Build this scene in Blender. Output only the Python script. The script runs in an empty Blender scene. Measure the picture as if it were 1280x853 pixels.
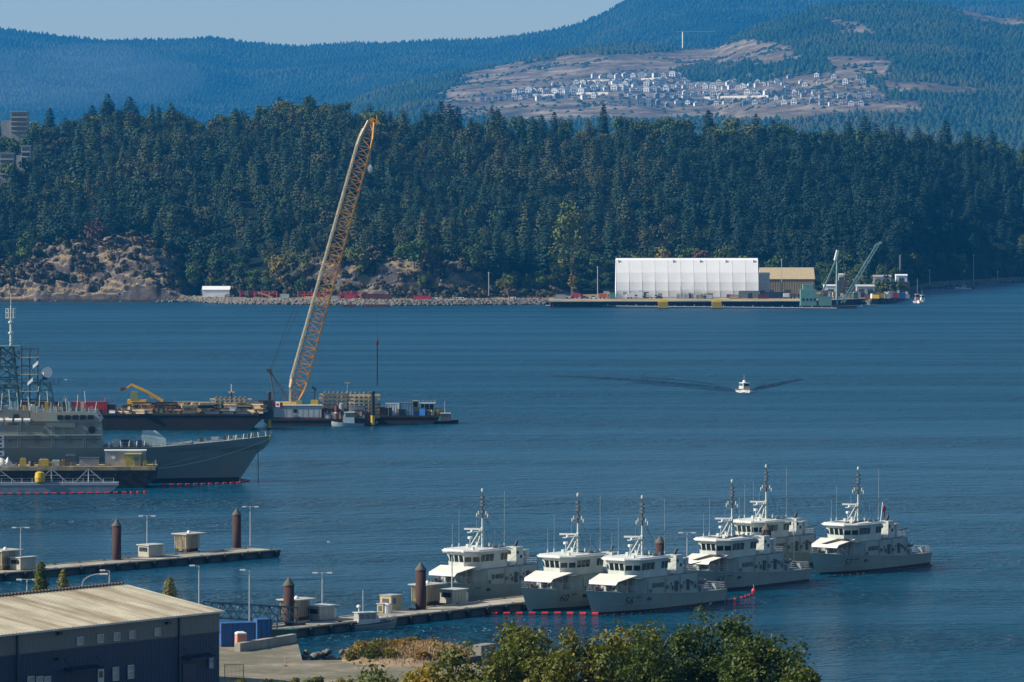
import bpy, math, random
import numpy as np
from mathutils import Vector, Matrix, noise

random.seed(7)
S = bpy.context.scene
COL = S.collection
R = math.radians

# ------------------------------------------------------------------ camera
CAM_H = 66.0          # eye height above the water, metres
F = 6000.0            # focal length in pixels of the 1280 px wide photograph
HOR = 235.0           # photograph row of the horizon
PITCH = math.atan((426.5 - HOR) / F)
cam_d = bpy.data.cameras.new('camera')
cam_d.sensor_width = 36.0
cam_d.lens = F / 1280.0 * 36.0
cam_d.clip_start = 1.0
cam_d.clip_end = 40000.0
cam = bpy.data.objects.new('camera', cam_d)
COL.objects.link(cam)
cam.location = (0, 0, CAM_H)
cam.rotation_euler = (R(90) - PITCH, 0, 0)
S.camera = cam

# ------------------------------------------------------------------ sky, sun, exposure
SUN_EL, SUN_AZ = 33.0, (-0.97, -0.12)      # azimuth as a direction on the ground, towards the sun
w = bpy.data.worlds.new('World')
S.world = w
w.use_nodes = True
nt = w.node_tree
sky = nt.nodes.new('ShaderNodeTexSky')
sky.sky_type = 'NISHITA'
sky.sun_disc = False
sky.sun_elevation = R(SUN_EL)
sky.sun_rotation = math.atan2(SUN_AZ[0], SUN_AZ[1])
sky.altitude = 50
sky.air_density = 1.0
sky.dust_density = 0.4
sky.ozone_density = 2.2
bg = nt.nodes['Background']
bg.inputs['Strength'].default_value = 0.075
nt.links.new(sky.outputs['Color'], bg.inputs['Color'])
sun_d = bpy.data.lights.new('sun', 'SUN')
sun_d.energy = 5.0
sun_d.angle = R(0.53)
sun_d.color = (1.0, 0.90, 0.76)
sun = bpy.data.objects.new('sun', sun_d)
COL.objects.link(sun)
_a = Vector((SUN_AZ[0], SUN_AZ[1], 0)).normalized() * math.cos(R(SUN_EL))
sun.rotation_euler = Vector((_a.x, _a.y, math.sin(R(SUN_EL)))).to_track_quat('Z', 'Y').to_euler()
sun.location = (-300, 0, 300)
S.view_settings.view_transform = 'Standard'
S.view_settings.look = 'None'
S.view_settings.gamma = 1.0
S.view_settings.use_curve_mapping = False
S.view_settings.exposure = 0.60
S.cycles.max_bounces = 5
S.cycles.diffuse_bounces = 2
S.cycles.glossy_bounces = 3
S.cycles.volume_bounces = 0
S.cycles.caustics_reflective = False
S.cycles.use_denoising = True

# ------------------------------------------------------------------ helpers
def P(px, py, z=0.0):
    """Where the sight line of photograph pixel (px, py) meets height z."""
    u = (px - 640.0) / F; v = -(py - 426.5) / F
    c, s = math.cos(PITCH), math.sin(PITCH)
    d = Vector((u, c + v * s, -s + v * c))
    t = (z - CAM_H) / d.z
    return Vector((d.x * t, d.y * t, z))

def PY(px, py, Y):
    """Point of the sight line of pixel (px, py) at distance Y."""
    u = (px - 640.0) / F; v = -(py - 426.5) / F
    c, s = math.cos(PITCH), math.sin(PITCH)
    d = Vector((u, c + v * s, -s + v * c))
    t = Y / d.y
    return Vector((d.x * t, Y, CAM_H + d.z * t))

def interp(x, pts):
    if x <= pts[0][0]: return pts[0][1]
    for (a, b), (c, d) in zip(pts, pts[1:]):
        if x <= c:
            return b + (d - b) * (x - a) / (c - a)
    return pts[-1][1]

def sstep(a, b, x):
    t = min(1, max(0, (x - a) / (b - a)))
    return t * t * (3 - 2 * t)

def fbm(x, y, z=0.0, o=4):
    v, a = 0.0, 1.0
    for i in range(o):
        v += a * noise.noise(Vector((x, y, z)))
        x *= 2.03; y *= 2.03; z += 3.7; a *= .5
    return v

# ------------------------------------------------------------------ materials
MATS = {}
def mat(name, rgb, rough=.6, metal=0.0, var=.18, scale=.6, bump=0.0, second=None, amount=.35, ribs=None, spec=None, streak=None):
    """Procedural surface: base colour broken up by noise, a second colour in patches, optional ribs as bump."""
    if name in MATS: return MATS[name]
    m = bpy.data.materials.new(name); m.use_nodes = True
    n = m.node_tree; b = n.nodes['Principled BSDF']; L = n.links
    b.inputs['Roughness'].default_value = rough
    b.inputs['Metallic'].default_value = metal
    if spec is not None: b.inputs['Specular IOR Level'].default_value = spec
    tc = n.nodes.new('ShaderNodeTexCoord')
    vec = tc.outputs['Object']
    nz = n.nodes.new('ShaderNodeTexNoise'); nz.inputs['Scale'].default_value = scale
    nz.inputs['Detail'].default_value = 5; nz.inputs['Roughness'].default_value = .65
    L.new(vec, nz.inputs['Vector'])
    mr = n.nodes.new('ShaderNodeMapRange')
    mr.inputs['From Min'].default_value = .3; mr.inputs['From Max'].default_value = .7
    mr.inputs['To Min'].default_value = 1 - var; mr.inputs['To Max'].default_value = 1 + var
    L.new(nz.outputs['Fac'], mr.inputs['Value'])
    mul = n.nodes.new('ShaderNodeMix'); mul.data_type = 'RGBA'; mul.blend_type = 'MULTIPLY'
    mul.inputs['Factor'].default_value = 1
    mul.inputs['A'].default_value = (*rgb, 1)
    L.new(mr.outputs['Result'], mul.inputs['B'])
    out = mul.outputs['Result']
    if second is not None:
        n2 = n.nodes.new('ShaderNodeTexNoise'); n2.inputs['Scale'].default_value = scale * .55
        n2.inputs['Detail'].default_value = 6; n2.inputs['Roughness'].default_value = .7
        mp = n.nodes.new('ShaderNodeMapping'); mp.inputs['Location'].default_value = (13, 7, 3)
        if streak: mp.inputs['Scale'].default_value = streak
        L.new(vec, mp.inputs['Vector']); L.new(mp.outputs['Vector'], n2.inputs['Vector'])
        cr = n.nodes.new('ShaderNodeMapRange')
        cr.inputs['From Min'].default_value = .62 - amount * .4; cr.inputs['From Max'].default_value = .74 - amount * .3
        L.new(n2.outputs['Fac'], cr.inputs['Value'])
        mx = n.nodes.new('ShaderNodeMix'); mx.data_type = 'RGBA'
        L.new(cr.outputs['Result'], mx.inputs['Factor']); L.new(out, mx.inputs['A'])
        mx.inputs['B'].default_value = (*second, 1)
        out = mx.outputs['Result']
    L.new(out, b.inputs['Base Color'])
    hgt = None
    if ribs:
        axis, per = ribs
        sp = n.nodes.new('ShaderNodeSeparateXYZ'); L.new(vec, sp.inputs[0])
        ma = n.nodes.new('ShaderNodeMath'); ma.operation = 'MULTIPLY'; ma.inputs[1].default_value = 2 * math.pi / per
        L.new(sp.outputs['XYZ'.index(axis)], ma.inputs[0])
        sn = n.nodes.new('ShaderNodeMath'); sn.operation = 'SINE'; L.new(ma.outputs[0], sn.inputs[0])
        hgt = sn.outputs[0]
        bp = n.nodes.new('ShaderNodeBump'); bp.inputs['Strength'].default_value = .8; bp.inputs['Distance'].default_value = per * .14
        L.new(hgt, bp.inputs['Height']); L.new(bp.outputs['Normal'], b.inputs['Normal'])
    elif bump:
        bp = n.nodes.new('ShaderNodeBump'); bp.inputs['Strength'].default_value = .7; bp.inputs['Distance'].default_value = bump
        L.new(nz.outputs['Fac'], bp.inputs['Height']); L.new(bp.outputs['Normal'], b.inputs['Normal'])
    MATS[name] = m
    return m

def foliage(name, cols, rough=.75, tr=0.0):
    """Leaf surface: three leaf colours picked by the per-tree 'tint' attribute plus a little per-object change."""
    m = bpy.data.materials.new(name); m.use_nodes = True
    n = m.node_tree; b = n.nodes['Principled BSDF']; L = n.links
    b.inputs['Roughness'].default_value = rough
    b.inputs['Specular IOR Level'].default_value = .25
    at = n.nodes.new('ShaderNodeAttribute'); at.attribute_name = 'tint'
    oi = n.nodes.new('ShaderNodeObjectInfo')
    ad = n.nodes.new('ShaderNodeMath'); ad.operation = 'MULTIPLY_ADD'
    L.new(oi.outputs['Random'], ad.inputs[0]); ad.inputs[1].default_value = .3
    L.new(at.outputs['Fac'], ad.inputs[2])
    rp = n.nodes.new('ShaderNodeValToRGB'); e = rp.color_ramp.elements
    e[0].position = 0; e[0].color = (*cols[0], 1); e[1].position = 1.2 / 1.3; e[1].color = (*cols[-1], 1)
    for i, c in enumerate(cols[1:-1]):
        k = e.new((i + 1) / (len(cols) - 1)); k.color = (*c, 1)
    L.new(ad.outputs[0], rp.inputs['Fac']); L.new(rp.outputs['Color'], b.inputs['Base Color'])
    if tr:
        ts = n.nodes.new('ShaderNodeBsdfTranslucent'); L.new(rp.outputs['Color'], ts.inputs['Color'])
        ms = n.nodes.new('ShaderNodeMixShader'); ms.inputs[0].default_value = tr
        L.new(b.outputs[0], ms.inputs[1]); L.new(ts.outputs[0], ms.inputs[2])
        L.new(ms.outputs[0], n.nodes['Material Output'].inputs['Surface'])
    MATS[name] = m
    return m

# ------------------------------------------------------------------ mesh building
class MB:
    def __init__(s): s.v = []; s.f = []; s.m = []; s.k = 0
    def add(s, vs, fs):
        o = len(s.v); s.v.extend([tuple(p) for p in vs])
        for q in fs: s.f.append(tuple(i + o for i in q)); s.m.append(s.k)
        return s
    def box(s, x0, x1, y0, y1, z0, z1, rz=0.0, tx=0.0, ty=0.0):
        """Axis box, turned by rz about its middle; tx, ty pull the top faces in."""
        cx, cy = (x0 + x1) / 2, (y0 + y1) / 2
        vs = [(x0, y0, z0), (x1, y0, z0), (x1, y1, z0), (x0, y1, z0),
              (x0 + tx, y0 + ty, z1), (x1 - tx, y0 + ty, z1), (x1 - tx, y1 - ty, z1), (x0 + tx, y1 - ty, z1)]
        if rz:
            c, n = math.cos(rz), math.sin(rz)
            vs = [(cx + (x - cx) * c - (y - cy) * n, cy + (x - cx) * n + (y - cy) * c, z) for x, y, z in vs]
        return s.add(vs, [(0, 3, 2, 1), (4, 5, 6, 7), (0, 1, 5, 4), (1, 2, 6, 5), (2, 3, 7, 6), (3, 0, 4, 7)])
    def bar(s, p, q, r=.05, r2=None, n=4):
        p = Vector(p); q = Vector(q); r2 = r if r2 is None else r2
        d = (q - p)
        if d.length < 1e-6: return s
        d.normalize()
        a = d.orthogonal().normalized() if abs(d.z) > .99 else d.cross(Vector((0, 0, 1))).normalized()
        b = d.cross(a)
        vs = []
        for c, rr in ((p, r), (q, r2)):
            for i in range(n):
                t = 2 * math.pi * (i + .5) / n
                vs.append(c + a * (math.cos(t) * rr) + b * (math.sin(t) * rr))
        fs = [(i, (i + 1) % n, n + (i + 1) % n, n + i) for i in range(n)]
        fs += [tuple(range(n))[::-1], tuple(range(n, 2 * n))]
        return s.add(vs, fs)
    def path(s, pts, r=.05, n=5):
        for a, b in zip(pts, pts[1:]): s.bar(a, b, r, r, n)
        return s
    def prism(s, pts, z0, z1, inset=0.0):
        n = len(pts); cx = sum(p[0] for p in pts) / n; cy = sum(p[1] for p in pts) / n
        vs = [(x, y, z0) for x, y in pts] + [(cx + (x - cx) * (1 - inset), cy + (y - cy) * (1 - inset), z1) for x, y in pts]
        return s.add(vs, [tuple(range(n))[::-1], tuple(range(n, 2 * n))] + [(i, (i + 1) % n, n + (i + 1) % n, n + i) for i in range(n)])
    def slab(s, pts, th):
        """Flat 3-D polygon given thickness th straight down."""
        n = len(pts)
        vs = [tuple(p) for p in pts] + [(p[0], p[1], p[2] - th) for p in pts]
        return s.add(vs, [tuple(range(n)), tuple(range(n, 2 * n))[::-1]] + [((i + 1) % n, i, n + i, n + (i + 1) % n) for i in range(n)])
    def ext(s, prof, y0, y1):
        """Profile of (x, z) points pushed along y."""
        n = len(prof)
        vs = [(x, y0, z) for x, z in prof] + [(x, y1, z) for x, z in prof]
        return s.add(vs, [tuple(range(n)), tuple(range(n, 2 * n))[::-1]] + [((i + 1) % n, i, n + i, n + (i + 1) % n) for i in range(n)])
    def lathe(s, prof, c=(0, 0), n=16):
        vs = []
        for r, z in prof:
            for i in range(n):
                t = 2 * math.pi * i / n
                vs.append((c[0] + r * math.cos(t), c[1] + r * math.sin(t), z))
        fs = []
        for j in range(len(prof) - 1):
            for i in range(n):
                k = (i + 1) % n
                fs.append((j * n + i, j * n + k, (j + 1) * n + k, (j + 1) * n + i))
        fs += [tuple(range(n))[::-1], tuple(range((len(prof) - 1) * n, len(prof) * n))]
        return s.add(vs, fs)
    def loft(s, rings, close=False, caps=True):
        n = len(rings[0]); vs = [p for r in rings for p in r]; fs = []
        for j in range(len(rings) - 1):
            for i in range(n if close else n - 1):
                k = (i + 1) % n
                fs.append((j * n + i, j * n + k, (j + 1) * n + k, (j + 1) * n + i))
        if caps: fs += [tuple(range(n))[::-1], tuple(range((len(rings) - 1) * n, len(rings) * n))]
        return s.add(vs, fs)
    def build(s, name, mats, parent=None, smooth=False):
        me = bpy.data.meshes.new(name)
        me.from_pydata(s.v, [], s.f)
        for m in (mats if isinstance(mats, (list, tuple)) else [mats]): me.materials.append(m)
        if any(s.m): me.polygons.foreach_set('material_index', s.m)
        if smooth: me.polygons.foreach_set('use_smooth', [True] * len(s.f))
        me.validate(); me.update()
        o = bpy.data.objects.new(name, me); COL.objects.link(o)
        if parent is not None: o.parent = parent
        return o

def build_pieces(m, name, mats, parent=None):
    """Build every separate piece of m as an object of its own, all with the same name."""
    par = list(range(len(m.v)))
    def find(i):
        while par[i] != i: par[i] = par[par[i]]; i = par[i]
        return i
    for q in m.f:
        for i in q[1:]: par[find(i)] = find(q[0])
    groups = {}
    for q, k in zip(m.f, m.m): groups.setdefault(find(q[0]), []).append((q, k))
    for qs in groups.values():
        idx = {}; b = MB()
        for q, k in qs:
            for i in q:
                if i not in idx: idx[i] = len(b.v); b.v.append(m.v[i])
            b.f.append(tuple(idx[i] for i in q)); b.m.append(k)
        b.build(name, mats, parent)

def np_mesh(name, verts, faces, m, tint=None, smooth=False):
    """Mesh from numpy arrays; every face has the same number of corners."""
    me = bpy.data.meshes.new(name)
    k = faces.shape[1]
    me.vertices.add(len(verts)); me.vertices.foreach_set('co', verts.astype(np.float32).ravel())
    me.loops.add(faces.size); me.loops.foreach_set('vertex_index', faces.astype(np.int32).ravel())
    me.polygons.add(len(faces)); me.polygons.foreach_set('loop_start', np.arange(0, faces.size, k, dtype=np.int32))
    for q in (m if isinstance(m, (list, tuple)) else [m]): me.materials.append(q)
    if tint is not None:
        a = me.attributes.new('tint', 'FLOAT', 'POINT'); a.data.foreach_set('value', tint.astype(np.float32))
    me.update(calc_edges=True)
    if smooth: me.polygons.foreach_set('use_smooth', [True] * len(faces))
    o = bpy.data.objects.new(name, me); COL.objects.link(o)
    return o

def tag(o, label=None, cat=None, group=None, kind=None):
    if label: o['label'] = label
    if cat: o['category'] = cat
    if group: o['group'] = group
    if kind: o['kind'] = kind
    return o

def thing(name, label, cat, loc=(0, 0, 0), rz=0.0, group=None):
    o = bpy.data.objects.new(name, None); COL.objects.link(o)
    o.location = loc; o.rotation_euler = (0, 0, rz); o.empty_display_size = .5
    return tag(o, label, cat, group)

def copy_tree(o, loc=None, rz=None, label=None, group=None, parent=None):
    c = o.copy(); COL.objects.link(c)
    if parent is not None: c.parent = parent
    if loc is not None: c.location = loc
    if rz is not None: c.rotation_euler = (0, 0, rz)
    if label: c['label'] = label
    if group: c['group'] = group
    for ch in list(o.children): copy_tree(ch, parent=c)
    return c

def text_verts(s, size):
    cu = bpy.data.curves.new('lettering', 'FONT'); cu.body = s; cu.size = size; cu.align_x = 'CENTER'; cu.align_y = 'CENTER'
    cu.resolution_u = 3
    ob = bpy.data.objects.new('lettering', cu); COL.objects.link(ob)
    dg = bpy.context.evaluated_depsgraph_get(); dg.update()
    me = bpy.data.meshes.new_from_object(ob.evaluated_get(dg))
    vs = [tuple(v.co) for v in me.vertices]; fs = [tuple(p.vertices) for p in me.polygons]
    bpy.data.objects.remove(ob); bpy.data.curves.remove(cu); bpy.data.meshes.remove(me)
    return vs, fs

# ------------------------------------------------------------------ palette (real surface colours)
hullgrey = mat('naval_grey_paint', (.27, .335, .315), .45, var=.08, scale=.35, second=(.26, .27, .22), amount=.3, streak=(1, 1, .22))
whitegrey = mat('pale_grey_paint', (.47, .52, .48), .5, var=.10, scale=.5, second=(.38, .38, .32), amount=.25, streak=(1.2, 1.2, .2))
shiproof = mat('ship_roof_paint', (.62, .64, .60), .6, var=.10, scale=.5)
awnwhite = mat('white_awning_cloth', (.66, .65, .58), .7, var=.05)
deckgrey = mat('deck_grey', (.16, .18, .18), .8, var=.15)
black = mat('black_paint', (.012, .012, .013), .55, var=.2)
dkglass = mat('dark_glass', (.012, .018, .022), .08, var=.1, spec=.8)
numgrey = mat('hull_number_dark', (.045, .055, .06), .6, var=.05)
bootred = mat('boot_topping', (.05, .02, .02), .6, var=.2)
steel = mat('galvanised_steel', (.42, .44, .45), .45, .3, var=.12)
dksteel = mat('dark_steel', (.07, .08, .09), .55, .2, var=.2)
rust = mat('rusted_steel', (.036, .013, .009), .85, var=.3, scale=.8, second=(.05, .019, .012), amount=.5, streak=(1, 1, .2))
concrete = mat('pale_concrete', (.36, .34, .28), .9, var=.2, scale=.25, bump=.01, second=(.24, .23, .19), amount=.5)
dkconc = mat('wet_concrete', (.06, .065, .06), .8, var=.3, scale=.4)
rubber = mat('tyre_rubber', (.012, .012, .013), .8, var=.2)
yellow = mat('yellow_paint', (.55, .36, .02), .5, var=.15)
orange = mat('orange_float', (.62, .12, .02), .5, var=.15)
redp = mat('red_paint', (.42, .03, .03), .5, var=.18, scale=.4)
brownc = mat('brown_red_paint', (.14, .035, .025), .65, var=.2, scale=.4, second=(.08, .025, .02), amount=.4)
bluep = mat('blue_paint', (.015, .10, .31), .5, var=.15, ribs=('X', .35))
plainblue = mat('plain_blue_paint', (.02, .13, .42), .5, var=.12)
greenp = mat('dark_green_paint', (.02, .10, .06), .55, var=.2)
teal = mat('teal_grey_paint', (.17, .33, .31), .5, var=.15)
wood = mat('weathered_timber', (.48, .33, .17), .85, var=.35, scale=1.2, second=(.17, .11, .07), amount=.5)
palewood = mat('pale_timber', (.60, .47, .28), .85, var=.25, scale=1.0)
dkwood = mat('creosoted_timber', (.035, .028, .024), .9, var=.3)
white = mat('white_paint', (.78, .78, .76), .5, var=.06)
pink = mat('salmon_plastic', (.55, .25, .19), .5, var=.08)
tent = mat('white_tent_fabric', (.84, .84, .83), .6, var=.05, scale=.08)
tan = mat('tan_cladding', (.42, .32, .17), .7, var=.1, scale=.2, ribs=('X', 1.0))
boomorange = mat('crane_orange_paint', (.66, .30, .05), .5, var=.2, scale=.5, second=(.35, .15, .05), amount=.3)
boomcream = mat('crane_cream_paint', (.80, .66, .42), .5, var=.12)
barkm = mat('tree_bark', (.10, .075, .055), .95, var=.3, scale=2)
# ================================================================== THE SETTING
# ---- water: one sheet under everything, rippled by bump, with smoother slicks
def water_material(name='harbour_water', body=(.0, .053, .098, 1), spec=.22):
    m = bpy.data.materials.new(name); m.use_nodes = True
    n = m.node_tree; b = n.nodes['Principled BSDF']; L = n.links
    b.inputs['Base Color'].default_value = body
    b.inputs['IOR'].default_value = 1.33
    b.inputs['Specular IOR Level'].default_value = spec
    geo = n.nodes.new('ShaderNodeNewGeometry')
    def nz(scale, sx, sy, detail=3, loc=(0, 0, 0), dist=0.0):
        mp = n.nodes.new('ShaderNodeMapping'); mp.inputs['Scale'].default_value = (sx, sy, 1); mp.inputs['Location'].default_value = loc
        mp.inputs['Rotation'].default_value = (0, 0, .06)
        t = n.nodes.new('ShaderNodeTexNoise'); t.inputs['Scale'].default_value = scale; t.inputs['Detail'].default_value = detail
        t.inputs['Distortion'].default_value = dist
        L.new(geo.outputs['Position'], mp.inputs['Vector']); L.new(mp.outputs['Vector'], t.inputs['Vector'])
        return t.outputs['Fac']
    big = nz(.16, .75, 1.25, 3); small = nz(.8, 1, 1.2, 3, (9, 2, 0)); swell = nz(.03, .6, 1.4, 2, (3, 1, 0)); mid = nz(.36, .55, 1.0, 4, (5, 8, 0), .8)
    def math2(op, a, c):
        k = n.nodes.new('ShaderNodeMath'); k.operation = op
        for i, q in enumerate((a, c)):
            if isinstance(q, (int, float)): k.inputs[i].default_value = q
            else: L.new(q, k.inputs[i])
        return k.outputs[0]
    h = math2('ADD', math2('ADD', math2('ADD', math2('MULTIPLY', big, 1.2), math2('MULTIPLY', mid, .75)), math2('MULTIPLY', small, .5)), math2('MULTIPLY', swell, 1.6))
    slick = nz(.012, .28, 2.2, 5, (1, 5, 0), .6)
    mr = n.nodes.new('ShaderNodeMapRange'); L.new(slick, mr.inputs['Value'])
    mr.inputs['From Min'].default_value = .40; mr.inputs['From Max'].default_value = .62
    mr.inputs['To Min'].default_value = .42; mr.inputs['To Max'].default_value = 1.0
    ms = n.nodes.new('ShaderNodeMapRange'); L.new(slick, ms.inputs['Value'])      # calm slicks mirror the sky more than ruffled water
    ms.inputs['From Min'].default_value = .36; ms.inputs['From Max'].default_value = .60
    ms.inputs['To Min'].default_value = spec * 2.4; ms.inputs['To Max'].default_value = spec
    L.new(ms.outputs['Result'], b.inputs['Specular IOR Level'])
    bp = n.nodes.new('ShaderNodeBump'); bp.inputs['Distance'].default_value = 5.0
    L.new(mr.outputs['Result'], bp.inputs['Strength']); L.new(h, bp.inputs['Height'])
    L.new(bp.outputs['Normal'], b.inputs['Normal'])
    # sheltered water between the piers lies smoother than the open harbour
    sy = n.nodes.new('ShaderNodeSeparateXYZ'); L.new(geo.outputs['Position'], sy.inputs[0])
    ry = n.nodes.new('ShaderNodeMapRange'); L.new(sy.outputs['Y'], ry.inputs['Value'])
    ry.inputs['From Min'].default_value = 700; ry.inputs['From Max'].default_value = 1500
    ry.inputs['To Min'].default_value = .13; ry.inputs['To Max'].default_value = .38
    L.new(ry.outputs['Result'], b.inputs['Roughness'])
    return m
waterm = water_material()
wb = MB()
wb.add([(-5000, -150, 0), (5000, -150, 0), (5000, 19000, 0), (-5000, 19000, 0)], [(0, 1, 2, 3)])
tag(wb.build('water', waterm), kind='structure')

# ---- terrain materials
def terrain_material(name, floor, bare, bare2, scale, rocky=None, strata=1.0, flat=None):
    """Ground: forest floor where the 'tint' attribute is 0, bare ground or rock where it is 1."""
    m = bpy.data.materials.new(name); m.use_nodes = True
    n = m.node_tree; b = n.nodes['Principled BSDF']; L = n.links
    b.inputs['Roughness'].default_value = .95; b.inputs['Specular IOR Level'].default_value = .1
    at = n.nodes.new('ShaderNodeAttribute'); at.attribute_name = 'tint'
    geo = n.nodes.new('ShaderNodeNewGeometry')
    t = n.nodes.new('ShaderNodeTexNoise'); t.inputs['Scale'].default_value = scale; t.inputs['Detail'].default_value = 8
    t.inputs['Roughness'].default_value = .7
    mp = n.nodes.new('ShaderNodeMapping'); mp.inputs['Scale'].default_value = (1, 1, strata)
    L.new(geo.outputs['Position'], mp.inputs['Vector']); L.new(mp.outputs['Vector'], t.inputs['Vector'])
    rp = n.nodes.new('ShaderNodeValToRGB'); e = rp.color_ramp.elements
    e[0].position = .36; e[0].color = (*bare, 1); e[1].position = .66; e[1].color = (*bare2, 1)
    if rocky:
        k = e.new(.52); k.color = (*rocky, 1)
    L.new(t.outputs['Fac'], rp.inputs['Fac'])
    bcol = rp.outputs['Color']
    if flat:      # dry grass grows where the rock lies flat
        sp = n.nodes.new('ShaderNodeSeparateXYZ'); L.new(geo.outputs['True Normal'], sp.inputs[0])
        ns = n.nodes.new('ShaderNodeMath'); ns.operation = 'MULTIPLY_ADD'; L.new(t.outputs['Fac'], ns.inputs[0]); ns.inputs[1].default_value = .5; L.new(sp.outputs['Z'], ns.inputs[2])
        fr_ = n.nodes.new('ShaderNodeMapRange'); fr_.inputs['From Min'].default_value = .97; fr_.inputs['From Max'].default_value = 1.11; L.new(ns.outputs[0], fr_.inputs['Value'])
        fm = n.nodes.new('ShaderNodeMix'); fm.data_type = 'RGBA'; L.new(fr_.outputs['Result'], fm.inputs['Factor']); L.new(bcol, fm.inputs['A']); fm.inputs['B'].default_value = (*flat, 1)
        bcol = fm.outputs['Result']
        pz = n.nodes.new('ShaderNodeSeparateXYZ'); L.new(geo.outputs['Position'], pz.inputs[0])      # dark tide band at the water's edge
        td = n.nodes.new('ShaderNodeMapRange'); td.inputs['From Min'].default_value = 1.1; td.inputs['From Max'].default_value = 2.2; L.new(pz.outputs['Z'], td.inputs['Value'])
        tm = n.nodes.new('ShaderNodeMix'); tm.data_type = 'RGBA'; L.new(td.outputs['Result'], tm.inputs['Factor']); tm.inputs['A'].default_value = (.035, .033, .028, 1); L.new(bcol, tm.inputs['B'])
        bcol = tm.outputs['Result']
    mx = n.nodes.new('ShaderNodeMix'); mx.data_type = 'RGBA'
    L.new(at.outputs['Fac'], mx.inputs['Factor']); mx.inputs['A'].default_value = (*floor, 1)
    L.new(bcol, mx.inputs['B']); L.new(mx.outputs['Result'], b.inputs['Base Color'])
    bp = n.nodes.new('ShaderNodeBump'); bp.inputs['Distance'].default_value = .25 / scale; bp.inputs['Strength'].default_value = .55
    L.new(t.outputs['Fac'], bp.inputs['Height']); L.new(bp.outputs['Normal'], b.inputs['Normal'])
    return m

def grid_terrain(name, cols, rows, zf, m, smooth=True):
    """cols: list of sight angles (as photo columns); rows(col) -> distances; zf(col, Y) -> (z, bareness)."""
    vs, tint = [], []
    nr = None
    for c in cols:
        ys = rows(c); nr = len(ys)
        for Y in ys:
            z, k = zf(c, Y)
            vs.append(((c - 640) / F * Y, Y, z)); tint.append(k)
    nc = len(cols)
    fs = np.array([(i * nr + j, (i + 1) * nr + j, (i + 1) * nr + j + 1, i * nr + j + 1) for i in range(nc - 1) for j in range(nr - 1)])
    o = np_mesh(name, np.array(vs), fs, m, np.array(tint), smooth)
    return tag(o, kind='structure')

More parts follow.
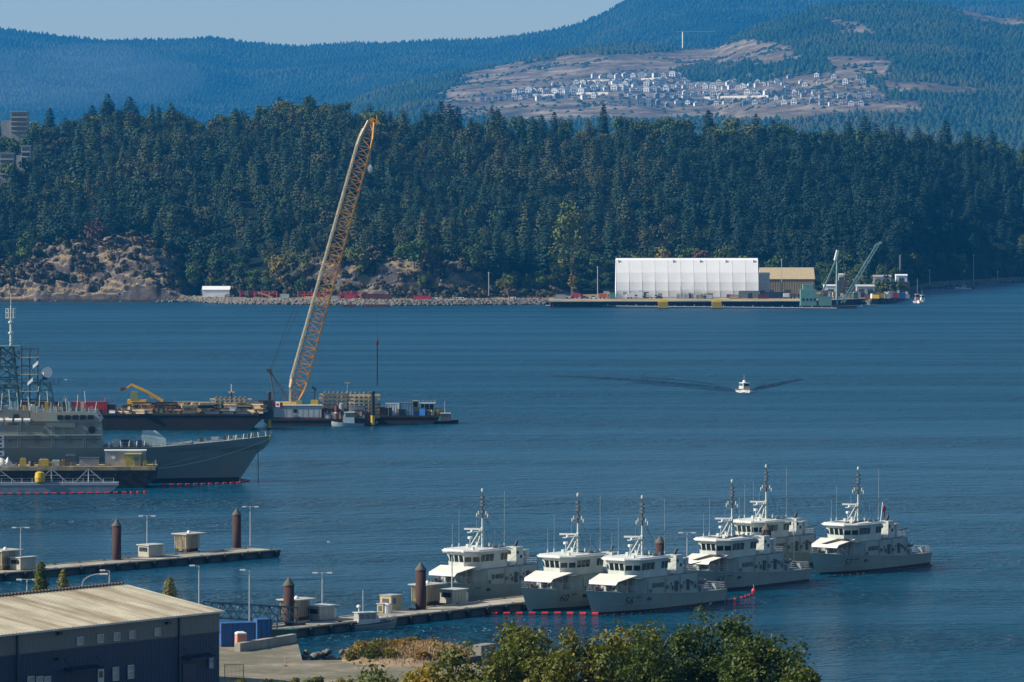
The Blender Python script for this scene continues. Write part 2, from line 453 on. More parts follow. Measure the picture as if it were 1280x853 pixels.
# ---- the wooded far shore
WL = [(-400, 379), (0, 378), (240, 378), (300, 380.5), (500, 382.5), (690, 381), (1090, 381), (1125, 377), (1140, 366), (1165, 359), (1220, 356), (1280, 352), (1600, 343)]
TOP = [(-400, 150), (0, 140), (60, 132), (100, 124), (130, 113), (180, 111), (225, 108), (248, 119), (275, 122), (300, 110), (360, 108), (405, 103),
       (440, 112), (500, 118), (560, 126), (620, 130), (700, 132), (800, 132), (900, 137), (1000, 139), (1100, 143), (1200, 146), (1280, 150), (1700, 175)]
def ysh(c): return 396000.0 / (interp(c, WL) - HOR)
def ycrest(c): return 3520 + 230 * sstep(900, 1250, c)
def bench(c): return interp(c, [(-400, 15), (225, 15), (255, 55), (640, 60), (720, 150), (1060, 170), (1120, 120), (1150, 25), (1600, 25)])
def shore_z(c, Y):
    d = Y - ysh(c)
    if d < 0: return max(-4.0, d * .5), 1.0
    Yc = ycrest(c); x = (c - 640) / F * Y
    zc = CAM_H - (interp(c, TOP) + 44 - HOR) * Yc / F
    b = bench(c)
    z = 3.0 * min(1, d / 6.0)
    bare = 1.0 if d < b * .95 else 0.0
    t = (d - b) / (Yc - ysh(c) - b)
    if t > 0:
        g = min(1.0, t) ** .82
        z += (zc - 3) * g + (3.5 * fbm(x * .012, Y * .012) + 9 * fbm(x * .005, Y * .007, 1.5, 2)) * min(1, t * 4) * (1 - .6 * sstep(.8, 1, t))
        if t > 1: z -= (t - 1) * 220
    # bare rock bluff on the left
    rk = (1 - sstep(205, 250, c))
    if rk > 0:
        h = interp(c, [(-400, 18), (0, 22), (40, 27), (90, 33), (130, 36), (175, 36), (205, 30), (235, 14)])
        f = sstep(0, 85, d)
        top = h * (.25 * sstep(0, 6, d) + .75 * f)
        n1 = noise.ridged_multi_fractal(Vector((x * .018, Y * .015, 2.0)), 1.0, 2.1, 5, 1.0, 2.0)
        n2 = noise.cell(Vector((x * .07, Y * .05, top * .1)))
        amp = min(1, d / 10) * (1 - sstep(105, 150, d))
        dist, pts = noise.voronoi(Vector((x * .055 + .25 * fbm(x * .05, Y * .05), Y * .045, 1.0)))
        crack = max(0, 1 - (dist[1] - dist[0]) * 4.0)
        blk = noise.cell(pts[0] * 7.0)
        d2, p2 = noise.voronoi(Vector((x * .17, Y * .13, 4.0)))
        raw = top + amp * (4.6 * (n1 - 1.0) + 2.2 * (blk - .4) - 2.0 * crack)
        stp = 4.2; q_ = (raw + .16 * x + .9 * fbm(x * .06, Y * .06, 7)) / stp; fr0 = q_ - math.floor(q_)
        raw += amp * (.75 * stp * (fr0 ** 4 - fr0))
        rz = raw + amp * (.45 * (noise.cell(p2[0] * 9.0) - .5) - .8 * max(0, 1 - (d2[1] - d2[0]) * 4) + .7 * fbm(x * .25, Y * .25, 3, 3))
        z = z * (1 - rk) + max(rz, z if d > 95 else .3) * rk
        bare = max(bare, rk * (1 - sstep(90, 125, d + 25 * fbm(x * .03, Y * .03))))
    # low rocky knoll behind the shore road
    kn = sstep(345, 400, c) * (1 - sstep(560, 640, c))
    if kn > 0 and d > 45:
        hh = 13 * kn * sstep(50, 85, d) * (1 - sstep(95, 190, d))
        n1 = noise.ridged_multi_fractal(Vector((x * .04, Y * .04, 5.0)), 1.0, 2.1, 4, 1.0, 2.0)
        z += hh * (.65 + .35 * n1)
        bare = max(bare, kn * (1 - sstep(85, 105, d)) * (1 if fbm(x * .05, Y * .05, 3) > -.25 else .1))
    return z, bare
shorem = terrain_material('shore_ground', (.008, .016, .010), (.035, .034, .036), (.145, .12, .095), .10, (.08, .072, .068), flat=(.26, .195, .105))
_cols = [-240 + 2.0 * i for i in range(245)] + list(range(250, 640, 3)) + list(range(640, 1521, 5))
def _rows(c):
    y0 = ysh(c)
    near = [y0 - 30, y0 - 8] + [y0 + k * 2.0 for k in range(0, 62)]
    last = near[-1]
    return near + [last + (4150 - last) * (i / 52) for i in range(1, 53)]
grid_terrain('far_shore_terrain', _cols, _rows, shore_z, shorem, False)

# ---- far hills
H1P = [(-500, 15), (-100, 20), (0, 26), (50, 33), (90, 37), (130, 40), (200, 41), (240, 40), (265, 38), (300, 44), (345, 48), (380, 50), (430, 46), (500, 44), (560, 42),
       (620, 38), (680, 30), (720, 22), (760, 4), (800, -18), (860, -40), (950, -45), (1050, -40), (1300, -30), (1700, 0)]
H2P = [(330, 165), (400, 133), (440, 120), (480, 104), (520, 93), (560, 84), (620, 73), (700, 56), (760, 47), (850, 52), (895, 50), (930, 30), (980, 12), (1040, -3),
       (1100, -6), (1160, -4), (1210, 4), (1250, 14), (1290, 10), (1400, 22), (1750, 60)]
def hill(prof, Yb, Yc, zb, sd, amp):
    def zf(c, Y):
        t = (Y - Yb) / (Yc - Yb)
        zc = CAM_H - (interp(c, prof) + 10 - HOR) * Yc / F
        x = (c - 640) / F * Y
        if t <= 1: z = zb + (zc - zb) * (max(0, t) ** .9)
        else: z = zc - (t - 1) * (zc - zb) * 1.2
        z += amp * fbm(x * .0018 + sd, Y * .0018, sd) * max(0, 1 - abs(t - .5) * 1.8)
        return z
    return zf
z1 = hill(H1P, 13000, 17500, 40, 1.3, 90)
z2 = hill(H2P, 8000, 12000, 30, 7.7, 36)

def inpoly(x, y, pts):
    r = False; j = len(pts) - 1
    for i in range(len(pts)):
        (xi, yi), (xj, yj) = pts[i], pts[j]
        if (yi > y) != (yj > y) and x < (xj - xi) * (y - yi) / (yj - yi) + xi: r = not r
        j = i
    return r
# cleared ground of the housing estate (outline on the hillside, by sight angle)
CLEAR = [[(545, 132), (556, 112), (580, 96), (620, 84), (660, 74), (700, 68), (790, 68), (850, 63), (880, 55), (930, 52), (985, 66), (975, 80), (900, 79), (835, 88), (862, 102), (930, 104), (1000, 92), (1070, 92), (1100, 112), (1110, 140), (1000, 150), (545, 150)],
         [(925, 50), (985, 55), (1000, 75), (940, 78)], [(1070, 128), (1140, 122), (1150, 138), (1080, 145)],
         [(1025, 22), (1070, 26), (1090, 40), (1050, 42)], [(1190, 8), (1270, 22), (1275, 32), (1210, 26)], [(1105, 100), (1220, 108), (1225, 118), (1110, 114)], [(1030, 70), (1110, 74), (1120, 98), (1040, 92)]]
def proj(c, Y, z): return HOR + (CAM_H - z) * F / Y
def bare2(c, Y, z):
    py = proj(c, Y, z); x = (c - 640) / F * Y
    j = 9 * fbm(x * .006, Y * .006, 4) + 5 * fbm(x * .02, Y * .02, 14, 3)
    return 1.0 if any(inpoly(c + j * 1.5, py + j * .6, p) for p in CLEAR) else 0.0
def z2b(c, Y):
    z = z2(c, Y); return z, bare2(c, Y, z)
def z1b(c, Y): return z1(c, Y), 0.0
hillm = terrain_material('far_hill_ground', (.012, .026, .018), (.05, .047, .038), (.34, .28, .21), .009, (.17, .135, .095), strata=6.0)
grid_terrain('far_ridge_hills', list(range(-360, 1641, 10)), lambda c: [13000 + 4500 * i / 46 for i in range(47)] + [17800, 18300, 19000], z1b, hillm)
grid_terrain('estate_hills', list(range(330, 1601, 5)), lambda c: [8000 + 4000 * i / 110 for i in range(111)] + [12300, 12900], z2b, hillm)

# ---- vegetation geometry
rng = np.random.default_rng(11)
def conifer_geo(h, wd, n, ragged=.45, whorl=1.9, leaf=1.0):
    """Trunk-less conifer crown: n small leaf clumps in drooping whorls round a tapering axis, facing out and up."""
    t = rng.random(n) ** 1.1 * .93 + .07
    wh = np.round(t * h / whorl) * whorl / h
    t = np.clip(wh + rng.normal(0, .016, n), .06, .995)
    az = rng.random(n) * 2 * np.pi
    lump = .76 + .24 * np.sin(az * 3 + wh * 37) * np.cos(az * 2 + wh * 11) + rng.normal(0, .07, n)
    prof = np.where(t < .16, .55 + t * 2.8, 1.0) * (1 - t) ** .36
    r = wd * prof * np.clip(lump, .25, 1.25) * (1 - ragged * rng.random(n) ** 2.5)
    c, s = np.cos(az), np.sin(az)
    ctr = np.stack([r * c, r * s, t * h - .10 * r], 1)
    nn = np.stack([c * .8, s * .8, np.full(n, .62)], 1) + rng.normal(0, .26, (n, 3))
    nn /= np.linalg.norm(nn, axis=1)[:, None]
    q1 = np.stack([-s, c, np.zeros(n)], 1); q1 -= nn * (q1 * nn).sum(1)[:, None]; q1 /= np.linalg.norm(q1, axis=1)[:, None]
    q2 = np.cross(nn, q1)
    sz = leaf * (.55 + .75 * (1 - t)) * (.6 + .7 * rng.random(n)) * h / 26
    a = (q1 * sz[:, None]) * .9; b = (q2 * sz[:, None]) * .62
    v = np.stack([ctr - a - b * .3, ctr - b, ctr + a - b * .1, ctr + b], 1)
    tip = np.array([[[-.35, 0, h * .92], [.35, 0, h * .92], [.06, .05, h * 1.02], [-.06, -.05, h * 1.02]]])
    return np.concatenate([v, tip]).reshape(-1, 3)

def broad_geo(h, wd, n, lobes=9, low=.22, leaf=.5):
    """Broadleaf crown: leaf clumps over several uneven lobes, thicker near their skins."""
    cs = []
    for i in range(lobes):
        a = rng.random() * 6.28; rr = wd * .62 * math.sqrt(rng.random()); z = h * (low + .16 + .6 * rng.random())
        k = 1 - .55 * abs((z / h - .55))
        cs.append((rr * math.cos(a) * k, rr * math.sin(a) * k, z, wd * (.30 + .24 * rng.random()) * k))
    cs.append((0, 0, h * .74, wd * .46))
    cs = np.array(cs)
    wgt = cs[:, 3] ** 2; idx = rng.choice(len(cs), n, p=wgt / wgt.sum())
    d = rng.normal(size=(n, 3)); d /= np.linalg.norm(d, axis=1)[:, None]
    rad = cs[idx, 3] * (1 - .42 * rng.random(n) ** 2.2)
    bump = 1 + .22 * np.sin(d[:, 0] * 7 + idx) * np.sin(d[:, 2] * 8 + idx * 2.1)
    ctr = cs[idx, :3] + d * (rad * bump)[:, None] * np.array([1, 1, .85])
    ctr = ctr[ctr[:, 2] > h * low * .8] if low else ctr
    m = len(ctr); d = d[:m] + rng.normal(0, .38, (m, 3)) + np.array([0, 0, .30])
    d /= np.linalg.norm(d, axis=1)[:, None]
    u = np.cross(d, rng.normal(size=(m, 3))); u /= np.linalg.norm(u, axis=1)[:, None]; q = np.cross(d, u)
    s = leaf * (.6 + .8 * rng.random(m))[:, None]
    v = np.stack([ctr - u * s * .5, ctr + q * s * .42, ctr + u * s * .62, ctr - q * s * .42], 1)
    return v.reshape(-1, 3)

def quads(nv): return np.arange(nv).reshape(-1, 4)

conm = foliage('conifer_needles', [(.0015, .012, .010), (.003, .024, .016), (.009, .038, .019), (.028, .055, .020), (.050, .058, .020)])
leafm = foliage('broadleaf_leaves', [(.030, .065, .016), (.055, .10, .018), (.11, .12, .022), (.20, .15, .02)])

# ---- forest: the 300 trees that show largest stand alone, the rest is one wood
forest_pts = []
x = -560.0
while x < 600:
    y = 2700.0
    while y < 3900:
        X = x + rng.uniform(-6.5, 6.5); Y = y + rng.uniform(-6.5, 6.5)
        c = 640 + X / Y * F
        if -200 < c < 1480:
            d = Y - ysh(c)
            if d > bench(c) * .92 and Y < ycrest(c) + 60:
                z, bare = shore_z(c, Y)
                if bare < .3 or rng.random() < .05: forest_pts.append((X, Y, z, c, d - bench(c)))
        y += 16.0
    x += 15.0
conifers = []
for k in range(8):
    h = 1.0
    conifers.append(conifer_geo([27, 24, 29, 25, 22, 28, 24, 26][k], [7.2, 8.6, 6.2, 7.8, 9.2, 6.8, 8.6, 7.4][k], 1100, [.35, .5, .45, .6, .5, .4, .55, .3][k]))
rounds = [broad_geo(21, 9.5, 1000, 16, .10, 1.35) for k in range(4)]
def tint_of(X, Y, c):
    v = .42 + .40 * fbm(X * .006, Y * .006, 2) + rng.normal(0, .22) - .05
    v -= .50 * sstep(760, 960, c)  # crowns darken to the right: hillside shade put into the needle colour
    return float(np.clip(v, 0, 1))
inview = [p for p in forest_pts if -10 < p[3] < 1290]
# those standing at the wood's lower edge and those on the skyline show the most
inview.sort(key=lambda p: min(p[4], abs(ycrest(p[3]) - 10 - p[1]) * 1.6))
front = set(id(p) for p in inview[:300])
proto = {}
def proto_mesh(kind, k):
    if (kind, k) in proto: return proto[kind, k]
    v = (conifers if kind == 'c' else rounds)[k]
    nq = len(v)
    tr = np.array([[-.35, -.35, -2], [.35, -.35, -2], [.35, .35, -2], [-.35, .35, -2], [-.1, -.1, 17], [.1, -.1, 17], [.1, .1, 17], [-.1, .1, 17]], float)
    vs = np.concatenate([v, tr])
    fs = np.concatenate([quads(nq), nq + np.array([[0, 1, 5, 4], [1, 2, 6, 5], [2, 3, 7, 6], [3, 0, 4, 7]])])
    o = np_mesh('pine_tree' if kind == 'c' else 'broadleaf_tree', vs, fs, [conm if kind == 'c' else leafm, barkm], np.full(len(vs), .05 + .12 * k))
    mi = np.zeros(len(fs), np.int32); mi[-4:] = 1
    o.data.polygons.foreach_set('material_index', mi)
    me = o.data; bpy.data.objects.remove(o)
    proto[kind, k] = me
    return me
mv, mt = [], []
for p in forest_pts:
    X, Y, z, c, e = p
    rnd = rng.random() < .58 + (.28 if e < 40 else 0) + (.10 if c < 350 else 0)
    hgt = (.50 + .55 * rng.random() ** 1.3 + .30 * max(-.6, fbm(X * .011, Y * .011, 6, 2)) + (.25 if rng.random() < .06 else 0)) * (1.0 if not rnd else .9) * (1 - .12 * sstep(1050, 1280, c))
    if e < 12: hgt *= .75
    hgt = float(np.clip(hgt, .45, 1.12 if abs(ycrest(c) - Y) > 120 else .98))
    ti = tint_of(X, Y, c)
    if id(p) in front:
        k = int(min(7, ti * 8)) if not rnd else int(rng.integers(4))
        nm = 'broadleaf_tree' if rnd else 'pine_tree'
        o = bpy.data.objects.new(nm, proto_mesh('r' if rnd else 'c', k)); COL.objects.link(o)
        o.location = (X, Y, z - .5); o.scale = (hgt * (.85 + .4 * rng.random()),) * 2 + (hgt,); o.rotation_euler = (0, 0, rng.random() * 6.28)
        if e < abs(ycrest(c) - Y):
            if rnd: tag(o, 'olive green broadleaf tree among others along the lower edge of the far wood', 'tree', 'broadleaf trees at the foot of the wood')
            else: tag(o, 'dark conifer among others along the lower edge of the far wood', 'tree', 'conifers at the foot of the wood')
        else:
            if rnd: tag(o, 'rounded tree among the conifers on the skyline of the wooded ridge', 'tree', 'rounded trees on the wooded skyline')
            else: tag(o, 'dark conifer pointing up on the skyline of the wooded ridge', 'tree', 'conifers on the wooded skyline')
    else:
        v = rounds[int(rng.integers(4))] if rnd else conifers[int(rng.integers(8))]
        nq = len(v) // 4
        pick = rng.permutation(nq)[:int(nq * (.8 if e < 260 else .7))]
        v = v.reshape(-1, 4, 3)[pick].reshape(-1, 3)
        a = rng.random() * 6.28; ca, sa = math.cos(a), math.sin(a); wsc = hgt * (.85 + .4 * rng.random())
        q = np.stack([(v[:, 0] * ca - v[:, 1] * sa) * wsc + X, (v[:, 0] * sa + v[:, 1] * ca) * wsc + Y, v[:, 2] * hgt + z - .5], 1)
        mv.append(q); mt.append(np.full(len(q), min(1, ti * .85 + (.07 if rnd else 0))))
mv = np.concatenate(mv); mt = np.concatenate(mt)
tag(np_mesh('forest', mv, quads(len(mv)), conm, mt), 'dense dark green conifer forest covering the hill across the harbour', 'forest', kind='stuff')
print('forest', len(forest_pts), 'faces', len(mv) // 4)

# ---- woods on the far hills: small spiky crowns, one mass per hill
def far_cone(h, r):
    vs, fs = [], []
    for lv, (z0, z1, r0) in enumerate(((.05, .62, 1.0), (.34, .84, .72), (.62, 1.0, .42))):
        o = len(vs); a0 = rng.random() * 6
        for i in range(5):
            a = a0 + i * 1.2566; q = r * r0 * (.7 + .5 * rng.random())
            vs.append((q * math.cos(a), q * math.sin(a), h * (z0 + rng.uniform(-.03, .03))))
        vs.append((0, 0, h * z1))
        for i in range(5): fs.append((o + i, o + (i + 1) % 5, o + 5))
    return np.array(vs), np.array(fs)
cones = [far_cone(1, 1) for i in range(10)]
def far_wood(name, zf, bf, c0, c1, y0, y1, step, label, tlo, thi):
    vs, fs, ts = [], [], []; o = 0
    Y = y0
    while Y < y1:
        X = (c0 - 640) / F * Y
        while X < (c1 - 640) / F * Y:
            x_ = X + rng.uniform(-.5, .5) * step; y_ = Y + rng.uniform(-.5, .5) * step
            c = 640 + x_ / y_ * F
            z = zf(c, y_)
            X += step
            if z < 12: continue
            bare = bf(c, y_, z)
            if bare > .5 and fbm(x_ * .006, y_ * .006, 8) < .30 and rng.random() > (.13 if 97 < proj(c, y_, z) < 140 else .04): continue
            v, f = cones[int(rng.integers(10))]
            h = rng.uniform(10, 14.5) * (1 + .35 * fbm(x_ * .01, y_ * .01, 3, 2)) * (.45 if bare > .5 else 1); r = rng.uniform(6.0, 10.0)
            vs.append(v * np.array([r, r, h]) + np.array([x_, y_, z - 1.5])); fs.append(f + o); o += len(v)
            ts.append(np.full(len(v), np.clip(rng.normal(.35, .09) + .42 * fbm(x_ * .0022, y_ * .0022) + .2 * fbm(x_ * .009, y_ * .009, 5, 2), tlo, thi)))
        Y += step * 1.9
    ob = np_mesh(name, np.concatenate(vs), np.concatenate(fs), conm, np.concatenate(ts))
    tag(ob, label, 'forest', kind='stuff')
    print(name, len(vs))
far_wood('ridge_forest', z1, lambda c, Y, z: 0, -330, 1400, 13600, 17650, 16.5, 'hazy blue forest on the farthest ridge under the sky', 0, .8)
far_wood('estate_forest', z2, bare2, 370, 1560, 8500, 12150, 13.5, 'blue green forest around the housing estate on the hill', 0, .8)

def hill_at(px, py, zf=z2, y0=8200, y1=11980):
    """Point of the estate hill seen at (px, py)."""
    lo, hi = y0, y1
    best = None
    n = 240
    for i in range(n):
        Y = lo + (hi - lo) * i / n
        z = zf(px, Y)
        if proj(px, Y, z) <= py: best = (Y, z); break
    if best is None: best = (hi, zf(px, hi))
    return Vector(((px - 640) / F * best[0], best[0], best[1]))

# ---- the near shore: quay and the hillside below the camera
quaym = mat('quay_concrete', (.235, .205, .15), .95, var=.3, scale=.22, bump=.01, second=(.12, .115, .07), amount=.55)
g = MB()
a, b_, c_, d_, e_, f_ = P(372, 803, 3), P(378, 826, 3), P(486, 824, 3), P(584, 809, 3), P(586, 826, 3), P(640, 853, 3)
g.prism([(-220, 500), (220, 500), (220, 600), (40, 606), (f_.x, f_.y), (e_.x, e_.y), (d_.x - .6, d_.y), (d_.x - 4, d_.y + .8), (c_.x, c_.y), (b_.x, b_.y), (a.x, a.y), (-44, 676), (-46, 704), (-58, 722), (-220, 735)], -4.5, 3)
tag(g.build('ground', quaym), kind='structure')
slopem = terrain_material('hillside_ground', (.05, .055, .022), (.12, .10, .05), (.18, .15, .07), .3)
vs = []; tt = []
nx, ny = 56, 48
for i in range(nx):
    for j in range(ny):
        X = -220 + 440 * i / (nx - 1); Y = -140 + 720 * j / (ny - 1)
        z = 3.02 + max(0, (580 - Y) / 580) ** 1.15 * 46 + (0.8 * fbm(X * .05, Y * .05) if Y < 560 else 0)
        vs.append((X, Y, z)); tt.append(sstep(-.1, .3, fbm(X * .06, Y * .06, 9)))
fs = np.array([(i * ny + j, (i + 1) * ny + j, (i + 1) * ny + j + 1, i * ny + j + 1) for i in range(nx - 1) for j in range(ny - 1)])
tag(np_mesh('hillside', np.array(vs), fs, slopem, np.array(tt), True), kind='structure')
def slope_z(X, Y): return 3.02 + max(0, (580 - Y) / 580) ** 1.15 * 46

# ---- air: one even box of haze round everything but the sky
hb = MB(); hb.box(-5600, 5600, -400, 19600, -6.2, 900)
hz = hb.build('haze', bpy.data.materials.new('pale_air')); tag(hz, kind='stuff')
hm = hz.data.materials[0]; hm.use_nodes = True
hn = hm.node_tree; hn.nodes.remove(hn.nodes['Principled BSDF'])
pv = hn.nodes.new('ShaderNodeVolumePrincipled')
pv.inputs['Color'].default_value = (.03, .39, 1.0, 1)
pv.inputs['Density'].default_value = 3.8e-5
pv.inputs['Anisotropy'].default_value = 0.1
hn.links.new(pv.outputs[0], hn.nodes['Material Output'].inputs['Volume'])
# ================================================================== THE PATROL BOATS
# local axes: +x towards the bow (stem head at x = 0, stern at x = -33), +y to port, z from the waterline
SH_L = 33.0
HEAD = math.atan2(-.8, -.6)
def zdeck(L): return 3.85 - 1.75 * min(1, (L / 24.0)) ** .8
def l0(fr): return 2.2 * (1 - fr) ** 1.15          # the stem's rake
def half(L, z):
    fr = min(1, max(0, (z + .7) / (zdeck(L) + .7)))
    a = (L - l0(fr)); u = max(0, a) / (SH_L - l0(fr))
    td = min(1, a / 13.5) if a > 0 else 0; tw = min(1, a / 15.0) if a > 0 else 0
    bd = 4.15 * (1 - (1 - td) ** 2.3); bw = 3.55 * (1 - (1 - tw) ** 1.7)
    k = 1 - .06 * sstep(22, 33, L)
    return (bw + (bd - bw) * fr ** 1.15) * k
def ship_hull(z_lo, z_hi=None, nlev=7):
    """Rings from port rail round the keel to the starboard rail."""
    m = MB(); rings = []
    NU = 30
    for i in range(NU + 1):
        u = (i / NU) ** 1.35
        ring = []
        for j in range(nlev + 1):
            fr = 1 - j / nlev
            L = l0(fr) + (SH_L - l0(fr)) * u
            zz = -.7 + fr * (zdeck(L) + .7)
            ring.append((-L, half(L, zz), zz))
        ring += [(x, -y, z) for x, y, z in reversed(ring)]
        rings.append(ring)
    m.loft(rings, close=False, caps=True)
    # deck
    for i in range(NU):
        a, b = rings[i], rings[i + 1]
        m.add([(a[0][0], a[0][1], a[0][2] - .02), (b[0][0], b[0][1], b[0][2] - .02), (b[-1][0], b[-1][1], b[-1][2] - .02), (a[-1][0], a[-1][1], a[-1][2] - .02)], [(3, 2, 1, 0)])
        m.m[-1] = 1
    return m
def side_strip(L0, L1, za, zb, off=.03, n=16, side=1):
    m = MB(); vs = []
    for i in range(n + 1):
        L = L0 + (L1 - L0) * i / n
        for z in (za, zb): vs.append((-L, side * (half(L, z) + off), z))
    m.add(vs, [(2 * i, 2 * i + 2, 2 * i + 3, 2 * i + 1) for i in range(n)])
    return m
def hull_text(s, L, z, size, mtl, parent):
    vs, fs = text_verts(s, size)
    m = MB(); out = []
    for x, y, _ in vs:
        LL = L + x * 1.0; zz = z + y
        out.append((-LL, half(LL, zz) + .035, zz))
    m.add(out, fs)
    o = m.build('hull_number', mtl, parent)
    return o
def rail(m, pts, h=1.0, n_mid=2, post=.035, gap=1.6):
    """Guard rail along a polyline on deck."""
    for a, b in zip(pts, pts[1:]):
        a = Vector(a); b = Vector(b); d = b - a; k = max(1, round(d.length / gap))
        for i in range(k + 1):
            p = a + d * i / k; m.bar(p, p + Vector((0, 0, h)), post)
        for j in range(n_mid + 1):
            z = h * (j + 1) / (n_mid + 1)
            m.bar(a + Vector((0, 0, z)), b + Vector((0, 0, z)), post * .8)
def win_pane(m, p0, p1, z0, z1, lean, off=.03, mg=.12):
    """One window in the wall from p0 to p1 (plan), leaning out by lean at the top of the band."""
    p0 = Vector((*p0, 0)); p1 = Vector((*p1, 0)); d = (p1 - p0).normalized(); n = Vector((d.y, -d.x, 0))
    if n.dot((p0 + p1) / 2 - Vector((-13, 0, 0))) < 0: n = -n
    a = p0 + d * mg; b = p1 - d * mg
    q = [a + n * (off), b + n * (off), b + n * (off + lean), a + n * (off + lean)]
    zs = [z0, z0, z1, z1]
    vs = [(v.x, v.y, z) for v, z in zip(q, zs)]
    vs += [(v.x - n.x * .06, v.y - n.y * .06, z) for v, z in zip(q, zs)]
    m.add(vs, [(0, 1, 2, 3), (7, 6, 5, 4), (0, 4, 5, 1), (1, 5, 6, 2), (2, 6, 7, 3), (3, 7, 4, 0)])

def make_patrol_boat():
    t = thing('patrol_boat', 'grey patrol boat', 'patrol boat')
    hull = ship_hull(-.7).build('hull', [hullgrey, deckgrey], t, True)
    for p in hull.data.polygons:
        if p.material_index == 1 or len(p.vertices) > 4: p.use_smooth = False
    m = side_strip(2.5, 32.8, -.25, .28); m2 = side_strip(2.5, 32.8, -.25, .28, side=-1); m.add(m2.v, [q[::-1] for q in m2.f]); m.build('boot_stripe', bootred, hull)
    # pale rubbing strake along the side and the sheer
    m = MB()
    for sd in (1, -1):
        pts = [(-L, sd * (half(L, zdeck(L) - .08) + .03), zdeck(L) - .06) for L in [0.2 + 32.6 * i / 24 for i in range(25)]]
        m = MB(); m.path(pts, .07); m.build('rubbing_strake', hullgrey, hull)
        pts = [(-L, sd * (half(L, zdeck(L) * .40) + .02), zdeck(L) * .40) for L in [3.0 + 10 * i / 10 for i in range(11)]]
        m = MB(); m.path(pts, .05); m.build('spray_rail', hullgrey, hull)
    # anchor pocket and scuttle openings on the bow
    m = MB(); yb = half(4.4, 2.0); m.box(-5.0, -4.3, yb - .1, yb + .12, 2.35, 2.8); m.build('anchor', dksteel, hull)
    m = MB()
    for L, z, wd, h in ((11.6, 2.0, .9, .5), (9.4, 2.35, 1.6, .12)):
        y = half(L, z); m.box(-L - wd / 2, -L + wd / 2, y - .1, y + .05, z - h / 2, z + h / 2)
    build_pieces(m, 'hull_opening', black, hull)
    # superstructure: deckhouse flush with the side, stepping down aft
    def plan(w, xf, xa, ch): return [(xf, -w + ch), (xf, w - ch), (xf - ch * 1.1, w), (xa, w), (xa, -w), (xf - ch * 1.1, -w)]
    m = MB(); m.prism(plan(3.75, -9.2, -25.2, 1.5), 2.1, 5.15, .015); dh = m.build('deckhouse', hullgrey, t)
    m = MB(); m.box(-25.3, -9.0, -3.62, 3.62, 5.153, 5.2); m.build('upper_deck', deckgrey, dh)
    m = MB()
    for L in (13.0, 14.1, 15.2): m.box(-L - .42, -L + .42, 3.66, 3.80, 3.55, 4.25)
    for L in (17.6, 19.6, 21.2, 23.0): m.lathe([(.18, 0), (.18, .05)], n=10); m.v[-20:] = [(-L + x, 3.75 + z, 3.9 + y) for x, y, z in m.v[-20:]]
    build_pieces(m, 'deckhouse_window', dkglass, dh)
    for L in (19.0, 22.2):
        m = MB(); m.box(-L - .4, -L + .4, 3.66, 3.81, 2.6, 4.3); m.build('door', mat('dark_door', (.035, .042, .045), .6), dh)
    m = MB()      # hose reels, lockers, vents and pipes on the side wall
    for L, z, sx, sz in ((16.6, 3.2, .5, .5), (18.0, 2.9, .35, .7), (20.5, 3.0, .6, .6), (23.6, 3.4, .7, .5), (24.4, 2.8, .5, .7), (12.0, 2.9, .4, .5)):
        m.box(-L - sx / 2, -L + sx / 2, 3.7, 3.98, z, z + sz)
    for L in (11.2, 16.0, 20.0, 24.9): m.bar((-L, 3.82, 2.4), (-L, 3.82, 5.1), .05)
    build_pieces(m, 'side_fitting', mat('fitting_grey', (.17, .20, .195), .6), dh)
    # bridge: wide wheelhouse with angled front corners
    zb0, zb1 = 5.2, 8.0
    w = 3.15; xf, xa, ch = -8.3, -17.4, 1.75
    low = plan(w, xf, xa, ch); m = MB()
    lean = .38
    def lean_pts(k): return plan(w + .22 * k, xf + lean * k, xa, ch)
    m.loft([[(x, y, zb0) for x, y in lean_pts(0)], [(x, y, 6.35) for x, y in lean_pts(.15)], [(x, y, zb1) for x, y in lean_pts(1)]], close=True)
    br = m.build('bridge', whitegrey, t)
    z0, z1 = 6.42, 7.52
    pl = lean_pts(.2)
    def panes(a, b, n, lo=0, hi=1):
        for i in range(n):
            f0 = lo + (hi - lo) * i / n; f1 = lo + (hi - lo) * (i + 1) / n
            p0 = (a[0] + (b[0] - a[0]) * f0, a[1] + (b[1] - a[1]) * f0); p1 = (a[0] + (b[0] - a[0]) * f1, a[1] + (b[1] - a[1]) * f1)
            mm = MB(); win_pane(mm, p0, p1, z0, z1, .16, .05); mm.build('window', dkglass, br)
    panes(pl[0], pl[1], 3); panes(pl[1], pl[2], 2); panes(pl[5], pl[0], 2)
    panes(pl[2], pl[3], 3, .02, .50); panes(pl[2], pl[3], 2, .74, 1.0); panes(pl[4], pl[5], 5, .1, .95)
    m = MB()     # roof with an overhanging visor
    rp = plan(w + .75, xf + .95, xa - .5, ch + .1)
    m.prism(rp, zb1, zb1 + .16); m.prism([(x * .99 - .12, y * .93) for x, y in rp], zb1 + .163, zb1 + .36, .04)
    m.build('bridge_roof', shiproof, t)
    m = MB()
    m.box(-9.9, -9.5, 1.8, 2.3, 8.36, 8.75); m.bar((-16.6, 2.2, 8.3), (-16.6, 2.2, 8.9), .22, n=8); m.bar((-16.6, -2.2, 8.3), (-16.6, -2.2, 8.9), .22, n=8)
    m.box(-13.3, -12.7, -1.6, -1.1, 8.36, 8.9); m.bar((-15.6, 1.0, 8.3), (-15.6, 1.0, 9.1), .18, n=8); m.bar((-15.3, 1.9, 8.3), (-15.3, 1.9, 8.8), .15, n=8)
    build_pieces(m, 'roof_fitting', whitegrey, t)
    m = MB(); m.box(-17.5, -15.2, -1.2, 2.4, 8.363, 8.43); m.build('roof_mat', black, t)
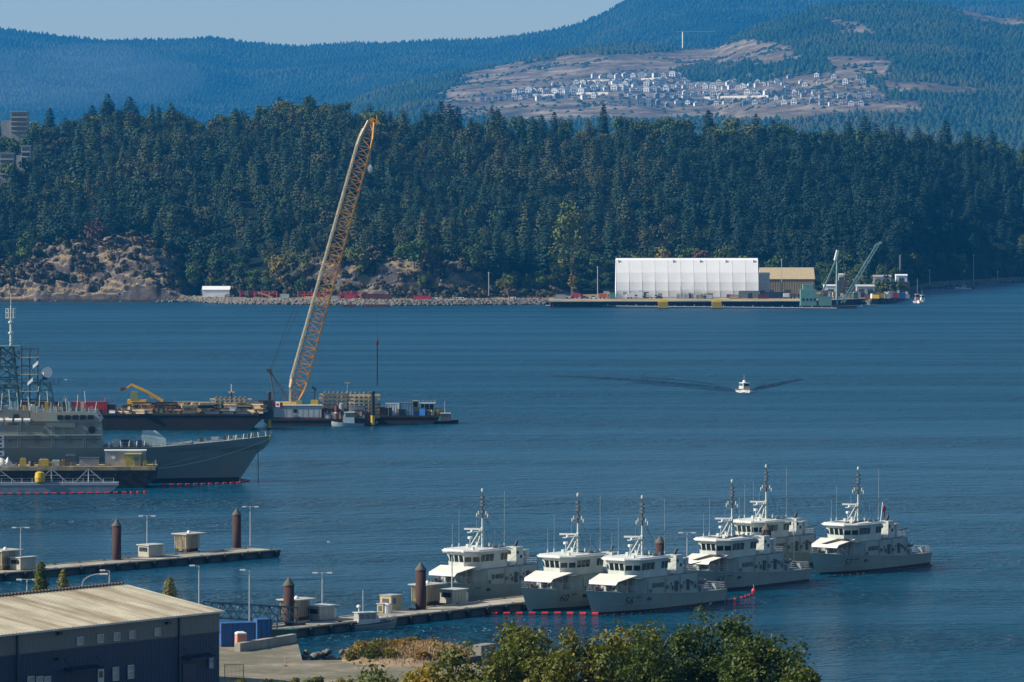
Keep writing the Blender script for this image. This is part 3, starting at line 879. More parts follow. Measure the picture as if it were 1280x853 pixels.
    # sloping awning over the foredeck and what stands under it
    m = MB()
    m.slab([(-8.6, 3.55, 5.75), (-8.6, -3.55, 5.75), (-4.6, -2.75, 4.95), (-4.6, 2.75, 4.95)], .10)
    m.slab([(-4.6, 2.75, 4.946), (-4.6, -2.75, 4.946), (-4.3, -2.6, 4.5), (-4.3, 2.6, 4.5)], .08)
    m.build('awning', awnwhite, t)
    m = MB()
    for x, y in ((-4.7, 2.55), (-4.7, -2.55), (-6.8, 3.0), (-6.8, -3.0), (-4.7, 0), (-8.6, 3.4), (-8.6, -3.4)): m.bar((x, y, zdeck(-x) - .05), (x, y, 5.0 + .75 * min(1, max(0, (-x - 4.7) / 3.9))), .06)
    build_pieces(m, 'awning_post', steel, t)
    m = MB()
    m.lathe([(.75, 3.4), (.7, 3.9), (.35, 4.0), (.3, 4.4)], (-6.2, .2), 12); m.box(-6.9, -5.6, -.15, .55, 4.2, 4.6); m.bar((-5.6, .2, 4.45), (-4.4, .2, 4.6), .07)
    m.build('deck_gun', dksteel, t)
    m = MB()
    for x, y, a, h in ((-7.6, 2.2, .5, .9), (-7.8, 1.0, .6, 1.1), (-7.6, -1.6, .6, 1.0), (-8.0, -2.5, .5, .8)): m.box(x - a / 2, x + a / 2, y - a / 2, y + a / 2, zdeck(-x) - .05, zdeck(-x) + h)
    build_pieces(m, 'deck_locker', whitegrey, t)
    m = MB()
    m.lathe([(.22, 3.5), (.25, 3.9), (.32, 4.0), (.32, 4.25)], (-2.6, .0), 10); m.box(-3.5, -3.0, -.7, .7, 3.5, 3.95); m.bar((-1.4, .35, 3.6), (-1.4, .35, 4.0), .14, n=8); m.bar((-1.4, -.35, 3.6), (-1.4, -.35, 4.0), .14, n=8)
    build_pieces(m, 'windlass', dksteel, t)
    m = MB()
    m.bar((-7.35, 2.7, 3.35), (-7.35, 2.7, 4.05), .16, n=8); m.bar((-7.2, -2.9, 3.35), (-7.2, -2.9, 4.0), .16, n=8)
    build_pieces(m, 'fire_bottle', redp, t)
    # rails
    m = MB()
    for sd in (1, -1):
        rail(m, [(-L, sd * (half(L, zdeck(L)) - .12), zdeck(L) - .05) for L in (.5, 2, 4, 6.2, 8.8)], 1.05, 2, .03, 1.3)
    m.build('bow_rail', steel, t)
    m = MB()
    for sd in (1, -1): rail(m, [(-26.2, sd * 3.85, 2.1), (-32.7, sd * 3.7, 2.08)], 1.05, 2, .035, 1.3)
    rail(m, [(-32.7, 3.7, 2.08), (-32.7, -3.7, 2.08)], 1.05, 2, .035, 1.3)
    m.build('stern_rail', steel, t)
    m = MB()
    for sd in (1, -1): rail(m, [(-17.6, sd * 3.5, 5.2), (-25.2, sd * 3.5, 5.2)], .95, 2, .03, 1.5)
    rail(m, [(-25.2, 3.5, 5.2), (-25.2, -3.5, 5.2)], .95, 2, .03, 1.5)
    m.build('upper_rail', steel, t)
    # mast: tripod foot, pole, yards, aerials, radar platform forward
    m = MB()
    m.bar((-15.0, 0, 8.3), (-15.0, 0, 13.0), .20, .15, 8); m.bar((-12.4, .7, 8.3), (-14.9, .1, 11.5), .10); m.bar((-12.4, -.7, 8.3), (-14.9, -.1, 11.5), .10)
    for z in (9.2, 10.1, 10.9): m.bar((-15, 0, z), (-12.4 - (z - 8.3) * .78, .7 - (z - 8.3) * .18, z), .05); m.bar((-15, 0, z), (-12.4 - (z - 8.3) * .78, -.7 + (z - 8.3) * .18, z), .05)
    m.box(-14.9, -11.4, -.35, .35, 10.85, 10.98)
    mast = m.build('mast', whitegrey, t)
    m = MB(); m.bar((-15.0, 0, 13.0), (-15.0, 0, 17.2), .13, .07, 6)
    for z, l in ((13.1, 1.15), (13.5, .8), (14.6, .55)): m.bar((-15, -l, z), (-15, l, z), .07); m.bar((-15.5, 0, z + .1), (-14.5, 0, z + .1), .06)
    for z in (13.9, 15.0, 15.5, 16.2): m.box(-15.25, -14.75, -.28, .28, z, z + .32)
    m.build('mast_top', dksteel, mast)
    m = MB()
    for y, z in ((1.1, 13.2), (-1.1, 13.2), (.75, 13.6), (-.75, 13.6)): m.bar((-15, y, z), (-15, y, z + .55), .12, n=8)
    m.lathe([(.06, 17.15), (.2, 17.3), (.22, 17.6), (.1, 17.8)], (-15, 0), 8)
    build_pieces(m, 'aerial_dome', whitegrey, mast)
    m = MB(); m.bar((-12.2, 0, 10.98), (-12.2, 0, 11.3), .22, n=8); m.box(-12.35, -12.05, -1.25, 1.25, 11.3, 11.55, .5); m.build('radar', white, mast)
    m = MB(); m.bar((-11.6, .1, 9.9), (-11.6, .1, 10.25), .36, n=10); m.bar((-11.6, .1, 8.3), (-11.6, .1, 9.9), .09); m.build('radome', white, mast)
    for x, y, h, r in ((-17.0, 2.9, 17.3, .05), (-10.2, -2.4, 12.2, .035), (-12.6, -2.9, 14.4, .035), (-17.2, -2.9, 12.6, .035), (-16.2, 1.6, 11.2, .03)):
        m = MB(); m.bar((x, y, 8.2), (x, y, 9.0), .11, n=6); m.bar((x, y, 9.0), (x, y, h), r, r * .7); m.build('whip_aerial', whitegrey, t)
    m = MB(); m.bar((-15, .5, 13.1), (-19.0, 1.2, 8.2), .02); m.bar((-15, -.5, 13.1), (-19.0, -1.2, 8.2), .02); m.bar((-15, .1, 14.6), (-20.2, .3, 5.3), .018); m.build('stay', black, mast)
    # funnel casing, exhaust, davit, inflatable boat, life rafts
    m = MB(); m.box(-22.5, -20.4, .5, 2.7, 5.2, 8.15, 0, .12, .05); fn = m.build('funnel', whitegrey, t)
    m = MB(); m.box(-21.1, -20.7, 2.65, 2.74, 7.0, 7.5); m.box(-22.0, -21.5, 2.65, 2.74, 6.3, 6.8); m.box(-20.46, -20.37, 1.0, 1.5, 7.0, 7.6); build_pieces(m, 'vent', black, fn)
    m = MB(); m.bar((-21.6, 1.6, 8.1), (-22.2, 1.6, 9.0), .26, .22, 8); m.build('exhaust', black, fn)
    m = MB(); m.box(-22.5, -20.4, -2.7, -.8, 5.2, 7.6, 0, .12, .05); m.build('vent_casing', whitegrey, t)
    m = MB(); m.bar((-23.6, 2.3, 6.5), (-23.6, 2.3, 7.6), .5, n=12); m.bar((-23.6, 2.3, 5.2), (-23.6, 2.3, 6.5), .18); m.box(-24.3, -23.1, 1.1, 2.0, 5.2, 6.3); m.build('searchlight', steel, t)
    for y in (2.9, -2.9):
        m = MB(); q = len(m.v); m.lathe([(.12, 0), (.38, .08), (.38, 1.2), (.12, 1.28)], n=10); m.v = [(-19.6 + z, y + x * .9, 5.62 + yy) for x, yy, z in m.v]; m.build('life_raft', white, t)
    m = MB(); m.bar((-26.6, -1.2, 2.0), (-26.6, -1.2, 5.6), .2, .16, 8); m.bar((-26.6, -1.2, 5.6), (-30.3, .6, 6.4), .14, .09); m.build('davit', dksteel, t)
    m = MB()
    for sd in (1, -1): m.path([(-27.2, .2 + sd * .95, 3.2), (-30.6, .2 + sd * .95, 3.25), (-31.9, .2 + sd * .25, 3.4)], .26, 8)
    m.box(-30.8, -27.2, -.6, 1.0, 2.95, 3.15); m.box(-29.2, -28.4, -.2, .6, 3.15, 3.9)
    m.build('inflatable_boat', dksteel, t)
    m = MB()
    for y, x in ((-2.4, -28), (2.6, -27.3), (2.5, -31.6), (-2.2, -31.5)): m.box(x - .4, x + .4, y - .4, y + .4, 2.0, 3.0)
    build_pieces(m, 'stern_locker', hullgrey, t)
    return t

boat0 = make_patrol_boat()
boats = []
for (px, py), lab, num, mats_, flag in (
        ((742, 768), 'grey patrol boat with hull number 56 and plain cream awning', '56', None, 0),
        ((661, 764), 'grey patrol boat with hull number 60 beside boat 56', '60', None, 0),
        ((541, 756), 'grey patrol boat behind the pontoon and rusty pile, its number hidden', None, None, 0),
        ((859, 740), 'grey patrol boat with hull number 61 and black mat on its awning', '61', 1, 0),
        ((905, 714), 'grey patrol boat half hidden behind boat 61, on the far side of the pontoon', None, None, 0),
        ((1021, 718), 'grey patrol boat with hull number 57 flying a red ensign', '57', 1, 1)):
    p = P(px, py, 0)
    # stem meets the water 2.2 m aft of the stem head
    loc = (p.x + .6 * -2.0, p.y + .8 * -2.0, 0)
    o = boat0 if not boats else copy_tree(boat0)
    o.location = loc; o.rotation_euler = (0, 0, HEAD); o['label'] = lab; o['group'] = 'grey patrol boats moored at the pontoon'
    boats.append((o, num, mats_, flag))
for o, num, mats_, flag in boats:
    if num:
        h = [c for c in o.children if c.name.startswith('hull')][0]
        hull_text(num, 7.4, 1.75, 1.75, numgrey, h)
    if mats_:
        m = MB(); m.slab([(-8.55, 2.2, 5.79), (-8.55, .2, 5.79), (-4.7, -.9, 5.02), (-4.7, .2, 5.02)], .03)
        m.slab([(-8.2, 3.3, 5.75), (-8.5, .2, 5.80), (-7.4, .2, 5.58), (-7.1, 3.2, 5.53)], .03); m.build('awning_mat', black, o)
        m = MB(); m.slab([(-9.2, 2.6, 8.41), (-9.2, .9, 8.41), (-14.6, -.4, 8.41), (-14.6, 1.4, 8.41)], .04); m.slab([(-10.3, -2.6, 8.405), (-12.2, -2.6, 8.405), (-12.2, .4, 8.405), (-10.8, .9, 8.405)], .04); m.build('roof_walkway', black, o)
    if flag:
        m = MB(); m.bar((-22.4, -.2, 7.4), (-23.2, -.2, 11.2), .06); m.build('flagstaff', steel, o)
        m = MB(); rings = []
        for i in range(7):
            f = i / 6; rings.append([(-23.1 - 1.6 * f + .3 * math.sin(f * 7), -.2 + .3 * math.sin(f * 5), 11.0 - 1.5 * f), (-22.85 - 1.3 * f, -.2 + .3 * math.sin(f * 5 + .6), 9.7 - 1.3 * f)])
        m.loft(rings, caps=False); m.build('ensign', redp, o)
# ================================================================== PONTOONS, PILES, HUTS, LAMPS
UX, UY = .6, .8
def pontoon(name, label, corner, ang, length, width, nfend):
    """corner: near corner of the outer end; local +x runs out along the pontoon, +y to its far side."""
    t = thing(name, label, 'pontoon', (corner.x, corner.y, 0), ang, 'floating pontoons')
    m = MB(); m.box(-length, 0, 0, width, .95, 1.2); m.build('deck', concrete, t)
    m = MB(); m.box(-length + .1, -.12, .12, width - .12, -.8, .95); m.build('float', dkconc, t)
    m = MB(); m.box(-length, 0, -.12, 0, .85, 1.16); m.box(-length, 0, width, width + .12, .85, 1.16); m.box(0, .12, -.1, width + .1, .85, 1.16); m.build('timber_wale', dkwood, t)
    for i in range(nfend):
        x = -1.0 - (length - 2) * i / (nfend - 1)
        m = MB(); m.lathe([(.25, 0), (.55, .0), (.6, .15), (.55, .3), (.25, .3)], n=12)
        m.v = [(x + a, -.16 - z, .62 + b) for a, b, z in m.v]; m.build('tyre_fender', rubber, t)
    m = MB()
    for i in range(int(length / 6)):
        x = -2 - 6 * i
        for y in (.4, width - .4): m = MB(); m.box(x - .3, x + .3, y - .08, y + .08, 1.32, 1.42); m.box(x - .06, x + .06, y - .06, y + .06, 1.2, 1.33); m.build('mooring_cleat', dksteel, t)
    m = MB(); m.box(-length, 0, .16, .34, 1.2, 1.36); m.box(-length, 0, width - .34, width - .16, 1.2, 1.36); m.build('kerb_timber', palewood, t)
    return t
ANG1 = math.atan2(.77, .64)
pontoon('mooring_pontoon', 'long empty concrete pontoon with huts and two brown piles, behind the warehouse', P(350, 687.5, 1.2), ANG1, 96, 7.0, 22)
ANG2 = math.atan2(.8, .6)
c2 = P(352, 788.5, 1.2) + Vector((UX, UY, 0)) * 137
pontoon('mooring_pontoon', 'concrete pontoon the grey patrol boats are moored to, ending at the gangway', Vector((c2.x, c2.y, 0)), ANG2, 141, 7.0, 30)

def hut(px, py, wpx, label, ang, small=False):
    """py: foot of the near corner on the pontoon."""
    p = P(px, py, 1.2); s = F / p.y
    t = thing('pontoon_hut' if not small else 'utility_shed', label, 'hut' if not small else 'shed', p, ang, 'metal huts on the pontoons' if not small else 'small flat roofed sheds on the pontoons')
    if not small:
        L, W, H = 3.5, 3.0, 3.2
        gm = mat('ribbed_golden_steel', (.40, .33, .19), .34, .85, var=.35, scale=.9, second=(.16, .13, .09), amount=.5, streak=(1, 1, .3))
        m = MB(); pl = [(-.55, 0), (L - 1.0, 0), (L, .9), (L, W - .9), (L - 1.0, W), (-.55, W)]
        m.loft([[(x * .93 + .12, y * .9 + .15, .12) for x, y in pl], [(x, y, .7) for x, y in pl], [(x, y, H) for x, y in pl]], close=True)
        m.build('wall', gm, t)
        m = MB(); m.box(-.2, L - .4, .2, W - .2, 0, .14); m.build('base', dksteel, t)
        m = MB()
        for i in range(7): m.box(-.2 + i * .48, -.1 + i * .48, -.05, .02, .75, H - .1)
        for y in (.15, W / 2, W - .15): m.box(-.62, -.54, y - .07, y + .07, .75, H - .1)
        m.build('wall_rib', mat('hut_frame_steel', (.30, .29, .25), .5, .5), t)
        m = MB(); m.box(-1.0, L + .7, -.35, W + .35, H, H + .16); m.build('roof', mat('hut_roof_paint', (.42, .41, .36), .6, var=.12), t)
        m = MB(); m.lathe([(.32, H + .16), (.34, H + .3), (.22, H + .52), (.05, H + .6)], (L * .45, W / 2), 10); m.build('roof_vent', white, t)
        m = MB(); m.box(-.59, -.53, W * .35, W * .62, .3, 2.4); m.build('door', mat('hut_door_bronze', (.20, .15, .09), .5, .4), t)
    else:
        L, W, H = 3.3, 2.5, 2.1
        cm = mat('cream_shed_paint', (.36, .35, .29), .6, var=.12, scale=.7)
        m = MB(); m.box(-.9, L - .6, 0, W, .1, H); m.build('wall', cm, t)
        m = MB(); m.box(-1.1, L - .3, -.25, W + .25, H, H + .14, .0); m.build('roof', whitegrey, t)
        m = MB(); m.box(-.96, -.88, .3, W - .3, 1.05, 1.75); m.build('window', dkglass, t)
        m = MB(); m.box(L - .6, L + .1, .2, W - .3, .1, H - .5); m.build('meter_box', steel, t)
        m = MB()
        for x in (-.86, -.1, .7, 1.5, 2.3): m.box(x - .04, x + .04, -.05, .0, .1, H - .02)
        m.build('wall_rib', steel, t)
    return t
hut(6, 713, 0, 'ribbed metal hut with wide roof at the left edge, on the empty pontoon', ANG1)
hut(30, 713, 0, 'low cream shed next to the leftmost metal hut on the empty pontoon', ANG1, True)
hut(190, 697, 0, 'low grey cream shed between the two brown piles of the empty pontoon', ANG1, True)
hut(236, 691, 0, 'ribbed metal hut with wide roof nearest the far end of the empty pontoon', ANG1)
hut(372, 778, 0, 'ribbed golden metal hut beside the rusty pile at the gangway', ANG2)
hut(404, 776, 0, 'low cream shed between the gangway hut and the workboat', ANG2, True)
hut(536, 758, 0, 'golden ribbed metal hut right beside the rusty pile in front of a patrol boat', ANG2)
hut(570, 755, 0, 'pale cream shed on the pontoon below the bow of the boat 60 row', ANG2, True)

# electric cabinets and a yellow tank on the boat pontoon
def cabinet(px, py, w_, d_, h_, m_, label, name='utility_cabinet', sign=False):
    p = P(px, py, 1.2); t = thing(name, label, 'cabinet', p, ANG2)
    m = MB(); m.box(0, w_, 0, d_, .08, h_); m.build('body', m_, t)
    m = MB(); m.box(-.12, w_ + .12, -.12, d_ + .12, h_, h_ + .1); m.build('roof', steel, t)
    m = MB(); m.box(-.02, 0, d_ * .2, d_ * .8, .3, h_ * .8); m.build('door', dksteel, t)
    if sign: m = MB(); m.box(w_ * .15, w_ * .45, -.04, 0, h_ * .45, h_ * .85); m.build('sign', plainblue, t)
tanm = mat('golden_panel', (.46, .38, .20), .5, .3, var=.2)
cabinet(489, 764, 2.6, 2.2, 2.3, tanm, 'square golden cabinet with a blue sign left of the rusty pile', sign=True)
cabinet(479, 767, 1.2, 1.2, 1.4, mat('dull_yellow', (.36, .31, .14), .6), 'small dull yellow box beside the square golden cabinet')
p = P(484, 766.5, 1.2); t = thing('storage_tank', 'short pale round tank between workboat and golden cabinet', 'tank', p)
m = MB(); m.lathe([(.75, 0), (.75, 1.3), (.6, 1.5), (.2, 1.55)], n=14); m.build('body', awnwhite, t); m = MB(); m.lathe([(.2, 1.55), (.2, 1.68)], n=8); m.build('cap', dksteel, t)

def pile(px, py, top, r, label, z0=1.2):
    p = P(px, py, z0); q = PY(px, top, p.y)
    t = thing('mooring_pile', label, 'pile', (p.x, p.y, 0), 0, 'rusty mooring piles')
    m = MB(); m.lathe([(r, -2.5), (r, q.z - 1.25)], n=20); sh = m.build('shaft', rust, t, True)
    for pl in sh.data.polygons:
        if len(pl.vertices) > 4: pl.use_smooth = False
    m = MB(); m.lathe([(r + .08, q.z - 1.25), (r + .08, q.z - 1.1), (.08, q.z)], n=20); m.build('cap', mat('pile_cap', (.085, .08, .07), .8), t)
    m = MB(); m.lathe([(r + .3, 1.0), (r + .3, 1.3), (r + .05, 1.3)], n=16); m.build('pile_collar', dksteel, t)
pile(146, 700, 649, .78, 'left rusty brown pile on the empty pontoon, beside a low shed')
pile(296, 685, 635.5, .78, 'rusty brown pile near the far end of the empty pontoon')
pile(361, 779, 722, .80, 'rusty brown pile beside the gangway and the golden hut')
pile(526, 762, 703, .80, 'rusty brown pile standing before the patrol boat behind the pontoon')
pile(825, 726, 670, .80, 'brown pile showing above the roof of patrol boat 56')
pile(958, 709, 654, .80, 'brown pile rising between patrol boat 61 and the boat behind')

def lamp(px, py, top, label, kind='double', z0=1.2, arm=1.1, az=0.0, group='lamp posts'):
    p = P(px, py, z0); q = PY(px, top, p.y); h = q.z - z0
    t = thing('lamp_post', label, 'lamp post', p, az, group)
    m = MB(); m.bar((0, 0, 0), (0, 0, h), .13, .09, 8); m.build('pole', steel, t)
    m = MB()
    if kind == 'double':
        m.bar((-arm, 0, h), (arm, 0, h), .07); m.build('arm', steel, t)
        for s_ in (-1, 1): m = MB(); m.box(s_ * arm - .38, s_ * arm + .38, -.2, .2, h - .12, h + .06); m.build('lamp_head', white, t)
    elif kind == 'single':
        m.bar((0, 0, h), (-arm, 0, h + .1), .07); m.build('arm', steel, t)
        m = MB(); m.box(-arm - .5, -arm + .3, -.18, .18, h, h + .18); m.build('lamp_head', white, t)
    else:
        pts = [(2.6 * (1 - math.cos(a)) , 0, h + 1.5 * math.sin(a)) for a in [i * math.pi / 2 / 6 for i in range(7)]]
        m.path(pts, .08); m.build('arm', steel, t)
        m = MB(); m.box(2.5, 3.6, -.2, .2, h + 1.4, h + 1.6); m.build('lamp_head', white, t)
    m = MB(); m.box(-.25, .25, -.25, .25, 0, .12); m.build('base_plate', dksteel, t)
    return t
lamp(26, 708, 659.5, 'grey lamp post with two heads beside the leftmost hut of the empty pontoon')
lamp(184, 694, 645, 'grey lamp post with two heads behind the low shed on the empty pontoon')
lamp(313, 684, 633.5, 'grey lamp post with two heads at the outer end of the empty pontoon')
lamp(403, 770, 716, 'grey lamp post with two heads behind the cream shed at the gangway')
lamp(565, 752, 690, 'slim post standing between the golden hut and the pale shed')
lamp(859, 712, 666, 'grey lamp post with two heads before the bridge of boat 61')
lamp(992, 702, 652, 'slim lamp post at the bow of patrol boat 57')
lamp(249, 780, 708, 'tall grey lamp post with one head behind the warehouse roof', 'single', 3, .9)
lamp(312, 781, 713.5, 'tall grey lamp post with one head at the gangway and blue container', 'single', 3, .9)
lamp(137, 785, 714, 'short looking lamp post with one head above the roof ridge near the curved lamp', 'single', 3, .9)
lamp(34, 800, 724.5, 'lamp post with two heads beside the dark conifers behind the warehouse roof', 'double', 3)
lamp(103, 795, 731, 'curved street lamp leaning over the warehouse ridge', 'curved', 3)

# ---- floating boom of red floats
darkred = mat('dark_red_float', (.14, .02, .02), .6)
def boom(pts, n, label, name='floating_boom', r=.28, L=.95, fm=None):
    t = thing(name, label, 'floating boom', (pts[0].x, pts[0].y, 0), 0, 'red floating booms')
    o = Vector((pts[0].x, pts[0].y, 0))
    m = MB(); m.path([(p - o) + Vector((0, 0, .06)) for p in pts], .06); m.build('boom_line', black, t)
    ln = [0]
    for a, b in zip(pts, pts[1:]): ln.append(ln[-1] + (b - a).length)
    for i in range(n):
        s_ = ln[-1] * (i + .5) / n
        k = max(j for j in range(len(ln) - 1) if ln[j] <= s_)
        d = (pts[k + 1] - pts[k]).normalized(); p = pts[k] + d * (s_ - ln[k]) - o
        m = MB(); m.bar(p - d * L / 2 + Vector((0, 0, .16)), p + d * L / 2 + Vector((0, 0, .16)), r, r, 8); m.build('float', fm or redp, t)
W0 = lambda x, y: P(x, y, 0)
redp = mat('red_float_plastic', (.55, .035, .04), .5, var=.15)
boom([W0(578, 769), W0(640, 768.5), W0(700, 768.3), W0(752, 769)], 11, 'line of red floats on the water before boats 60 and 56')
boom([W0(752, 770.5), W0(800, 768), W0(850, 760), W0(893, 753)], 20, 'line of small dark red floats along the waterline of boat 56', r=.10, L=.45, fm=darkred)
boom([W0(905, 752), W0(925, 749), W0(940, 744), W0(943, 738)], 9, 'short curved boom of red floats under the stern of boat 61', r=.2, L=.6)
p = W0(942, 740); t = thing('mooring_buoy', 'small red buoy with pole at the end of the curved boom', 'buoy', p)
m = MB(); m.lathe([(.1, -.2), (.34, .0), (.38, .2), (.22, .5), (.08, .6)], n=12); m.build('float', redp, t); m = MB(); m.bar((0, 0, .55), (0, 0, 1.2), .04); m.build('pole', steel, t)
boom([W0(1030, 722), W0(1070, 719), W0(1120, 713), W0(1166, 707)], 18, 'line of small dark red floats along the waterline of boat 57', r=.10, L=.45, fm=darkred)

# ---- grey workboat at the boat pontoon
p = P(430, 788, 0); t = thing('workboat', 'small grey workboat with cabin and two outboard motors at the pontoon', 'workboat', p, math.atan2(.42, .9))
m = MB(); rings = []
for i in range(11):
    u = i / 10; x = 8.6 * u; b = 1.35 * (1 - max(0, (u - .45) / .55) ** 2.4); z = .75 + .5 * u ** 2
    rings.append([(x, b, z), (x, b * .96, z - .3), (x - .5 * u, b * .72, -.1), (x - .9 * u, 0, -.3), (x - .5 * u, -b * .72, -.1), (x, -b * .96, z - .3), (x, -b, z)])
m.loft(rings); m.build('hull', mat('workboat_aluminium', (.30, .33, .35), .45, .3), t)
m = MB()
for sd in (1, -1): m.path([(x, sd * (1.4 * (1 - max(0, (u - .45) / .55) ** 2.4) + .02), .82 + .5 * u ** 2) for x, u in [(8.6 * i / 10, i / 10) for i in range(11)]], .12, 6)
m.build('fender_collar', dksteel, t)
m = MB(); m.loft([[(1.9, -1, .8), (5.6, -1, .8), (5.6, 1, .8), (1.9, 1, .8)], [(2.0, -.95, 1.6), (5.4, -.95, 1.6), (5.4, .95, 1.6), (2.0, .95, 1.6)], [(2.0, -.85, 2.5), (4.9, -.85, 2.5), (4.9, .85, 2.5), (2.0, .85, 2.5)]], close=True); cb = m.build('cabin', steel, t)
for x0, x1 in ((2.2, 3.0), (3.15, 3.95), (4.1, 4.75)): m = MB(); m.slab([(x0, -.985, 1.65), (x1, -.985, 1.65), (x1, -.90, 2.38), (x0, -.90, 2.38)], .02); m.build('window', dkglass, cb)
m = MB(); m.box(1.8, 5.1, -1.0, 1.0, 2.5, 2.6); m.build('roof', whitegrey, t)
m = MB(); m.bar((2.4, 0, 2.6), (2.4, 0, 3.3), .07); m.lathe([(.3, 3.3), (.34, 3.5), (.2, 3.7)], (2.4, 0), 10); m.bar((3.2, .3, 2.6), (3.2, .3, 5.9), .03); m.build('radar_mast', white, t)
for y in (-.5, .5): m = MB(); m.box(-.75, -.15, y - .25, y + .25, .5, 1.35, 0, .1, .05); m.bar((-.45, y, .5), (-.45, y, -.4), .14); m.build('outboard_motor', black, t)
m = MB(); rail(m, [(5.8, -1.15, 1.05), (7.4, -.75, 1.15), (8.5, 0, 1.3), (7.4, .75, 1.15), (5.8, 1.15, 1.05)], .8, 1, .03, 1.0); m.build('bow_rail', steel, t)
# ================================================================== THE FRIGATE AND THE FLOATS BESIDE IT
# local axes: +x to the bow (stem head at x = 0), -y is the side turned to the camera
p = PY(341, 546, 1079)
FZ = p.z
frig_grey = mat('frigate_grey_paint', (.17, .215, .205), .5, var=.10, scale=.12, second=(.19, .19, .155), amount=.35, streak=(1, 1, .3))
frig_lt = mat('frigate_light_panel', (.36, .48, .46), .5, var=.06)
fr = thing('frigate', 'large grey warship with its bow to the right, moored at the left edge', 'warship', (p.x, p.y, 0), R(3))
def fz(L): return 10.4 - 2.3 * min(1, max(0, L) / 26.0) ** .8
def fl0(z): return interp(z, [(-1, 8.0), (.6, 7.4), (7.2, 3.2), (7.7, 1.5), (10.4, 0)])
def fhalf(L, z):
    f = min(1, max(0, z / fz(L))); a = L - fl0(z)
    bd = 8.0 * (1 - (1 - min(1, max(0, a) / 38)) ** 2.0); bw = 7.0 * (1 - (1 - min(1, max(0, a) / 46)) ** 1.45)
    return bw + (bd - bw) * f ** 1.4
m = MB(); rings = []
for i in range(37):
    u = (i / 36) ** 1.5; ring = []
    for j in range(13):
        f = 1 - j / 12
        z0 = 10.4 * f - 1 * (1 - f); L = fl0(z0) + (105 - fl0(z0)) * u
        z = (fz(L)) * f - 1 * (1 - f)
        ring.append((-L, fhalf(L, z), z))
    rings.append(ring + [(x, -y, z) for x, y, z in reversed(ring)])
m.loft(rings)
for a, b in zip(rings, rings[1:]): m.add([a[0], b[0], b[-1], a[-1]], [(3, 2, 1, 0)]); m.m[-1] = 1
o = m.build('hull', [frig_grey, deckgrey], fr); fh = o
m = MB(); vs = []
for i in range(31):
    L = 7.6 + 96 * i / 30
    for z in (-.6, .95): vs.append((-L, -(fhalf(L, z) + .04), z))
m.add(vs, [(2 * i, 2 * i + 2, 2 * i + 3, 2 * i + 1) for i in range(30)]); m.build('boot_stripe', black, fh)
m = MB()
m.path([(-3.4, -.4, 7.1)] + [(-3.3, -.5, 6.5 - k * 1.0) for k in range(7)] + [(-3.3, -.5, -.5)], .10, 5); m.build('anchor_chain', dksteel, fr)
m = MB(); m.path([(-.4, -.35, 9.7)] + [(-.4 - 29 * t, -.35 - 6.5 * t, 9.7 - 6.6 * (1 - (1 - t) ** 1.8)) for t in [k / 12 for k in range(1, 13)]], .07, 4); m.build('mooring_line', steel, fr)
m = MB(); m.path([(-16 - 9 * t, -fhalf(16 + 9 * t, 6 - 2.4 * t) - .2, 6 - 2.4 * t) for t in [k / 5 for k in range(6)]], .05, 4); m.build('mooring_line', steel, fr)
m = MB(); m.lathe([(.25, 9.4), (.3, 10.2), (.1, 10.4)], (-.6, -.15), 8); m.build('bow_light', yellow, fr)
m = MB()
rail(m, [(-L, -(fhalf(L, fz(L)) - .1), fz(L)) for L in (.4, 3, 7, 12, 18, 26, 36.5)], 1.1, 2, .045, 1.5); m.build('deck_rail', steel, fr)
m = MB()
for L in [1.5 + 1.7 * i for i in range(21)]:
    y = -(fhalf(L, fz(L)) - .5)
    m.bar((-L, y, fz(L)), (-L + .15 * (-1) ** int(L), y, fz(L) + .9 + .5 * ((int(L * 7) % 3) / 2)), .13)
build_pieces(m, 'deck_stanchion', whitegrey, fr)
for L, y, a, h, mm in ((5, .2, 1.2, 1.2, dksteel), (8.5, -1.2, 1.0, .8, whitegrey), (10.5, 1.4, 1.2, 1.1, dksteel), (13, -.4, 1.6, .9, whitegrey), (16, 1.5, 1.0, 1.2, dksteel), (30, -4, 1.4, 1.4, dksteel), (33, -2, 1.8, 1.5, dksteel), (35, -5, 1.2, 1.8, whitegrey), (31.5, -5.5, .8, 1.3, dksteel)):
    m = MB(); m.box(-L - a / 2, -L + a / 2, y - a / 2, y + a / 2, fz(L) - .05, fz(L) + h); m.build('deck_gear', mm, fr)
m = MB(); m.ext([(-24.0, 8.2), (-19.6, 8.25), (-18.2, 9.0)], -7, 7) ; m.v = [(x, y * (.55 + .0 * x), z) for x, y, z in m.v]; m.build('breakwater', frig_grey, fr)
# gun house, faceted
m = MB(); gx = -26.6
m.loft([[(gx - 2.4, -2.3, 8.2), (gx + 2.7, -1.9, 8.2), (gx + 2.7, 1.9, 8.2), (gx - 2.4, 2.3, 8.2)], [(gx - 2.9, -1.9, 10.1), (gx + 2.6, -1.5, 9.6), (gx + 2.6, 1.5, 9.6), (gx - 2.9, 1.9, 10.1)], [(gx - 2.6, -1.1, 11.5), (gx + .4, -.8, 11.4), (gx + .4, .8, 11.4), (gx - 2.6, 1.1, 11.5)]], close=True)
gh = m.build('gun_house', frig_lt, fr); m = MB(); m.bar((gx + 1.6, 0, 10.2), (gx + 6.0, 0, 10.9), .12, n=8); m.build('barrel', dksteel, gh)
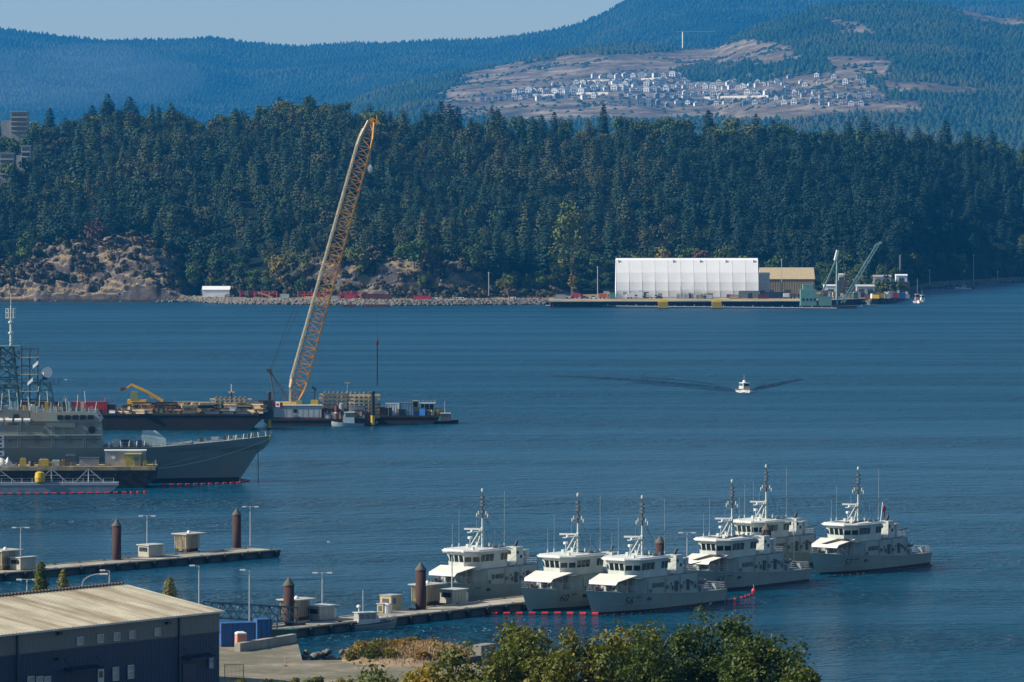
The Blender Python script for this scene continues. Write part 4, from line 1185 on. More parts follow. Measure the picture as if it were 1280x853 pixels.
# superstructure
m = MB()
m.loft([[(-38.0, -7.7, 7.9), (-38.0, 7.7, 7.9), (-100, 7.9, 7.9), (-100, -7.9, 7.9)], [(-38.6, -7.3, 13.2), (-38.6, 7.3, 13.2), (-100, 7.4, 13.2), (-100, -7.4, 13.2)]], close=True)
ss = m.build('superstructure', frig_grey, fr)
m = MB()
m.loft([[(-38.7, -7.2, 13.2), (-38.7, 7.2, 13.2), (-54, 7.2, 13.2), (-54, -7.2, 13.2)], [(-38.2, -7.5, 14.0), (-38.2, 7.5, 14.0), (-54, 7.5, 14.0), (-54, -7.5, 14.0)], [(-39.4, -7.0, 16.0), (-39.4, 7.0, 16.0), (-54, 7.0, 16.0), (-54, -7.0, 16.0)]], close=True)
br = m.build('bridge', frig_grey, fr)
for x in (-40.6, -42.3, -44.0, -45.7, -47.4): m = MB(); m.box(x - .6, x + .6, -7.56, -7.2, 14.35, 15.35); m.build('window', dkglass, br)
for x in (-39.1,):
    for y in (-5.4, -3.4, -1.2, 1.0): m = MB(); m.box(x - .2, x + .35, y - .8, y + .8, 14.3, 15.3); m.build('window', dkglass, br)
m = MB(); m.box(-50.5, -44.0, -7.9, -7.2, 12.6, 13.5); m.bar((-46.7, -7.62, 11.8), (-46.7, -7.5, 11.8), .75, n=10); build_pieces(m, 'bridge_wing', frig_grey, br)
m = MB(); m.bar((-40.3, -7.75, 12.1), (-40.3, -7.3, 12.1), .85, n=12); m.build('hawse_recess', black, ss)
m = MB(); m.box(-62.4, -59.8, -7.9, -7.3, 6.2, 10.8); m.build('hull_panel', white, ss)
m = MB()
for z in (6.6, 7.5, 8.4, 9.3, 10.2): m.box(-62.0, -60.3, -7.96, -7.9, z, z + .4)
m.build('panel_slot', black, ss)
m = MB(); m.box(-70, -54.2, -6.6, 6.6, 13.2, 16.4); m.build('deckhouse', frig_grey, fr)
m = MB(); m.box(-57.8, -56.6, -6.72, -6.6, 13.4, 15.5); m.build('door', black, fr)
m = MB(); rail(m, [(-39.6, -6.9, 16.0), (-54, -6.9, 16.0)], 1.1, 2, .05, 1.4); rail(m, [(-54.2, -6.5, 16.4), (-69, -6.5, 16.4)], 1.1, 2, .05, 1.4); m.build('bridge_rail', steel, fr)
m = MB(); rail(m, [(-54.2, -7.3, 13.2), (-69, -7.3, 13.2)], 1.1, 2, .05, 1.4); m.build('side_rail', steel, fr)
rr = random.Random(4)
for i in range(24):
    x = -40.5 - i * 1.0; h = rr.uniform(.8, 2.4); a = rr.uniform(.15, .45); y = rr.uniform(-6.3, -3); z = 16.0 if x > -54 else 16.4
    m = MB(); m.box(x - a, x + a, y - a, y + a, z, z + h); m.build('roof_gear', rr.choice([frig_lt, whitegrey, dksteel, yellow, palewood, whitegrey]), fr)
for i in range(9):
    x = -54.8 - i * 1.5; h = rr.uniform(.8, 1.7); a = rr.uniform(.3, .6); m = MB(); m.box(x - a, x + a, -7.1, -6.75, 13.2, 13.2 + h); m.build('side_gear', rr.choice([frig_lt, whitegrey, dksteel, palewood]), fr)
# lattice tower with the fire-control radar
def lattice(m, base, top, wb, wt, n, r=.08, rd=.055):
    b = Vector(base); t_ = Vector(top)
    cs = [(-1, -1), (1, -1), (1, 1), (-1, 1)]
    lv = []
    for i in range(n + 1):
        f = i / n; w_ = wb + (wt - wb) * f; c = b + (t_ - b) * f
        lv.append([c + Vector((sx * w_, sy * w_, 0)) for sx, sy in cs])
    for i in range(n):
        for k in range(4):
            m.bar(lv[i][k], lv[i + 1][k], r)
            m.bar(lv[i][k], lv[i + 1][(k + 1) % 4], rd); m.bar(lv[i + 1][k], lv[i + 1][(k + 1) % 4], rd)
            m.bar(lv[i][(k + 1) % 4], lv[i + 1][k], rd)
m = MB(); lattice(m, (-51.0, -1, 16), (-51.0, -1, 23.0), 2.2, 1.0, 3, .17, .10)
m.box(-53.2, -48.8, -2.2, .2, 22.0, 22.2); m.bar((-54.2, -1, 22.0), (-47.9, -1, 22.0), .10)
for x in (-54, -53, -49, -48): m.bar((x, -1, 22), (x, -1, 23.2), .08)
tw = m.build('director_tower', mat('tower_teal_grey', (.11, .19, .20), .5), fr)
m = MB(); m.bar((-51, -1, 23.0), (-51, -1, 23.7), .6, n=10); m.build('radar_pedestal', dksteel, tw)
m = MB(); m.bar((-50.3, -1.9, 24.7), (-51.1, -.8, 24.6), 1.25, .9, 14); m.build('radar_dish', white, tw)
# main mast inside scaffolding
m = MB(); lattice(m, (-59.5, 0, 16.4), (-59.5, 0, 30.5), 2.7, 1.4, 6, .20, .12)
for z in (19, 22, 25, 28, 30.4):
    m.box(-62.6, -56.6, -2.6, 2.6, z, z + .2)
    m.bar((-63.5, -1, z + 1), (-56, -1, z + 1), .1)
lattice(m, (-64.5, 0, 16.4), (-64.5, 0, 27), 2.0, 1.2, 5, .2, .13)
for i in range(70):
    x = -66.5 + rr.uniform(0, 10); z = rr.uniform(17, 30); m.bar((x, rr.uniform(-2.7, -.5), z), (x + rr.uniform(-1.4, 1.4), rr.uniform(-2.7, -.5), z + rr.uniform(.3, 2)), .16)
mm_ = m.build('main_mast', mat('tower_teal_grey', (.11, .19, .20)), fr)
m = MB(); m.bar((-58.6, 0, 30.5), (-58.6, 0, 36.5), .35, .28, 8); m.bar((-58.6, 0, 36.5), (-58.6, 0, 39.6), .22, .15, 8); m.bar((-58.6, 0, 39.6), (-58.6, 0, 42.4), .07)
for z in (33.2, 35.6): m.lathe([(.1, z), (.6, z + .1), (.6, z + .5), (.1, z + .6)], (-58.6, 0), 10)
for k in range(6):
    a = k * 1.047; m.bar((-58.6 + 1.1 * math.cos(a), 1.1 * math.sin(a), 36.7), (-58.6 + 1.1 * math.cos(a), 1.1 * math.sin(a), 39.0), .07)
    for z in (36.9, 38.0, 38.9): m.bar((-58.6 + 1.1 * math.cos(a), 1.1 * math.sin(a), z), (-58.6 + 1.1 * math.cos(a + 1.047), 1.1 * math.sin(a + 1.047), z), .05); m.bar((-58.6, 0, z), (-58.6 + 1.1 * math.cos(a), 1.1 * math.sin(a), z), .04)
m.build('pole_mast', whitegrey, mm_)
# scaffolding: stands by itself round the mast
loc = fr.matrix_basis @ Vector((-56.2, -3.2, 16.4))
sc = thing('scaffold_tower', 'dark tube scaffolding with white sheets round the warship mast', 'scaffolding', loc, R(3))
m = MB()
for ix in range(3):
    for iy in range(3):
        m.bar((ix * 1.8, iy * 2.0, 0), (ix * 1.8, iy * 2.0, 14), .06)
for k in range(8):
    z = k * 1.9 + .2
    for iy in range(3): m.bar((-.3, iy * 2.0, z), (3.9, iy * 2.0, z), .055)
    for ix in range(3): m.bar((ix * 1.8, -.3, z), (ix * 1.8, 4.3, z), .055)
    if k < 7: m.bar((0, 0, z), (1.8, 0, z + 1.9), .045); m.bar((3.6, 0, z), (1.8, 0, z + 1.9), .045)
m.build('tube_frame', dksteel, sc)
for z in (4.0, 7.8, 11.6): m = MB(); m.box(-.2, 3.8, -.2, 4.2, z, z + .1); m.build('platform', palewood, sc)
for x, z in ((2.6, 9.2), (1.4, 5.4)): m = MB(); m.slab([(x, -.35, z), (x + 1.2, -.35, z + 1.0), (x + 1.2, -.25, z + 1.8), (x, -.25, z + .7)], .06); m.build('tarpaulin', white, sc)

# ---- yard float with trusses, the yellow decked barge and its cabins
fp = P(-70, 618, 0); q = P(148, 616.5, 0)
yf = thing('yard_float', 'long low blue grey float with white trusses beside the warship', 'work float', (q.x, q.y, 0), R(3))
m = MB(); m.ext([(-46, -.4), (-2.4, -.4), (0, 1.6), (0, 2.2), (-46, 2.2)], 0, 4.2); m.build('hull', mat('float_blue_grey', (.16, .22, .26), .6, var=.2), yf)
m = MB(); m.box(-46, 0, -.06, 0, 1.75, 2.0); m.build('side_stripe', steel, yf)
m = MB(); rail(m, [(-45, .3, 2.2), (-1, .3, 2.2)], 1.0, 1, .04, 2.2); m.build('guard_rail', steel, yf)
for x0, x1 in ((-44, -37), (-37, -30), (-29, -22), (-17.5, -11), (-9.5, -3)):
    m = MB()
    m.bar((x0, 1.5, 2.2), (x0 + 3, 1.5, 5.2), .15); m.bar((x1, 1.5, 2.2), (x0 + 3, 1.5, 5.2), .15); m.bar((x0 + 3, 1.5, 5.2), (x0 + 3, 1.5, 2.2), .13); m.bar((x0 + 1.6, 1.5, 3.8), (x0 + 5, 1.5, 3.8), .11); m.bar((x0, 1.5, 2.3), (x1, 1.5, 2.3), .12)
    m.build('truss', steel, yf)
m = MB(); m.bar((-33, .9, 2.4), (-22, .9, 6.2), .16); m.bar((-33, 2.1, 2.4), (-22, 2.1, 6.2), .16)
for k in range(8): m.bar((-33 + 1.45 * k, .9, 2.4 + .5 * k), (-33 + 1.45 * k, 2.1, 2.4 + .5 * k), .05)
m.build('stair', steel, yf)
t = thing('fender_buoy', 'big bright yellow covered buoy standing on the blue grey float', 'buoy', P(50, 604, 2.2))
m = MB(); m.lathe([(.5, 0), (1.05, .3), (1.15, 1.2), (1.0, 2.2), (.5, 2.5)], n=14); m.build('body', yellow, t); m = MB(); m.lathe([(.15, 2.5), (.15, 2.9)], n=8); m.build('eye', dksteel, t)
q = P(196, 612, 0)
yb = thing('yard_barge', 'dark barge with a tan cluttered deck between float and warship', 'barge', (q.x, q.y + 1, 0), R(3))
m = MB(); m.ext([(-60, -.6), (-3.5, -.6), (-.3, 2.2), (0, 4.6), (-60, 4.6)], 4.4, 13.0); m.build('hull', black, yb)
tandeck = mat('tan_deck', (.40, .32, .17), .85, var=.3, scale=.5, second=(.2, .16, .1), amount=.4)
m = MB(); m.box(-60, -.1, 4.4, 13.0, 4.603, 4.75); m.build('deck', tandeck, yb); m = MB(); m.box(-60, -.4, 4.25, 4.4, 3.9, 4.7); m.build('tan_coaming', tandeck, yb)
m = MB(); rail(m, [(-59, 4.6, 4.7), (-1, 4.6, 4.7), (-.5, 12.5, 4.7)], 1.0, 2, .04, 2); m.build('guard_rail', mat('dull_yellow', (.50, .42, .16)), yb)
m = MB()
for k in range(11): x = -2.5 - 3.4 * k; m.lathe([(.5, 0), (.5, .5)], n=10); m.v[-20:] = [(x + a, 4.15 + z - .3, 2.6 + b) for a, b, z in m.v[-20:]]
build_pieces(m, 'tyre_fender', rubber, yb)
def on_yb(x, y, z=4.75): return yb.matrix_basis @ Vector((x, y, z))
def shed_box(name, label, cat, loc, rz, w_, d_, h_, m_, roofm=None, win=None, door=None):
    t = thing(name, label, cat, loc, rz)
    m = MB(); m.box(0, w_, 0, d_, 0, h_); m.build('wall', m_, t)
    m = MB(); m.box(-.2, w_ + .2, -.2, d_ + .2, h_, h_ + .15); m.build('roof', roofm or whitegrey, t)
    if win: m = MB(); m.bar((win[0], -.06, win[1]), (win[0], .02, win[1]), .42, n=12); m.build('round_window', white, t)
    if door: m = MB(); m.box(door, door + 1.0, -.05, .02, .1, 2.1); m.build('door', mat('dull_grey_door', (.2, .2, .18)), t)
    return t
shed_box('site_cabin', 'long grey cabin with white roof edge and round light on the yard barge', 'cabin', on_yb(-11.6, 6.5), R(3), 8.9, 3.0, 3.3, mat('cabin_grey', (.33, .33, .33), .6), white, (1.9, 1.9))
shed_box('yellow_hut', 'small yellow hut before the long grey cabin on the yard barge', 'hut', on_yb(-7.0, 4.9), R(3), 3.3, 1.4, 2.6, mat('hut_yellow', (.50, .38, .06), .6), mat('hut_roof_yellow', (.62, .52, .2), .6), None, 1.9)
shed_box('deck_machine', 'low grey machine housing left of the long grey cabin on the barge', 'machine', on_yb(-17.2, 6), R(3), 4.2, 2.5, 1.7, mat('cabin_grey', (.33, .33, .33)), dksteel)
shed_box('red_skip', 'red yellow topped skip at the far left edge of the barge', 'skip', on_yb(-45.5, 6), R(3), 7.5, 3.2, 1.9, brownc, yellow)
t = thing('tarp_heap', 'crumpled white tarpaulin heap on the barge deck by the stairs', 'tarpaulin', on_yb(-34.0, 6))
m = MB(); rings = []
for i in range(9):
    x = -2.2 + 4.4 * i / 8; b = math.sqrt(max(.05, 1 - (x / 2.3) ** 2))
    rings.append([(x + .15 * rr.random(), b * 1.4 * math.cos(a) , max(0, b * (1.9 + .5 * math.sin(i * 2.3)) * math.sin(a) * (.8 + .3 * rr.random()))) for a in [math.pi * k / 7 for k in range(8)]])
m.loft(rings); m.build('sheet', awnwhite, t)
for i, (x, y, a, h, mm, nm, lb) in enumerate((
        (-29.5, 5.4, .7, 1.7, yellow, 'gas_cage', 'yellow cage box right of the white tarpaulin on the barge'), (-25, 5.6, 1.1, 1.5, yellow, 'gas_cage', 'square yellow frame box midway along the barge deck'),
        (-22.3, 5.6, .9, 1.3, whitegrey, 'pump_unit', 'pale pump unit left of the low grey machine housing'), (-2.8, 5.6, .5, 1.2, yellow, 'bollard', 'yellow bollard at the right end of the barge deck'),
        (-19.2, 7.5, 1.2, 2.3, dksteel, 'winch', 'dark winch block behind the low grey machine housing'))):
    t = thing(nm, lb, nm.replace('_', ' '), on_yb(x, y), R(3))
    m = MB(); m.box(-a, a, -a * .7, a * .7, .1, h, 0, .06, .06); m.build('body', mm, t); m = MB(); m.box(-a * 1.1, a * 1.1, -a * .8, a * .8, 0, .12); m.build('base', dksteel, t); m = MB(); m.bar((-a * .6, 0, h + .2), (a * .6, 0, h + .2), .06); m.bar((-a * .6, 0, h), (-a * .6, 0, h + .2), .05); m.bar((a * .6, 0, h), (a * .6, 0, h + .2), .05); m.build('lifting_bar', steel, t)
boom([W0(-4, 618.5), W0(80, 618), W0(160, 617), W0(186, 615.5)], 18, 'line of red floats along the blue grey float', r=.24, L=.9)
boom([W0(200, 607), W0(250, 606), W0(295, 604.5), W0(312, 601.5), W0(300, 600)], 18, 'line of small red floats around the warship stem', r=.2, L=.8)

# fittings on the warship's side and roofs
for i in range(7): m = MB(); x = -55.5 - 2.0 * i; m.bar((x, -7.35, 14.2), (x + 1.5, -7.35, 14.2), .42, .42, 10); m.build('life_raft', white, fr)
for x in (-42.0, -49.0, -56.5): 
    m = MB()
    for k in range(12): m.box(x - .25, x + .25, -7.95, -7.7, 8.3 + .4 * k, 8.36 + .4 * k)
    m.box(x - .3, x - .24, -7.95, -7.65, 8.0, 13.2); m.box(x + .24, x + .3, -7.95, -7.65, 8.0, 13.2); m.build('ladder', steel, fr)
for x, z, a, h in ((-40.0, 9.0, .8, 1.9), (-45.5, 9.2, .8, 1.9), (-52.5, 9.0, .8, 1.9), (-44.0, 11.3, .5, .5), (-51.0, 11.4, .5, .5), (-58.5, 9.4, .6, .6)): m = MB(); m.box(x - a / 2, x + a / 2, -7.88, -7.2, z, z + h); m.build('side_door', mat('frigate_dark_panel', (.10, .13, .125), .5), fr)
m = MB(); m.box(-68, -38.2, -8.05, -7.6, 10.85, 11.0); m.build('side_ledge', frig_lt, fr)
m = MB(); m.bar((-38.4, -7.75, 9.9), (-68, -7.95, 9.9), .09); m.build('side_pipe', dksteel, fr)
for i in range(14):
    x = -39.6 - i * 2.1; z = 16.0 if x > -54 else 16.4; m = MB(); m.bar((x, -6.2 + (i % 3), z), (x + .3 * (-1) ** i, -6.2 + (i % 3), z + 2.2 + (i * 7 % 4) * .8), .07); m.build('whip_aerial', whitegrey, fr)
m = MB(); m.box(-47.5, -45.5, -3, -1, 16.0, 18.2); m.bar((-46.5, -2, 18.2), (-46.5, -2, 19.5), .7, .5, 10); m.build('gun_director', frig_lt, fr)
# people-high litter of gear on the yard barge: hoses, cages and boxes
for i in range(22):
    bx_ = on_yb(-13 - rr.uniform(0, 26), rr.uniform(4.9, 8.5)); t = thing('deck_box', 'small box or cage among the gear on the tan barge deck', 'box', bx_, R(3) + rr.uniform(-.3, .3), 'small boxes on the tan barge deck')
    w_, h_ = rr.uniform(.4, 1.1), rr.uniform(.5, 1.5); mm = rr.choice([whitegrey, dksteel, yellow, palewood, steel, rust, MATS['dull_yellow'] if 'dull_yellow' in MATS else yellow])
    m = MB(); m.box(0, w_, 0, w_ * .8, .1, h_); m.build('box', mm, t); m = MB(); m.box(-.05, w_ + .05, -.05, w_ * .8 + .05, 0, .12); m.build('skid', dksteel, t)
# ================================================================== CRANE BARGE AND WORK BARGES
CA = R(3)
def barge(name, label, px0, px1, py, dz, width, m_, deckm=None, back=0.0, rake=2.0, wale=True):
    a = P(px0, py, 0); b = P(px1, py, 0); L = b.x - a.x
    t = thing(name, label, 'barge', (a.x, a.y + back, 0), 0)
    m = MB(); m.ext([(rake, -.6), (L - rake, -.6), (L, dz * .55), (L, dz), (0, dz), (0, dz * .55)], 0, width); m.build('hull', m_, t)
    m = MB(); m.box(.1, L - .1, .1, width - .1, dz + .002, dz + .12); m.build('deck', deckm or dkwood, t)
    if wale:
        m = MB(); m.box(0, L, -.15, 0, dz - .35, dz + .05); m.build('wale', dkwood, t)
    t['L'] = L
    return t
darkhull = mat('barge_black_hull', (.010, .011, .012), .8, var=.3, scale=.3, second=(.022, .016, .012), amount=.3)
brownhull = mat('barge_brown_hull', (.032, .021, .018), .8, var=.3, scale=.3, second=(.10, .035, .02), amount=.3)
b1 = barge('deck_barge', 'very long black hulled barge loaded with timber behind the warship bow', -30, 322, 540, 4.4, 16, darkhull, None, 8, 3)
b2 = barge('crane_barge', 'crane barge with a long pale deckhouse, carrying the tall lattice crane', 330, 470, 533, 1.9, 18, brownhull, None, 0)
b3 = barge('work_barge', 'low rust brown barge with containers and cabin at the right of the crane', 468, 548, 530, 2.0, 12, brownhull, None, 2)
def on(t, x, y, z): return t.matrix_basis @ Vector((x, y, z))
def container(name, label, cat, loc, w_, d_, h_, m_, rz=0, n=7):
    t = thing(name, label, cat, loc, rz)
    m = MB(); m.box(0, w_, 0, d_, .1, h_); m.build('body', m_, t)
    m = MB()
    for x in (0, w_):
        for y in (0, d_): m.box(x - .08, x + .08, y - .08, y + .08, 0, h_ + .04)
    m.box(-.05, w_ + .05, -.06, .02, 0, .16); m.box(-.05, w_ + .05, -.06, .02, h_ - .1, h_ + .05); m.build('frame', dksteel if m_ not in (white, whitegrey) else whitegrey, t)
    m = MB(); k = max(3, int(w_ / .7))
    for i in range(1, k): m.box(w_ * i / k - .05, w_ * i / k + .05, -.05, 0, .16, h_ - .1)
    m.build('side_rib', m_, t)
    return t
def pxx(px, Y): return (px - 640) / F * Y
def timber(label, loc, w_, d_, layers, m_=None, rz=0, seed=0, gap=.35, cat='timber stack'):
    """A stack of crossed timbers is one load: courses of logs laid one way then the other."""
    t = thing('timber_stack', label, cat, loc, rz, 'timber stacks on the barges'); r_ = random.Random(seed)
    for k in range(layers):
        m = MB(); z = k * gap
        if k % 2:
            n = max(3, int(w_ / 1.2))
            for i in range(n): x = w_ * (i + .5) / n; m.box(x - .16, x + .16, -.2, d_ + .2, z, z + gap)
        else:
            n = max(2, int(d_ / .9))
            for i in range(n): y = d_ * (i + .5) / n; m.box(-.5 - r_.random() * .6, w_ + .4 + r_.random() * .9, y - .2, y + .2, z, z + gap)
        m.build('timber_course', m_ or r_.choice([wood, palewood, wood]), t)
    return t
Yb1 = b1.location.y
D1 = 4.52
def b1p(px, y, z=D1): return Vector((pxx(px, Yb1 + y), Yb1 + y, z))
container('red_container', 'bright red container with a frame on top, left part of the long barge', 'container', b1p(89, 4), 9.6, 3, 3.0, redp)
container('brown_container', 'rust brown long container at the far left of the long barge', 'container', b1p(22, 6), 12.5, 3, 3.0, brownc)
container('brown_container', 'rust brown container right of the red container on the long barge', 'container', b1p(132, 5), 2.6, 3, 2.3, brownc)
container('blue_bin', 'small pale blue bin standing between red container and excavator', 'bin', b1p(144, 2.5), 1.8, 1.6, 2.0, mat('pale_blue_paint', (.2, .38, .55), .5))
for px, wd, h, lb in ((158, 9.4, 2.8, 'long rust brown open bin under the yellow excavator'), (208, 7.2, 3.0, 'rust brown open bin right of the yellow excavator'), (240, 5.4, 2.9, 'rust brown open bin between the two crossed timber stacks')):
    container('open_bin', lb, 'bin', b1p(px, 5.5), wd, 4, h, brownc)
t = thing('bin_frame', 'thin red steel frame standing on top of the red container', 'frame', b1p(87, 4, D1 + 3.06))
m = MB(); m.bar((-1.2, 0, .2), (10.5, 0, .2), .08); m.bar((-1.2, 0, 0), (-1.2, 0, 1.1), .08); m.bar((9.6, 0, 0), (9.6, 0, 1.3), .09); m.bar((-1.8, 0, .9), (-.4, 0, .9), .07); m.bar((8.6, 0, 1.2), (10.4, 0, 1.2), .07); m.build('steel_bar', redp, t)
timber('tall crossed stack of pale timbers right of the excavator', b1p(224, 3), 3.8, 3, 9, seed=1)
timber('wide crossed stack of brown timbers with a post behind, near the crane', b1p(266, 6), 9.2, 4, 10, seed=2, gap=.42)
timber('low heap of brown timbers below the excavator arm', b1p(187, 1.0), 6.2, 2.4, 4, seed=3)
timber('low flat pile of timbers left of the tall crossed stack', b1p(206, .6), 4.6, 2, 3, seed=4)
timber('long low pile of planks along the barge edge under the wide crossed stack', b1p(256, .8), 11, 2.5, 3, palewood, seed=5)
timber('low heap of sawn timber at the left of the excavator', b1p(160, .7), 5, 2, 2, seed=6)
for i, (px, wd) in enumerate(((255, 5.0), (274, 4.4), (292, 4.0))):
    container('low_skip', ['first low grey skip from the left along the barge edge', 'middle low grey skip along the barge edge', 'low grey skip nearest the crane along the barge edge'][i], 'skip', b1p(px, .1, D1 - .9), wd, 1.8, 1.6, mat('grey_skip', (.22, .26, .27), .7))
t = thing('barge_post', 'brown mast post behind the wide crossed timber stack', 'post', b1p(289, 11))
m = MB(); m.bar((0, 0, 0), (0, 0, 5.6), .28, .25, 8); m.build('shaft', rust, t); m = MB(); m.bar((0, 0, 5.6), (0, 0, 7.6), .1); m.bar((-.8, 0, 5.4), (.8, 0, 5.4), .3); m.build('head', palewood, t)
container('dark_container', 'tall dark grey container at the right end of the long barge', 'container', b1p(323, 4, 2.8), 3.9, 3, 5.2, mat('charcoal_paint', (.05, .055, .06), .6))
for i, (px, h) in enumerate(((31, 1.7), (50, 1.4), (64, 2.0), (80, 1.2), (118, 1.1), (300, 1.3), (309, 1.9), (316, 1.1))):
    t = thing('deck_crate', ['ochre crate at the left of the lattice radar tower', 'pale crate behind the radar tower', 'taller ochre crate behind the radar tower', 'grey crate left of the red container', 'low crate before the red container', 'pale crate left of the dark grey container', 'tall crate next to the dark grey container', 'small pink crate beside the dark grey container'][i], 'crate', b1p(px, 2.0))
    m = MB(); m.box(0, 1.7, 0, 1.4, .12, h); m.build('box', [palewood, whitegrey, wood, steel, redp, whitegrey, awnwhite, pink][i], t); m = MB(); m.box(-.05, 1.75, -.05, 1.45, 0, .14); m.box(-.05, 1.75, -.05, 1.45, h, h + .1); m.build('pallet', dkwood, t)
# yellow excavator
t = thing('excavator', 'yellow excavator with raised folded arm on the long barge', 'excavator', b1p(170, 7, D1 + 2.0), 0); t.scale = (1.3, 1.3, 1.3)
m = MB(); m.box(-2, 2.4, -1.6, -.9, -1.2, -.2); m.box(-2, 2.4, .9, 1.6, -1.2, -.2); build_pieces(m, 'track', black, t)
m = MB(); m.box(-1.9, 2.2, -1.5, 1.5, -.1, 1.2, 0, .1, .05); m.build('body', mat('excavator_yellow', (.75, .40, .02), .5), t)
m = MB(); m.box(-1.2, .5, -1.5, -.2, 1.2, 2.9, 0, .1, .1); m.build('cab', mat('cab_green_grey', (.22, .25, .10), .5), t)
exy = MATS['excavator_yellow']
m = MB(); m.bar((5.6, 0, .9), (2.6, 0, 2.7), .42, .40, 4); m.bar((2.6, 0, 2.7), (-.9, 0, 4.3), .40, .34, 4); m.bar((3.4, 0, 1.4), (1.2, 0, 3.7), .14); m.build('boom_arm', exy, t)
m = MB(); m.bar((-.9, 0, 4.5), (-2.3, 0, 3.4), .30, .22, 4); m.build('stick', exy, t)
m = MB(); m.ext([(-2.0, 3.6), (-2.3, 3.3), (-3.1, 2.9), (-3.4, 3.3), (-2.9, 3.9)], -.6, .6); m.build('bucket', brownc, t)
# boundary post, flag, deckhouse of the crane barge
Yc = b2.location.y; DC = 2.02
def b2p(px, y, z=DC): return Vector((pxx(px, Yc + y), Yc + y, z))
t = thing('deckhouse', 'long pale grey deckhouse with a small window under the crane', 'deckhouse', b2p(341, 1))
m = MB(); m.box(0, 13.4, 0, 5, 0, 3.6); m.build('wall', mat('deckhouse_pale', (.46, .50, .50), .6, var=.08), t); m = MB(); m.box(-.2, 13.6, -.2, 5.2, 3.6, 3.75); m.build('roof', whitegrey, t)
m = MB(); m.box(5.6, 6.7, -.06, 0, 1.7, 2.6); m.build('window', black, t); m = MB(); m.box(-.05, 13.45, -.05, 0, 0, .4); m.build('base_stripe', brownc, t)
for i in range(9): m = MB(); m.box(1.5 * i + .6, 1.5 * i + .7, -.03, 0, .4, 3.55); m.build('wall_seam', steel, t)
t = thing('national_flag', 'red and white flag with a maple leaf at the deckhouse corner', 'flag', b2p(340, .2))
m = MB(); m.bar((0, 0, 0), (0, 0, 5.2), .06); m.build('staff', steel, t)
for x0, x1, mm in ((0, .8, redp), (.8, 2.1, white), (2.1, 2.9, redp)):
    m = MB(); m.loft([[(x0 + (x1 - x0) * k / 3, .12 * math.sin((x0 + (x1 - x0) * k / 3) * 2.2) - .03, 4.9 - .12 * (x0 + (x1 - x0) * k / 3)), (x0 + (x1 - x0) * k / 3, .12 * math.sin((x0 + (x1 - x0) * k / 3) * 2.2) - .03, 3.5 - .12 * (x0 + (x1 - x0) * k / 3))] for k in range(4)], caps=False); m.build('flag_panel', mm, t)
m = MB(); lf = [(0, .48), (.1, .25), (.24, .3), (.2, .08), (.42, .12), (.34, -.02), (.4, -.08), (.16, -.22), (.18, -.32), (.02, -.28), (.02, -.48), (-.02, -.48), (-.02, -.28), (-.18, -.32), (-.16, -.22), (-.4, -.08), (-.34, -.02), (-.42, .12), (-.2, .08), (-.24, .3), (-.1, .25)]
m.slab([(1.45 + a, -.11, 4.02 + b) for a, b in lf], .0); m.v = [(x, y - (.02 if i < len(lf) else -.0), z) for i, (x, y, z) in enumerate(m.v)]; m.build('flag_leaf', redp, t)
def spud(px, py, top, r, label, yel=3.0):
    p = P(px, py, 0); q = PY(px, top, p.y); t = thing('spud_pile', label, 'pile', (p.x, p.y, 0), 0, 'dark spud piles of the crane barge')
    m = MB(); m.lathe([(r, -2), (r, .4)], n=14); m.build('foot', black, t)
    m = MB(); m.lathe([(r + .02, .4), (r + .02, yel)], n=14); m.build('yellow_band', yellow, t)
    m = MB(); m.lathe([(r, yel), (r, q.z)], n=14); m.build('shaft', black, t)
    m = MB(); m.lathe([(r + .1, q.z), (r + .1, q.z + .2), (.1, q.z + .3)], n=14); m.build('cap', dksteel, t)
spud(336.5, 537, 491, .5, 'dark spud pile at the left end of the crane barge')
spud(466, 533, 490, .55, 'dark spud pile with yellow foot at the right end of the crane barge')
# the lattice crane
base = b2p(360, 7, 5.4); tip = PY(464, 152, Yc + 9)
t = thing('lattice_crane', 'tall orange and cream lattice boom crane standing on the barge', 'crane', (base.x, base.y, 0))
o = Vector((base.x, base.y, 0))
m = MB(); m.box(-7.0, 2.5, -2.4, 2.4, 4.2, 6.4, 0, .1, .05); m.build('machine_house', mat('crane_house_yellow', (.66, .42, .10), .5, var=.1), t)
m = MB(); m.box(-3.2, 3.4, -2.6, -1.4, 2.02, 4.2); m.box(-3.2, 3.4, 1.4, 2.6, 2.02, 4.2); build_pieces(m, 'crawler_track', black, t)
m = MB(); m.box(2.2, 4.0, -2.4, -1.0, 4.4, 7.0, 0, .15, .1); m.build('cab', mat('cab_green_grey', (.22, .25, .10)), t)
